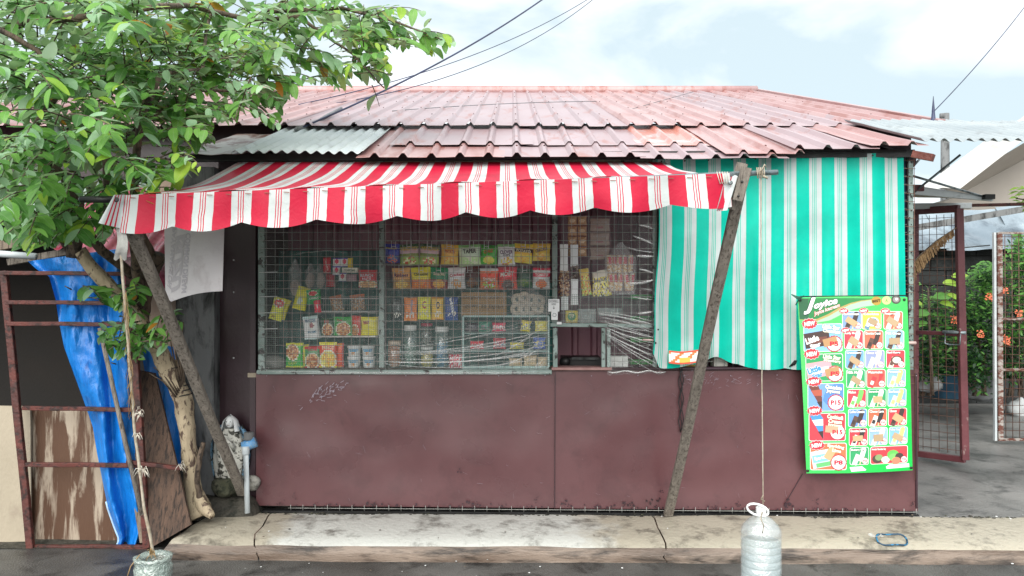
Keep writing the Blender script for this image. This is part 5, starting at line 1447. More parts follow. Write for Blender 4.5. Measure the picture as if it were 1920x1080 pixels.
jar3('tall clear jar with white lid and pale green sweets', 934, 706, 1020, 970, 'dfe2e0', ['8fb5a8', 'c3cfca', '4c8a74', '2f6a58'], .6, DG - .06)
jar3('tall jar with crimson lid behind the yellow-filled jar', 1040, 694, 1120, 840, 'b8324e', ['4a4644', '7d6f6a', '94877f'], .8, DG - .16)
jar3('squat jar with white lid filled with yellow sweets', 1040, 843, 1126, 974, 'dfe2e0', ['d6c33a', 'e2d458', 'c9a92e'], .7)
jar3('tall clear jar with white lid and some blue wrapped sweets', 1130, 716, 1222, 972, 'dfe2e0', ['3f8fc0', '5aa5cf', '8fb5a8', 'c9d0cc'], .62, DG - .06)
# left bay packets
NP = 'noodle and seasoning packets in the left bay'
def np_(cx0, cy0, cx1, cy1, base, lb, food=None, rim=None, tx=(), rot=0, off=DG, nm='noodle_pack', fc=(.5, .6, .42, .34), side=None):
    x0, y0 = Q3(cx0, cy0); x1, y1 = Q3(cx1, cy1); r_ = random.Random(int(cx0 + cy0*3))
    def a_(u, v):
        if food and ell(u, v, *fc): return r_.choice(food)
        if food and ell(u, v, fc[0], fc[1], fc[2]*1.15, fc[3]*1.15): return 'd8cdbb'
        if side and u > side[1]: return side[0]
        if rim and (v < .1 or v > .92): return rim
        return base
    pack(nm, lb, 'packet', NP, (x0+x1)/2, (y0+y1)/2, x1-x0, y1-y0, a_, rot=rot, off=off, texts=tx, bulge=.016)
FD = ['a8653a', 'c08a58', 'd0a878', '8f4f2c']
np_(188, 820, 300, 975, '2f9a3a', 'green noodle pack at the lower left corner of the window', FD, 'c9cf3a', fc=(.38, .38, .36, .3), tx=[('LUCKY', .4, .82, .5, .1, 'd8d04a')])
np_(262, 830, 335, 975, 'd9c531', 'narrow yellow noodle pack standing between the green and the red packs', tx=[('NOODLE', .5, .5, .7, .14, 'b0302a', 75)], off=DG - .02)
np_(308, 842, 404, 976, '4f8a58', 'green and crimson noodle pack with a bowl, third on the counter', FD, 'b8323c', fc=(.5, .68, .44, .32), tx=[('HOMI', .5, .16, .6, .13, 'c02c3a')], off=DG + .01)
np_(400, 815, 512, 975, 'd8452f', 'red and yellow noodle pack with a yellow noodle bowl on the counter', ['dcb04a', 'e6c465', 'c98f3c'], 'e2c33a', fc=(.5, .68, .46, .32), tx=[('PANCIT', .5, .22, .7, .14, 'f0dfc0')], off=DG + .02)
np_(480, 822, 556, 974, 'd4502f', 'plain orange red noodle pack at the end of the counter row', side=('b32e34', .8), rim='c9822e', off=DG - .02)
np_(415, 662, 490, 772, '274a30', 'dark green noodle pack with brown bowl on the left bay shelf', FD, fc=(.5, .68, .46, .34), tx=[('MI', .4, .2, .4, .18, 'c0504a')])
np_(490, 655, 610, 772, '2f9440', 'bright green noodle pack with bowl on the left bay shelf', FD, fc=(.52, .66, .38, .34), tx=[('Yum', .3, .18, .3, .14, 'b83238')])
np_(606, 648, 664, 772, 'c23a34', 'narrow red pack between green and yellow packs on the shelf', ['9a6a44', 'b5855a'], fc=(.3, .75, .4, .28))
np_(664, 655, 776, 772, 'd8c33a', 'bright yellow pack at the right end of the left bay shelf', tx=[('Max', .3, .3, .36, .2, 'b8323c', -10)], side=('b9b04a', .9))
np_(300, 650, 396, 798, 'c9d6dc', 'white and blue packet hanging tilted left of the shelf', ['7a3a44', '8a4a52'], 'b4cad6', rot=-5, off=DG + .03, fc=(.55, .4, .16, .12), tx=[('MAGGEE', .5, .2, .7, .14, '3f7a9c'), ('MATAMIS', .55, .68, .6, .1, '3f7a9c')], nm='seasoning_packet')
np_(330, 668, 404, 796, 'bccdd6', 'second white packet tucked behind the tilted white and blue one', rim='a9c0cd', rot=-8, off=DG, nm='seasoning_packet')
np_(96, 532, 178, 678, 'cfd04a', 'yellow green packet with red label hanging at the far left', ['c23f46', 'cf5a50'], rot=16, off=DG + .03, fc=(.5, .25, .4, .16), tx=[('MIX', .5, .24, .4, .1, 'f0ead0'), ('20', .3, .86, .24, .1, '8a2c4c')], nm='seasoning_packet')
np_(146, 540, 202, 672, 'c7be3a', 'yellow packet behind the yellow green one at the far left', rot=20, off=DG, nm='seasoning_packet')
np_(244, 464, 328, 612, 'dcc42e', 'plain yellow packet hanging tilted above the white packets', ['b9c2b0'], rot=14, off=DG + .02, fc=(.42, .6, .18, .14), nm='seasoning_packet')
np_(320, 482, 410, 574, '1f9048', 'green packet with red oval hanging beside the plain yellow one', ['b52f36', 'c0424a'], rot=-6, off=DG + .04, fc=(.45, .26, .3, .16), tx=[('GINISA', .5, .6, .7, .13, 'e0e8dc')], nm='seasoning_packet')
np_(366, 548, 410, 628, 'c42f44', 'small red packet below the green hanging packet', rot=-6, off=DG + .05, tx=[('1', .5, .5, .2, .3, 'e8dcd8')], nm='seasoning_packet')
np_(648, 358, 768, 470, 'bf2f36', 'red and white peanut bag hanging beside the second post', ['c49a6c', 'b3845a', 'd6b48a'], fc=(.5, .82, .5, .2), tx=[('BLUNCH', .42, .3, .72, .16, 'e6e8f0'), ('NUTS', .42, .5, .5, .14, 'e6e8f0')], nm='peanut_bag')
np_(424, 280, 472, 380, 'a62c36', 'dark red sachet strip at the top of the left bay', tx=[('CAFE', .5, .5, .7, .16, 'e0ccc8', 60)], nm='sachet_strip')
np_(440, 384, 500, 466, '9c2c36', 'dark red sachet strip hanging under the purple sachets', nm='sachet_strip', off=DG - .03)
for i, (a_, b_) in enumerate(((486, 282), (534, 282), (484, 336), (522, 376))):
    np_(a_, b_, a_+50, b_+56, 'c9cbe0', ['white and violet sachet top left of its cluster', 'white and violet sachet top right of its cluster', 'white and violet sachet at the left below the top pair', 'white and violet sachet lowest of its cluster'][i], ['c03a50', 'b83a5c'], '4f4aa0', fc=(.5, .4, .28, .26), nm='sachet')
np_(580, 282, 612, 344, 'd6b63a', 'small yellow sachet beside the violet sachets', nm='sachet')
q = MB(); a_ = W(*Q3(554, 378), DG); b_ = W(*Q3(642, 344), DG + .05); q.box((a_.x, b_.y, a_.z), (b_.x, a_.y, b_.z), col=C('d5d3c0'))
put_text(q, lambda u, v, l: V((a_.x + (b_.x-a_.x)*u, b_.y - .0015*l, b_.z + (a_.z-b_.z)*v)), 'TOPSTAR', .5, .5, .7, .4, C('3d5a44'), 0, .03, lay=1)
q.build('soap_box', M_print, label='long white box with dark green word hanging under the sachets', cat='box')
np_(556, 384, 640, 432, 'a98a92', 'dim pinkish pack under the long white box', nm='wrapped_pack', off=DG - .04)
# wire shelves of the left bay
shf = thing('wire_shelf', 'white wire basket shelf in the left bay with two clear packs', 'shelf', W(655, 584, DG), 'shelves in the left bay')
mb = MB()
for k in range(24):
    px = 480 + (412 + k*15)/3.374; mb.tube([W(px, 558 + .3*k*.1, DG + .05), W(px, 583, DG + .05)], .0013, 4)
mb.build('uprights', M_wire, shf, kind='stuff')
for cy in (540, 620): MB().tube([W(*Q3(410, cy), DG + .05), W(*Q3(775, cy), DG + .05)], .0022, 5).build('rail', M_white, shf)
MB().bar(W(*Q3(410, 622), DG - .08), W(*Q3(775, 620), DG - .08), .006, .22, up=(0, -1, 0)).build('deck', M_wire, shf)
sh2 = thing('flat_shelf', 'white edged flat shelf carrying the row of noodle packs', 'shelf', W(655, 630, DG), 'shelves in the left bay')
MB().bar(W(*Q3(405, 776), DG - .05), W(*Q3(776, 773), DG - .05), .006, .24, up=(0, -1, 0)).build('deck', M_white, sh2)
MB().tube([W(*Q3(774, 650), DG + .06), W(*Q3(776, 774), DG + .06)], .003, 5).build('end_rail', M_white, sh2)
for i, (a_, b_, cc, dd) in enumerate(((470, 520, 548, 618), (596, 514, 690, 614))):
    (x0, y0), (x1, y1) = Q3(a_, b_), Q3(cc, dd); r_ = random.Random(i)
    pack('clear_pack', ['clear pack of brown snacks at the left on the wire basket', 'clear pack of beige biscuits at the right on the wire basket'][i], 'packet', None, (x0+x1)/2, (y0+y1)/2, x1-x0, y1-y0, lambda u, v: r_.choice(['8a6a52', 'a9a296', 'b98a5c', '6f6a62']) if v > .2 else 'b0633c', rot=-6 if i else -12)
for i, (a_, b_, cc, dd) in enumerate(((205, 290, 290, 520), (310, 318, 380, 470), (372, 318, 440, 470))):
    (x0, y0), (x1, y1) = Q3(a_, b_), Q3(cc, dd)
    clearbag((x0+x1)/2, (y0+y1)/2, x1-x0, y1-y0, DG, name='clear_bag', label=['long milky plastic bag hanging at the upper left of the window', 'small milky plastic bag of goods left of the red sachets', 'milky plastic bag just left of the red sachet strip'][i], cat='plastic bag')
    (u0, v0) = Q3((a_+cc)/2, dd - 46)
    rock(W(u0, v0, DG), (x1-x0)/F*1.9, .03, .055, mat('beige_goods', '9a8a80', 'b3a49a', scale=12, rough=.8, bump=.2) if 'beige_goods' not in MATS else MATS['beige_goods'], 'bag_contents', i, label=['pale goods inside the long milky bag', 'pale goods inside the small milky bag', 'pale goods in the milky bag nearest the sachets'][i], cat='goods')
# grey sack bottom-left
rock(W(*Q3(120, 945), DG - .05), .075, .06, .055, mat('grey_sack', '6f6d6a', '85827d', scale=8, rough=.8, bump=.3), 'grey_sack', 8, label='grey sack in the bottom left corner of the window', cat='sack')
# ---- right bay goods
SS = 'strips hanging in the right bay'
def strip(cx0, cy0, cx1, cy1, art, lb, nm='sachet_strip', off=DG, texts=(), bulge=.008):
    x0, y0 = Q4(cx0, cy0); x1, y1 = Q4(cx1, cy1)
    pack(nm, lb, 'strip', SS, (x0+x1)/2, (y0+y1)/2, x1-x0, y1-y0, art, off=off, texts=texts, bulge=bulge)
for r in range(4):
    for c in range(2):
        x0, y0 = Q4(757 + c*62, 15 + r*65); x1, y1 = Q4(817 + c*62, 78 + r*65)
        pack('sachet', ['top', 'second', 'third', 'lowest'][r] + ' row ' + ['left', 'right'][c] + ' sachet of the amber block hanging above the service window', 'sachet', 'amber sachets in a hanging block', (x0+x1)/2, (y0+y1)/2, (x1-x0)*.98, (y1-y0)*.96, lambda u, v: 'b39a7c' if ell(u, v, .5, .5, .32, .22) else ('8a5a3c' if abs(v-.5) > .42 else '96704e'), off=DG - .04, bulge=.01)
for r in range(3):
    x0, y0 = Q4(897, 30 + r*90); x1, y1 = Q4(1026, 116 + r*90)
    pack('sachet', ['topmost', 'middle', 'lowest'][r] + ' of the grey brown sachet sheets right of the amber block', 'sachet', 'grey brown sachet sheets', (x0+x1)/2, (y0+y1)/2, (x1-x0)*.98, (y1-y0)*.98, lambda u, v: '85756c' if abs(v-.5) < .44 else '6c5c54', off=DG - .05, bulge=.008, texts=[('CREAM', .5, .3, .7, .14, 'a89c96'), ('stick', .5, .68, .4, .18, 'a8606a')])
strip(708, 196, 760, 368, lambda u, v: 'c9cccd', 'long white card strip at the left above the peanut pouches', 'card_strip', bulge=.002)
strip(775, 198, 824, 336, lambda u, v: 'c2c5c6', 'shorter white card strip right of the long one', 'card_strip', bulge=.002)
strip(778, 416, 824, 580, lambda u, v: 'c2c5c6', 'lower white card piece under the dark nut pouches', 'card_strip', bulge=.002)
strip(714, 524, 762, 612, lambda u, v: 'c6c9ca', 'white card piece below the brown nut pouches beside the doorbell', 'card_strip', bulge=.002)
def nuts(cx0, cy0, cx1, cy1, cols, lb, n=70):
    x0, y0 = Q4(cx0, cy0); x1, y1 = Q4(cx1, cy1); r_ = random.Random(int(cx0)); q = MB()
    for k in range(n):
        c = W(r_.uniform(x0, x1), r_.uniform(y0, y1), DG + .02 + r_.uniform(-.01, .012)); s_ = r_.uniform(.006, .010)
        q.lathe([(s_*.4, -s_), (s_, -s_*.2), (s_*.8, s_*.5), (s_*.3, s_)], c, 6, col=C(r_.choice(cols)))
    q.build('nut_pouches', M_print, kind=None, label=lb, cat='nut pouches')
nuts(702, 366, 766, 524, ['a88266', 'c09a7c', '8a6248', 'd2b498'], 'brown peanut pouches hanging below the long white card', 110)
nuts(778, 336, 822, 412, ['4f3f38', '7a665c', '2f2522', '93837a'], 'dark nut pouches hanging below the short white card', 50)
def tall(cx0, cy0, cx1, cy1, cols, lb, rot=0, tx=()):
    x0, y0 = Q4(cx0, cy0); x1, y1 = Q4(cx1, cy1); r_ = random.Random(int(cx0*3))
    pack('chip_tube', lb, 'packet', 'tall yellow packets in the right bay', (x0+x1)/2, (y0+y1)/2, x1-x0, y1-y0, lambda u, v: cols[0] if v < .25 else r_.choice(cols), rot=rot, texts=tx, bulge=.02)
tall(838, 350, 900, 520, ['b9a14e', 'c7b560', 'b5503c', '8fae5a'], 'tall yellow packet with red and green spots, leftmost of three', -8)
tall(914, 372, 970, 526, ['b9b2a4', 'd0b94c', '6f6c68', 'd8c45a'], 'tall yellow and grey packet in the middle of three', 0, [('SUN', .5, .36, .6, .1, '5a5a60')])
tall(954, 358, 1024, 524, ['b9b4a8', 'd8bb3c', '5f5c58', 'dcc85a'], 'tall yellow and grey packet tilted, rightmost of three', -9, [('SUN', .5, .36, .6, .1, '5a5a60')])
cb = thing('clear_snack_bag', 'large knotted clear bag full of red and yellow snack sticks near the green blind', 'snack bag', W(1160, 552, DG))
clearbag(*Q4(1092, 350), 60, 98, DG, parent=cb)
r_ = random.Random(5)
for r in range(2):
    for c in range(5):
        x, y = Q4(1020 + c*33 + r*8 + r_.uniform(-5, 5), 320 + r*115)
        def f(u, v, x=x, y=y, s=r_.uniform(-4, 4)): return W(x + (u-.5)*9 + s*(v-.5), y + (v-.5)*32, DG + .012 + .012*math.sin(math.pi*u) + .004*nz(u*5, v*9, x))
        MB().grid(f, 5, 14, colf=lambda u, v: C(r_.choice(['b9304a', 'c23a50']) if (.1 < v < .5 and u > .3) else r_.choice(['c9a878', 'd6bf98', 'b98a5c', 'd8d2c8'])), thick=(0, .008, 0)).build('snack_stick', M_print, cb)
# shelves, tea box, clear box, trays
q = MB()
def boxprint(x0, y0, x1, y1, off, dep, base, name, label, cat, texts=(), m=M_print, oval=None):
    a_ = W(x0, y1, off); b_ = W(x1, y0, off)
    q = MB(); q.box((a_.x, a_.y, a_.z), (b_.x, a_.y + dep, b_.z), col=C(base))
    f = lambda u, v, l: V((a_.x + (b_.x-a_.x)*u, a_.y - .001*l, b_.z + (a_.z-b_.z)*v))
    if oval:
        n = 20; pts = [f(.5 + .36*math.cos(2*math.pi*k/n), .5 + .34*math.sin(2*math.pi*k/n), 1.2) for k in range(n)]
        q.add([f(.5, .5, 1.2)] + pts, [(0, i+1, (i+1) % n+1)[::-1] for i in range(n)], col=C(oval))
    for s, tx, ty, tw, th_, cc, rr in texts: put_text(q, f, s, tx, ty, tw, th_, C(cc), rr, .03, lay=2.4)
    return q.build(name, m, label=label, cat=cat)
boxprint(*Q4(745, 616), *Q4(820, 690), DG + .03, .06, 'cdbb45', 'tea_box', 'yellow box with green oval on the ledge above the service window', 'box', [('TIP', .5, .46, .44, .3, 'e8e6c8', -6)], oval='1f7a44')
boxprint(*Q4(828, 606), *Q4(938, 702), DG + .02, .12, '9aa39f', 'clear_tub', 'square clear tub of small goods on the ledge above the service window', 'tub', [('oo', .5, .5, .5, .3, '6b706e', 0)], m=M_jarglass)
boxprint(*Q4(952, 600), *Q4(1100, 650), DG - .05, .12, '4a6a7a', 'blue_tray', 'flat blue and pale tray right of the clear tub', 'tray', [('box', .5, .3, .3, .3, 'c9cfd0', 0)], m=M_jarglass)
boxprint(*Q4(1028, 905), *Q4(1140, 972), DG + .02, .1, 'b9bcb9', 'white_tub', 'white oblong tub behind the film right of the service window', 'tub')
for i, cy in enumerate((514, 650, 786, 926)):
    tr_ = thing('crate_rack', ['topmost green tray of the rack beside the blind', 'second green tray down in the rack beside the blind', 'third green tray down in the rack beside the blind', 'lowest green tray of the rack beside the blind'][i], 'tray', W(1205, 400 + (cy+30)/3.375, DG - .2), 'green trays on the rack')
    a_ = W(*Q4(1155, cy + 30), DG - .2); b_ = W(1300, 400 + cy/3.375, DG - .2)
    MB().box((a_.x, a_.y, a_.z), (b_.x, a_.y + .012, b_.z), col=C('2c8f3c')).build('front', M_matte, tr_)
    MB().box((a_.x, a_.y + .012, a_.z), (b_.x, a_.y + .3, a_.z + .01), col=C('267a35')).build('base', M_matte, tr_)
    q = MB()
    for k in range(10): q.box((a_.x + .03 + k*.045, a_.y - .002, a_.z + .012), (a_.x + .055 + k*.045, a_.y, a_.z + .02), col=C('123a1a'))
    q.build('slots', M_matte, tr_, kind='stuff')
MB().bar(W(*Q4(700, 705), DG - .05), W(1226, 608, DG - .05), .012, .26, up=(0, -1, 0)).build('ledge_board', M_ply2, store)
# inside the service window
MB().bar(W(1052, 688, -.5), W(1124, 688, -.5), .16, .2, up=(0, -1, 0), ch=.004).build('dark_crate', M_black, label='dark crate standing inside behind the service window', cat='crate')
MB().bar(W(1072, 672, -.38), W(1122, 672, -.38), .018, .03, up=(0, -1, 0)).build('grey_tray', M_colm, label='grey tray lying on the dark crate inside the service window', cat='tray')
rock(W(1058, 680, -.3), .035, .03, .035, M_black, 'black_bundle', 3, label='small black bundle at the left inside the service window', cat='bundle')
# doorbell sign
db = thing('doorbell_sign', 'white handwritten doorbell card with arrow and round push button on the centre post', 'doorbell', W(1039, 600, .03))
MB().bar(W(*Q4(670, 622), .035), W(*Q4(670, 542), .035), 21/F*5.1, .004).build('card', M_white, db)
MB().bar(W(*Q4(674, 674), .035), W(*Q4(674, 612), .035), 12.6/F*5.1, .016, ch=.003).build('bell_plate', M_white, db)
q = MB(); torus(q, W(*Q4(674, 643), .046), .012, .0016); q.build('push_button', M_steel, db)
q = MB(); f = lambda u, v, l: W(*Q4(635 + 70*u, 540 + 80*v), .040)
for s, ty, hh, ww in (('DOORBELL', .2, .2, .86), ('HERE', .44, .14, .4)): put_text(q, f, s, .5, ty, ww, hh, C('4b4e50'), 0, 0, lay=1)
for a_, b_ in (((.5, .58), (.5, .82)), ((.42, .72), (.5, .83)), ((.58, .72), (.5, .83))): q.bar(f(*a_, 0), f(*b_, 0), .0022, .001, col=C('4b4e50'))
q.build('lettering', M_matte, db)
MB().bar(W(1044, 606, .03), W(1053, 606, .03), .018, .02, ch=.003).build('latch', M_white, store)
# ================================================================== RIGHT SIDE
# open mesh gate
ga, gbm = P(1716, 850, 6.78), P(1809, 862, 6.42)
gate = thing('mesh_gate', 'tall maroon framed wire gate with sliding bolt standing open beside the shop', 'gate', ga)
gat, gbt = P(1716, 396, 6.78), P(1798, 391, 6.42)
def gp(u, v):
    return ga.lerp(gbm, u).lerp(gat.lerp(gbt, u), v)
MB().bar(gp(1, 0), gp(1, 1), .062, .04, ch=.003).build('stile', M_gate, gate)
MB().bar(gp(0, 0), gp(0, 1), .05, .04, ch=.003).build('stile', M_gate, gate)
MB().bar(gp(0, 0), gp(1, 0), .05, .04, up=(0, -1, .01), ch=.003).build('rail', M_gate, gate)
MB().bar(gp(0, 1), gp(1, 1), .06, .04, up=(0, -1, .01), ch=.003).build('rail', M_gate, gate)
MB().bar(gp(0, .50), gp(.97, .50), .035, .03, up=(0, -1, .01), ch=.003).build('rail', M_gate, gate)
mb = MB()
for k in range(1, 6): mb.tube([gp(k/6, .02), gp(k/6, .98)], .0026, 5)
for k in range(1, 30): mb.tube([gp(.03, k/30), gp(.97, k/30)], .0024, 5)
mb.build('mesh', M_wirerust, gate, kind='stuff')
bl = MB(); bl.tube([P(1768, 622, 6.52), P(1811, 624, 6.38)], .014, 8); bl.tube([P(1772, 625, 6.5), P(1772, 644, 6.48), P(1780, 646, 6.46), P(1800, 646, 6.40), P(1801, 626, 6.40)], .006, 6)
bl.build('bolt', M_steel, gate)
# rusty pale post behind it and fixed mesh screen at far right
fs_ = thing('mesh_fence', 'white and rust mesh fence panel at the right edge of the picture', 'fence', P(1872, 828, 7.45))
def fp(px, py): return P(px, py, 7.45 - (px-1870)*.002)
MB().bar(P(1866, 826, 7.45), P(1864, 436, 7.45), .022, .03).build('trim_post', M_zinc, fs_)
MB().bar(P(1875, 826, 7.44), P(1873, 436, 7.44), .05, .04, ch=.003).build('post', mat('rusted_white_steel', '98918b', 'aaa49e', '63392d', scale=7, rough=.7, bump=.2, cut=(.44, .54), stretch=(1, 1, 2)), fs_)
for py, m_ in ((437, MATS['rusted_white_steel']), (598, MATS['rusted_white_steel']), (693, MATS['rusted_white_steel']), (824, MATS['rusted_white_steel'])):
    MB().bar(fp(1872, py), fp(2060, py + (0)), .022, .02, up=(0, -1, 0)).build('rail', m_, fs_)
mb = MB()
for k in range(14): mb.tube([fp(1884 + k*13, 440), fp(1886 + k*13, 824)], .0034, 5)
for k in range(25): mb.tube([fp(1876, 444 + k*15.8), fp(2056, 444 + k*15.8)], .003, 5)
mb.build('mesh', M_wirerust, fs_, kind='stuff')
# overhead bar with rust
ob_ = thing('overhead_bar', 'grey steel bar rusting at its right end over the passage', 'steel bar', P(1720, 386, 6.6))
MB().bar(P(1690, 387, 6.7), P(1820, 386, 6.6), .05, .05, ch=.003).build('grey_length', M_zinc, ob_)
MB().bar(P(1820, 385, 6.6), P(2010, 381, 6.3), .026, .03, ch=.003).build('rusty_length', M_rust, ob_)
# plywood canopy
cn = thing('plywood_canopy', 'small plywood canopy with thin steel stays jutting out behind the shop corner', 'canopy', P(1780, 372, 6.4))
MB().prism([P(1690, 344, 6.1), P(1862, 370, 6.1), P(1862, 377, 6.1), P(1690, 362, 6.1)][::-1], (0, .03, 0)).build('fascia', M_zinc, cn)
MB().grid(lambda u, v: P(1690 + 168*u, 358 + 14*u, 6.12) + V((0, 1.1*v, .14*v - .22*v*(1-u)*0)), 8, 6, thick=(0, 0, .02)).build('soffit', M_ply2, cn)
MB().bar(P(1690, 352, 6.1), P(1730, 353, 6.1), .05, .05).build('edge_bar', M_gate, cn)
MB().box(tuple(P(1848, 373, 6.05)), tuple(P(1856, 366, 6.12) )).build('end_block', M_black, cn)
for a_, b_ in (((1801, 290), (1712, 362)), ((1712, 330), (1842, 368)), ((1712, 312), (1730, 292))):
    MB().tube([P(a_[0], a_[1], 5.9), P(b_[0], b_[1], 6.1)], .009, 6).build('stay', M_steel, cn)
# neighbour house
nh = thing('neighbour_house', 'white gabled neighbour house with deep sloping eave at the right edge', 'house', P(1900, 700, 13))
def hpt(px, py, d=12.5): return P(px, py, d)
MB().prism([hpt(1766, 352), hpt(1932, 212), hpt(1990, 212), hpt(2100, 290), hpt(2100, 300), hpt(1932, 252), hpt(1800, 354)][::-1], (0, .12, 0)).build('fascia', M_whitewall, nh)
MB().add([P(1770, 352, 12.62), P(1932, 214, 12.62), P(1932*1 - 50, 238, 15.0), P(1700, 372, 15)], [(0, 1, 2, 3)]).build('roof_plane', M_whitewall, nh)
MB().add([P(1772, 356, 12.55), P(1990, 226, 12.55), P(1990, 262, 14.2), P(1785, 372, 14.2)], [(3, 2, 1, 0)]).build('soffit', M_cream, nh)
MB().prism([P(1740, 760, 14.2), P(1740, 384, 14.2), P(1785, 372, 14.2), P(1990, 262, 14.2), P(2100, 262, 14.2), P(2100, 760, 14.2)], (0, .2, 0)).build('wall', M_cream, nh)
# back wall, silver sheets, beam
bw = thing('block_wall', 'dark block wall closing the passage behind the bushes', 'wall', P(1900, 760, 9.9))
rb2 = random.Random(4)
for r in range(11):
    for c in range(17):
        x0 = 4.6 + c*.405 + (.2 if r % 2 else 0); z0 = .1 + r*.198
        MB().box((x0 + .006, 10.0 + rb2.uniform(-.006, .006), z0 + .006), (x0 + .399, 10.14, z0 + .192)).build('block', M_block, bw)
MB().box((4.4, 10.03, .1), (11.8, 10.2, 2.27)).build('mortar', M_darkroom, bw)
sl = thing('silver_sheet', 'dented silver metal sheets laid sloping on top of the dark block wall', 'metal sheet', P(1850, 470, 9.8))
for k in range(4):
    xa_ = 4.7 + k*.95
    MB().grid(lambda u, v, xa_=xa_: V((xa_ + .99*u, 9.7 + .5*v, 2.13 + (.50 + .06*k)*v + .03*u + .05*nz(u*3 + xa_, v*3) + .004*k)), 16, 12, thick=(0, .004, 0)).build('sheet', M_silver, sl)
MB().bar(P(1700, 430, 9.6), P(1990, 380, 9.6), .08, .06, up=(0, -1, 0)).build('top_beam', M_colm, sl)
MB().tube([P(1800, 465, 9.5), P(1856, 460, 9.5)], .008, 5).build('rod', M_black, sl)
# dry feather-like frond tied to the gate
fr = thing('dry_frond', 'dry brown palm frond stuck in the gate mesh beside the corner post', 'palm frond', P(1712, 500, 6.35))
sp_ = [P(1700, 505, 6.35), P(1725, 478, 6.33), P(1755, 452, 6.3), P(1788, 430, 6.28)]
MB().tube(sp_, [.008, .006, .005, .002], 6).build('spine', M_board2, fr)
M_fr = mat('dry_straw', '8f7350', 'a98b64', '6b5238', scale=9, rough=.8, bump=.2)
mb = MB()
for k in range(110):
    t_ = k/110; i = min(2, int(t_*3)); f_ = t_*3 - i; c = sp_[i].lerp(sp_[i+1], f_)
    for s in (-1, 1):
        l = (.16 if s < 0 else .10)*(1 - t_*.6)*rnd.uniform(.7, 1)
        dv = V((.45*l if s > 0 else .25*l, rnd.uniform(-.02, .02), -.9*l if s < 0 else .8*l))
        if s > 0: dv = V((.75*l, 0, .45*l + .0))
        mb.bar(c, c + dv, .008, .0015)
mb.build('leaflets', M_fr, fr, kind='stuff')
# utility pole and wires
up = thing('utility_pole', 'grey concrete utility pole with small insulators beyond the white corrugated sheet', 'utility pole', P(1772, 640, 17))
up_b = P(1772, 213, 17)
MB().lathe([(.11, -.02 - up_b.z), (.085, 0)], up_b, 12).build('shaft', M_colm, up)
MB().tube([P(1766, 213, 16.9), P(1766, 222, 16.9)], .05, 8).build('insulator', M_colm, up)
MB().tube([P(1738, 432 - 8, 17), P(1800, 428 - 6, 17)], .02, 6).build('crossarm', M_steel, up)
def cable(name, lab, a_, b_, sag, r, m_=M_cable, grp='overhead wires'):
    pts = [V(a_).lerp(V(b_), k/24) - V((0, 0, sag*4*(k/24)*(1-k/24))) for k in range(25)]
    MB().tube(pts, r, 6).build(name, m_, label=lab, cat='wire', group=grp)
cable('service_cable', 'thick twisted blue black service cable sweeping from the roof up past the leaves', P(556, 243, 5.95), P(1070, -40, 9.5), .12, .009)
pts = [P(556, 243, 5.93), P(590, 232, 6.2), P(618, 214, 6.6), P(640, 203, 6.9)]
MB().tube(pts, [.02, .018, .014, .012], 8, rough=.3).build('cable_sleeve', M_cablegrey, label='grey sleeved end of the service cable lying on the roof', cat='cable sleeve')
cable('overhead_wire', 'upper of the two thin wires crossing behind the thick cable', P(560, 196, 8), P(1140, -26, 14), .25, .006)
cable('overhead_wire', 'lower of the two thin wires crossing behind the thick cable', P(560, 203, 8), P(1130, -16, 14), .38, .006)
cable('overhead_wire', 'thin wire running down from the upper right corner to the roof finial', P(1752, 208, 6.05), P(1960, -40, 8), .05, .004)
cable('overhead_wire', 'thin slack wire lying across the middle of the red roof', P(735, 208, 7.35), P(1120, 190, 8.4), -.02, .004, M_cablegrey)
cable('overhead_wire', 'thin slack wire looping over the roof right of the middle', P(1186, 204, 7.6), P(1300, 172, 9.9), .0, .004, M_cablegrey)
# pots, sacks
pt = thing('blue_basin', 'blue plastic basin planter behind the open gate', 'basin', P(1775, 745, 9.0))
MB().lathe([(.15, 0), (.16, .01), (.21, .26), (.225, .27), (.225, .285), (.205, .285), (.19, .26)], P(1775, 745, 9.0), 22).build('bowl', mat('faded_blue_plastic', '24465c', '315a72', scale=6, bump=0), pt)
MB().lathe([(.19, .25), (.02, .27)], P(1775, 745, 9.0), 18).build('soil', M_mud, pt)
rock(P(1738, 712, 8.8), .16, .14, .15, mat('grey_white_sack', '6d7072', '8b8e90', scale=5, rough=.7, bump=.4), 'planter_sack', 1, label='pale sack planter at the left of the blue basin', cat='sack')
rock(P(1838, 732, 9.2), .22, .15, .13, MATS['grey_white_sack'], 'planter_sack', 3, label='wide pale sack planter between gate and mesh fence', cat='sack')
rock(P(1915, 770, 9.1), .15, .12, .15, mat('white_pot', 'a7abac', 'b9bdbe', scale=5, rough=.6, bump=.2), 'white_planter', 6, label='white planter behind the mesh fence at the right edge', cat='planter')
MB().tube([P(1722, 668, 8.9), P(1762, 672, 8.9)], .03, 8).build('blue_bucket', MATS['faded_blue_plastic'], label='light blue bucket edge above the pale sack behind the gate', cat='bucket')
# kerb litter: bottle ring
tw = MB(); c = P(1672, 1024, 4.60); c.z = .088
tw.tube([c + V((.092*math.cos(a_), .05*math.sin(a_), .012 + .022*math.sin(a_) + .008*math.sin(a_*3))) for a_ in [k*2*math.pi/28 for k in range(29)]], .006, 6)
tw.build('blue_ring', mat('blue_black_rubber', '123a52', '1f6a90', scale=30, rough=.4, bump=0, mixlo=(.5, .55)), label='blue and black plastic ring lying on the kerb edge', cat='ring')
q = MB(); q.grid(lambda u, v: c + V((-.13 + .08*u, .0 + .04*v, .03 + .01*math.sin(u*7)*v)), 8, 4, thick=(0, 0, .001)); q.build('film_scrap', M_fold, label='scrap of clear film beside the blue ring on the kerb', cat='scrap')

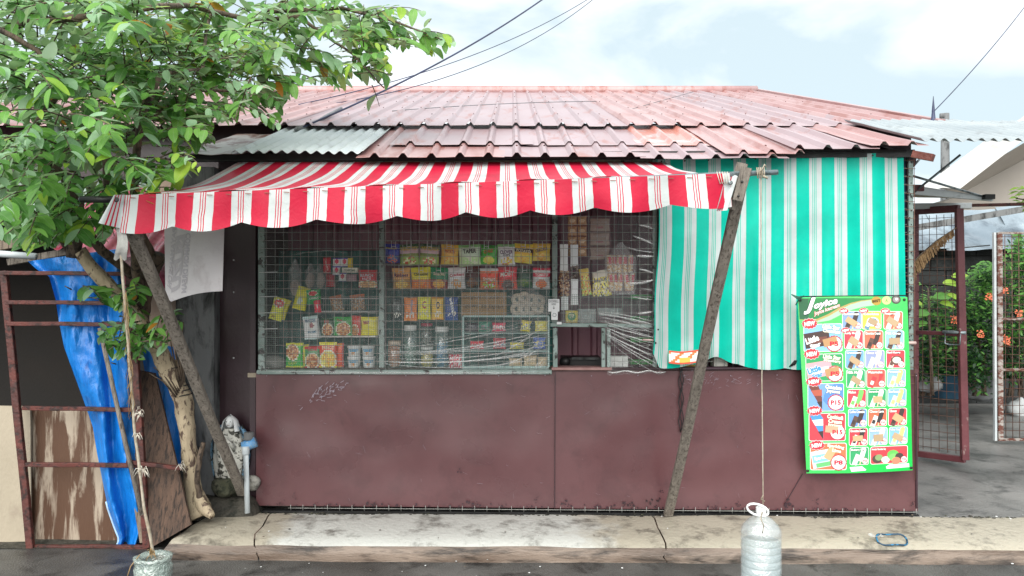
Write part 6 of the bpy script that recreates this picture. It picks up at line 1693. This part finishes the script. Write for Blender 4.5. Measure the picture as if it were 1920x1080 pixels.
# ================================================================== PLANTS
def leafmesh(seed, wide=.42, droop=.18, fold_=.10, n=6):
    r_ = random.Random(seed)
    vs = []; fs = []; uv = []
    for k in range(n + 1):
        t_ = k/n
        w = wide*math.sin(math.pi*min(1, t_*.94 + .03))**.72*(1 - .12*t_)
        w = max(w, .012)*.5
        z = -droop*t_*t_ + .02*math.sin(t_*5 + seed)
        tw_ = .10*math.sin(seed*1.7)*t_
        wav = .03*math.sin(t_*9 + seed)
        vs += [(-w, t_, z + fold_*w*2 + tw_*w + wav*.4), (0, t_, z), (w, t_, z + fold_*w*2 - tw_*w - wav*.4)]
        uv += [(-w*2, t_), (0, t_), (w*2, t_)]
    for k in range(n):
        for q in (0, 1): fs.append((k*3+q, k*3+q+1, (k+1)*3+q+1, (k+1)*3+q))
    return vs, fs, uv
LV = [leafmesh(i, wide=w_, droop=d_) for i, (w_, d_) in enumerate([(.50, .2), (.46, .35), (.54, .12), (.48, .5)])]
def frame(dirv, nrm):
    y = dirv.normalized(); x = y.cross(nrm)
    if x.length < 1e-3: x = y.cross(V((1, 0, .1)))
    x.normalize(); z = x.cross(y)
    return Matrix(((x.x, y.x, z.x), (x.y, y.y, z.y), (x.z, y.z, z.z)))
tree = thing('guava_tree', 'leafy guava tree with cream peeling trunk leaning over the left end of the shop', 'tree', P(372, 962, 4.98))
def tt(name, pts, rr, m_, rough=.18):
    # smooth the path
    p_ = [V(q) for q in pts]; o = []; r2 = []
    for i in range(len(p_)-1):
        for j in range(4):
            t_ = j/4; o.append(p_[i].lerp(p_[i+1], t_) + V((nz(i, t_*3)*.008, 0, 0))); r2.append(rr[i] + (rr[i+1]-rr[i])*t_)
    o.append(p_[-1]); r2.append(rr[-1])
    return MB().tube(o, r2, 12, rough=rough).build(name, m_, tree)
tt('trunk', [P(378, 968, 4.93), P(366, 935, 4.95), P(358, 870, 4.95), P(350, 800, 4.92), (P(342, 745, 4.9)), P(318, 695, 4.82), P(296, 655, 4.75)], [.085, .055, .050, .052, .060, .058, .050], M_bark, .3)
tt('root_flare', [P(372, 925, 4.94), P(384, 955, 4.88), P(398, 968, 4.84)], [.04, .04, .02], M_bark, .4)
tt('trunk_upper', [P(298, 660, 4.76), P(262, 600, 4.7), P(214, 545, 4.62), P(170, 500, 4.55), P(148, 470, 4.5)], [.048, .042, .04, .04, .042], M_bark, .3)
tt('branch', [P(140, 480, 4.5), P(138, 430, 4.45), P(146, 380, 4.4), P(120, 330, 4.3), P(80, 300, 4.2)], [.044, .036, .032, .026, .02], M_barkdark, .3)
tt('side_shoot', [P(376, 945, 4.9), P(369, 900, 4.88), P(374, 860, 4.86), P(381, 830, 4.85)], [.02, .017, .016, .014], M_barkdark)
tt('branch', [P(250, 660, 5.0), P(262, 600, 4.98), P(270, 530, 4.95), P(288, 500, 4.92), P(300, 478, 4.9)], [.05, .05, .055, .045, .05], M_barkdark, .4)
tt('branch', [P(290, 500, 4.95), P(262, 440, 4.8), P(225, 400, 4.6), P(205, 350, 4.4), P(200, 300, 4.2)], [.04, .036, .034, .03, .024], M_barkdark)
tt('branch', [P(275, 545, 4.9), P(238, 505, 4.7), P(190, 470, 4.5), P(168, 440, 4.4)], [.03, .03, .028, .03], M_barkdark)
tt('branch', [P(128, 470, 4.5), P(95, 425, 4.4), P(50, 385, 4.2)], [.014, .012, .008], M_barkdark)
tt('branch', [P(265, 600, 4.95), P(255, 500, 4.6), P(250, 420, 4.4), P(252, 330, 4.2), P(262, 230, 4.1), P(300, 140, 4.1)], [.03, .028, .026, .022, .02, .016], M_barkdark)
tt('branch', [P(-30, 55, 3.9), P(60, 40, 4.0), P(190, 30, 4.1), P(290, 12, 4.1), P(350, 10, 4.6), P(480, 40, 5.1), P(560, 30, 5.2), P(600, 60, 5.2), P(660, 100, 5.1), P(720, 165, 5.0)], [.022, .02, .02, .018, .016, .016, .013, .011, .008, .004], M_barkdark)
tt('branch', [P(540, 0, 5.2), P(500, 22, 5.2), P(640, 15, 5.2), P(740, 40, 5.2), P(830, 75, 5.2)], [.02, .016, .012, .008, .004], M_barkdark)
tt('branch', [P(300, 140, 4.1), P(380, 130, 4.5), P(386, 60, 4.8), P(400, 10, 5.0)], [.014, .012, .010, .01], M_barkdark)
tt('branch', [P(-20, 45, 3.5), P(70, 95, 3.6), P(120, 170, 3.7), P(90, 200, 3.8), P(55, 250, 3.9)], [.014, .012, .012, .014, .014], M_barkdark)
tt('branch', [P(262, 230, 4.1), P(370, 170, 4.5), P(450, 170, 4.9), P(505, 215, 5.0)], [.014, .01, .008, .004], M_barkdark)
tt('branch', [P(250, 420, 4.4), P(300, 330, 4.2), P(345, 290, 4.1)], [.012, .009, .005], M_barkdark)
# thin bare shoots by the fork
mb = MB()
for k in range(9):
    mb.tube([P(330 + k*2, 745 - k*4, 4.82), P(306 + k*4, 715 - k*8, 4.78), P(280 + k*8, 700 - k*12, 4.76)], [.006, .005, .003], 5, 0, rough=.5)
mb.build('thin_shoots', M_barkdark, tree, kind='stuff')
mb = MB()
for z in range(4):
    c = P(343, 728 + z*6, 4.89); torus(mb, c, .062 - z*.002, .004, 16, 5)
mb2 = MB()
for p_ in mb.v: mb2.v.append((p_[0], 4.89 + (p_[2] - P(343, 737, 4.89).z)*.3 + (4.89-4.89) + .062*math.sin(math.atan2(p_[2]-P(343, 737, 4.89).z, p_[0]-P(343, 737, 4.89).x))*0, p_[2]))
def loop(c, r, rt=.004):
    MB().tube([V(c) + V((r*math.cos(a_), r*math.sin(a_), .35*r*math.cos(a_) + .004*math.sin(a_*3))) for a_ in [k*2*math.pi/18 for k in range(19)]], rt, 5).build('wire_binding', M_black, tree)
for z in range(3): loop(P(344, 724 + z*9, 4.9), .066)
loop(P(322, 692, 4.83), .064, .003)
# ---- crown: twigs with paired leaves in overlapping volumes (px, py, rx, ry, distance, depth spread, twigs, tone)
CL = [(120, 90, 170, 120, 3.9, .5, 60, 0), (250, 60, 190, 90, 4.2, .5, 60, 0), (430, 60, 170, 90, 4.3, .45, 56, 1), (590, 70, 130, 90, 4.3, .4, 40, 1),
      (330, 150, 190, 90, 4.1, .45, 62, 2), (130, 230, 170, 110, 3.9, .5, 56, 0), (60, 330, 130, 90, 3.9, .5, 36, 0), (200, 330, 140, 70, 4.2, .5, 40, 0),
      (450, 140, 110, 70, 4.2, .35, 26, 1), (330, 215, 75, 45, 4.3, .25, 16, 0), (230, 240, 170, 80, 4.5, .25, 44, 0), (120, 170, 150, 80, 4.6, .2, 26, 0), (300, 130, 150, 60, 4.5, .2, 22, 1), (90, 330, 100, 70, 4.5, .2, 16, 0), (660, 110, 60, 60, 4.2, .25, 12, 1), (700, 150, 38, 55, 4.1, .2, 8, 3), (730, 50, 90, 45, 4.3, .3, 18, 1), (815, 75, 38, 26, 4.3, .15, 5, 3),
      (500, 215, 32, 45, 4.9, .15, 7, 1), (330, 250, 45, 55, 4.0, .2, 9, 1), (335, 305, 48, 28, 4.0, .2, 9, 3), (60, 420, 90, 45, 4.0, .3, 14, 0), (180, 410, 70, 45, 4.1, .3, 13, 0),
      (390, 120, 90, 40, 3.9, .2, 12, 3), (270, 110, 90, 50, 3.8, .25, 14, 3), (110, 30, 160, 50, 3.7, .3, 26, 2), (30, 200, 60, 110, 3.6, .3, 16, 2)]
LOW = [(240, 555, 60, 40, 4.5, .2, 9, 0), (265, 625, 65, 50, 4.6, .2, 13, 0), (300, 600, 45, 50, 4.55, .15, 7, 0), (160, 540, 40, 22, 4.5, .1, 4, 0), (215, 615, 35, 45, 4.6, .1, 5, 0), (225, 665, 22, 30, 4.6, .1, 4, 0)]
leaves = []; twigs = MB()
rt2 = random.Random(21)
def inside(px, py, L_):
    for cx, cy, rx, ry, *_ in L_:
        if ((px-cx)/rx)**2 + ((py-cy)/ry)**2 < 1.0 + .25*nz(px*.03, py*.03): return True
    return False
def topx(p_): return (960 + F*p_.x/p_.y, 540 - F*(p_.z - 1.65)/p_.y)
hub = P(230, 330, 4.3)
def grow(L_, small=1.0):
    for cx, cy, rx, ry, d0, ds, n, tone in L_:
        for k in range(n):
            a_ = rt2.uniform(0, 2*math.pi); q = math.sqrt(rt2.random())*.95
            px = cx + rx*q*math.cos(a_); py = cy + ry*q*math.sin(a_); d = d0 + rt2.gauss(0, ds*.6)
            d = max(3.0, d)
            p0 = P(px, py, d)
            out_ = (p0 - hub).normalized() if small == 1.0 else V((rt2.uniform(-1, 1), -.6, rt2.uniform(-.3, .8)))
            dv = (out_*.6 + V((rt2.uniform(-.7, .9), rt2.uniform(-.9, .3), rt2.uniform(-.5, .35)))).normalized()
            ln = rt2.uniform(.20, .36)*small; nn = max(3, int(ln/.045))
            p_ = p0.copy(); pts = [p_.copy()]
            base_s = (rt2.uniform(.06, .13) if rt2.random() < .85 else rt2.uniform(.13, .155))*small*max(1, d/4.3)
            for j in range(nn):
                dv = (dv + V((0, 0, -.11))).normalized()
                p_ = p_ + dv*(ln/nn)
                if not inside(*topx(p_), L_): break
                pts.append(p_.copy())
                side = dv.cross(V((0, 0, 1)))
                if side.length < .1: side = V((1, 0, 0))
                side.normalize()
                if j % 2: side = (side + dv.cross(side)*rt2.uniform(.3, .9)).normalized()
                for s in (-1, 1):
                    if rt2.random() < .1: continue
                    ld = (side*s*rt2.uniform(.7, 1) + dv*rt2.uniform(.35, .8) + V((0, 0, rt2.uniform(-.55, .12)))).normalized()
                    sz = base_s*rt2.uniform(.7, 1.12)*(1 - .35*(j/nn)**2)
                    tip = p_ + ld*sz
                    if not inside(*topx(tip), L_) or not inside(*topx(p_ + ld*sz*.5), L_): continue
                    nr = V((rt2.uniform(-.35, .35), rt2.uniform(-.75, .05), 1)).normalized()
                    r = rt2.random(); yng = j > nn*.6
                    if tone == 3: mi = 3 if r < .5 + .2*yng else (1 if r < .9 else 2)
                    elif tone == 2: mi = 2 if r < .42 else (1 if r < .85 else 0)
                    elif tone == 1: mi = 1 if r < .55 else (0 if r < .82 else (2 if r < .93 else 3))
                    else: mi = 0 if r < .42 else (1 if r < .8 else (2 if r < .96 else 3))
                    if rt2.random() < .008: mi = 4
                    leaves.append((sz*F/p_.y, p_.copy(), frame(ld, nr), sz, mi, rt2.randrange(4)))
            twigs.tube(pts, [.0045 - .003*i/len(pts) for i in range(len(pts))], 4)
CL = [(c_[0], c_[1], c_[2], c_[3], c_[4] + (.95 if c_[0] > 380 and c_[1] < 200 else (.35 if c_[0] > 240 and c_[1] < 200 else 0)), *c_[5:]) for c_ in CL]
grow(CL); grow(LOW, .85)
TM = [M_leafA, M_leafB, M_leafC, M_leafD, M_leafE]
# the 300 that show largest are leaves of their own; nearest of them first
vis = [l for l in leaves if -10 < topx(l[1])[0] < 1930 and -5 < topx(l[1])[1] < 1085]
vis.sort(key=lambda l: -(l[0] - 14*(l[1].y - 3.6)))
big = set(id(l) for l in vis[:300])
LM = {}
to = ORG[tree.name]
mb = MB()
for l in leaves:
    if id(l) not in big:
        _, p_, fr_, sz, mi, vi = l
        vs, fs, uv = LV[vi]
        mb.add([p_ + fr_ @ (V(v_)*sz) for v_ in vs], fs, mi, True, uv=uv)
crown = mb.build('crown', TM, tree, kind='stuff')
for l in leaves:
    if id(l) not in big: continue
    _, p_, fr_, sz, mi, vi = l
    if vi not in LM:
        q = MB(); q.add(*LV[vi][:2], 0, True, uv=LV[vi][2]); LM[vi] = q.mesh('leaf', TM[0])
    key = (vi, mi)
    if key not in LM:
        me = LM[vi].copy(); me.materials.clear(); me.materials.append(TM[mi]); LM[key] = me
    o = bpy.data.objects.new('leaf', LM[key]); coll.objects.link(o); o.parent = crown
    o.matrix_local = Matrix.Translation(p_ - to) @ (fr_*sz).to_4x4()
twigs.build('twigs', M_barkdark, tree, kind='stuff')
mb = MB()
for k in range(8):
    px, py = [(548, 38), (555, 46), (470, 60), (395, 118), (165, 372), (190, 380), (600, 20), (690, 30)][k]
    mb.lathe([(.004, -.018), (.016, -.01), (.019, 0), (.014, .012), (.004, .018)], P(px, py, 4.9 if px > 380 else 4.0), 10)
mb.build('fruit', M_leafA, tree, kind='stuff')
# pale pipe seen through the crown and the black bar end
MB().tube([P(98, 190, 4.6), P(116, 285, 4.6)], .018, 10).build('pale_pipe', M_pvc, label='pale grey pipe rising through the leaves at the left', cat='pipe')
MB().grid(lambda u, v: V((-6.4 + 3.9*u, 7.6 + .3*v, 1.9 + 1.0*v)), 20, 6, thick=(0, .02, 0)).build('back_hoarding', M_mint, label='pale wall sheet far behind the tree at the left', cat='wall')

# ---- bushes at the right
def bush(label, blobs, n, sz, mats_, name='bush', cat='bush', d0=8.8, stems=8, seed=1, flowers=()):
    r_ = random.Random(seed)
    bpx = blobs[0]; b0 = P(bpx[0], 742, d0)
    t_ = thing(name, label, cat, b0, 'bushes behind the gate')
    q = MB(); st_ = MB()
    for k in range(stems):
        bx = r_.choice(blobs); e = P(bx[0] + r_.uniform(-.5, .5)*bx[2], bx[1] + r_.uniform(-.4, .4)*bx[3], d0 + r_.uniform(-.2, .3))
        m1 = b0.lerp(e, .5) + V((r_.uniform(-.1, .1), 0, 0)); st_.tube([b0 + V((r_.uniform(-.1, .1), 0, 0)), m1, e], [.014, .010, .005], 5)
    st_.build('stems', M_barkdark, t_, kind='stuff')
    for k in range(n):
        bx = r_.choice(blobs)
        a_ = r_.uniform(0, 6.28); rr = math.sqrt(r_.random()); ph = r_.uniform(0, 3)
        px = bx[0] + bx[2]*rr*math.cos(a_); py = bx[1] + bx[3]*rr*math.sin(a_)
        if nz(px*.05, py*.05, seed) < -.28: continue
        c = P(px, py, d0 + r_.uniform(-.35, .45))
        for s in range(4):
            dv = V((r_.uniform(-1, 1), r_.uniform(-1, .3), r_.uniform(-.5, .6))).normalized()
            nr = V((r_.uniform(-.5, .5), r_.uniform(-.8, 0), 1)).normalized()
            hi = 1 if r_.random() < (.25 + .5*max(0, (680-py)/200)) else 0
            vs, fs, uv = LV[r_.randrange(4)]; s_ = sz*r_.uniform(.6, 1.2)
            fr_ = frame(dv, nr); p_ = c + V((r_.uniform(-.05, .05), r_.uniform(-.05, .05), r_.uniform(-.05, .05)))
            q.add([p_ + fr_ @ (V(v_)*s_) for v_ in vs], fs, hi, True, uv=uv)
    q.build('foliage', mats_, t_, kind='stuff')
    for px, py in flowers:
        fl_ = MB()
        for k in range(34):
            c = P(px + r_.uniform(-7, 7), py + r_.uniform(-6, 6), d0 - .5 + r_.uniform(-.04, .04))
            dv = V((r_.uniform(-1, 1), r_.uniform(-1, .2), r_.uniform(-.6, 1))).normalized()
            vs, fs, uv = LV[2]; fr_ = frame(dv, V((0, -1, .4)))
            fl_.add([c + fr_ @ (V(v_)*.024) for v_ in vs], fs, 0, True, uv=uv)
        fl_.build('flower', M_flower, t_)
    return t_
bush('dense orange flowered bush seen between the open gate and the fence', [(1835, 560, 34, 55), (1830, 620, 50, 60), (1800, 600, 60, 50), (1840, 680, 50, 50), (1790, 670, 60, 45), (1850, 520, 20, 25)], 1300, .062, [M_bushA, M_bushB], seed=2, flowers=[(1856, 556), (1838, 627), (1789, 600), (1862, 560)])
bush('light green bush with orange flowers behind the mesh fence at the right edge', [(1905, 520, 30, 70), (1910, 600, 40, 60), (1900, 660, 40, 60), (1935, 560, 40, 100), (1916, 480, 16, 40)], 1000, .062, [M_bushA, M_bushB], seed=5, flowers=[(1881, 545), (1881, 636), (1911, 588), (1888, 640)])
bush('low grassy green bush at the lower left behind the gate mesh', [(1740, 640, 35, 40), (1770, 660, 45, 40), (1735, 690, 30, 20), (1760, 570, 40, 30)], 360, .07, [M_bushA, M_bushB], seed=7)
pth = thing('variegated_plant', 'plant with large yellow green heart leaves behind the gate mesh', 'plant', P(1745, 720, 8.4), 'bushes behind the gate')
MB().tube([P(1748, 740, 8.4), P(1744, 640, 8.4), P(1740, 540, 8.4)], [.02, .015, .008], 6).build('stem', M_barkdark, pth)
for i, (px, py, ax, s_) in enumerate([(1727, 524, 170, .17), (1768, 524, 10, .18), (1785, 512, 30, .16), (1750, 550, 20, .19), (1730, 562, 160, .17), (1762, 560, -10, .16), (1742, 578, 190, .17), (1722, 545, 120, .15), (1776, 545, -20, .15), (1738, 596, 200, .13)]):
    q = MB(); vs, fs, uv = leafmesh(i, wide=.7, droop=.4)
    dv = V((math.cos(R(ax)), -.3, math.sin(R(ax))*.6 + .1)).normalized(); fr_ = frame(dv, V((0, -.8, 1)).normalized())
    p_ = P(px, py + 8, 8.3); q.add([p_ + fr_ @ (V(v_)*s_) for v_ in vs], fs, 0, True, uv=uv)
    q.build('leaf', M_leafD if i % 3 else M_bushB, pth)
sp2 = thing('sprig', 'light green sprig reaching in from the right edge above the fence', 'branch', P(1925, 375, 6.5))
q = MB(); r_ = random.Random(3)
for k in range(16):
    p_ = P(1900 + r_.uniform(0, 40), 365 + r_.uniform(-14, 22), 6.5); dv = V((-1, r_.uniform(-.5, .5), r_.uniform(-.6, .5))).normalized()
    vs, fs, uv = LV[0]; fr_ = frame(dv, V((0, -.6, 1)).normalized()); q.add([p_ + fr_ @ (V(v_)*.08) for v_ in vs], fs, 0, True, uv=uv)
q.build('foliage', M_leafD, sp2, kind='stuff')
MB().tube([P(1905, 372, 6.5), P(1960, 380, 6.5), P(2010, 400, 6.6)], .006, 5).build('stem', M_barkdark, sp2)
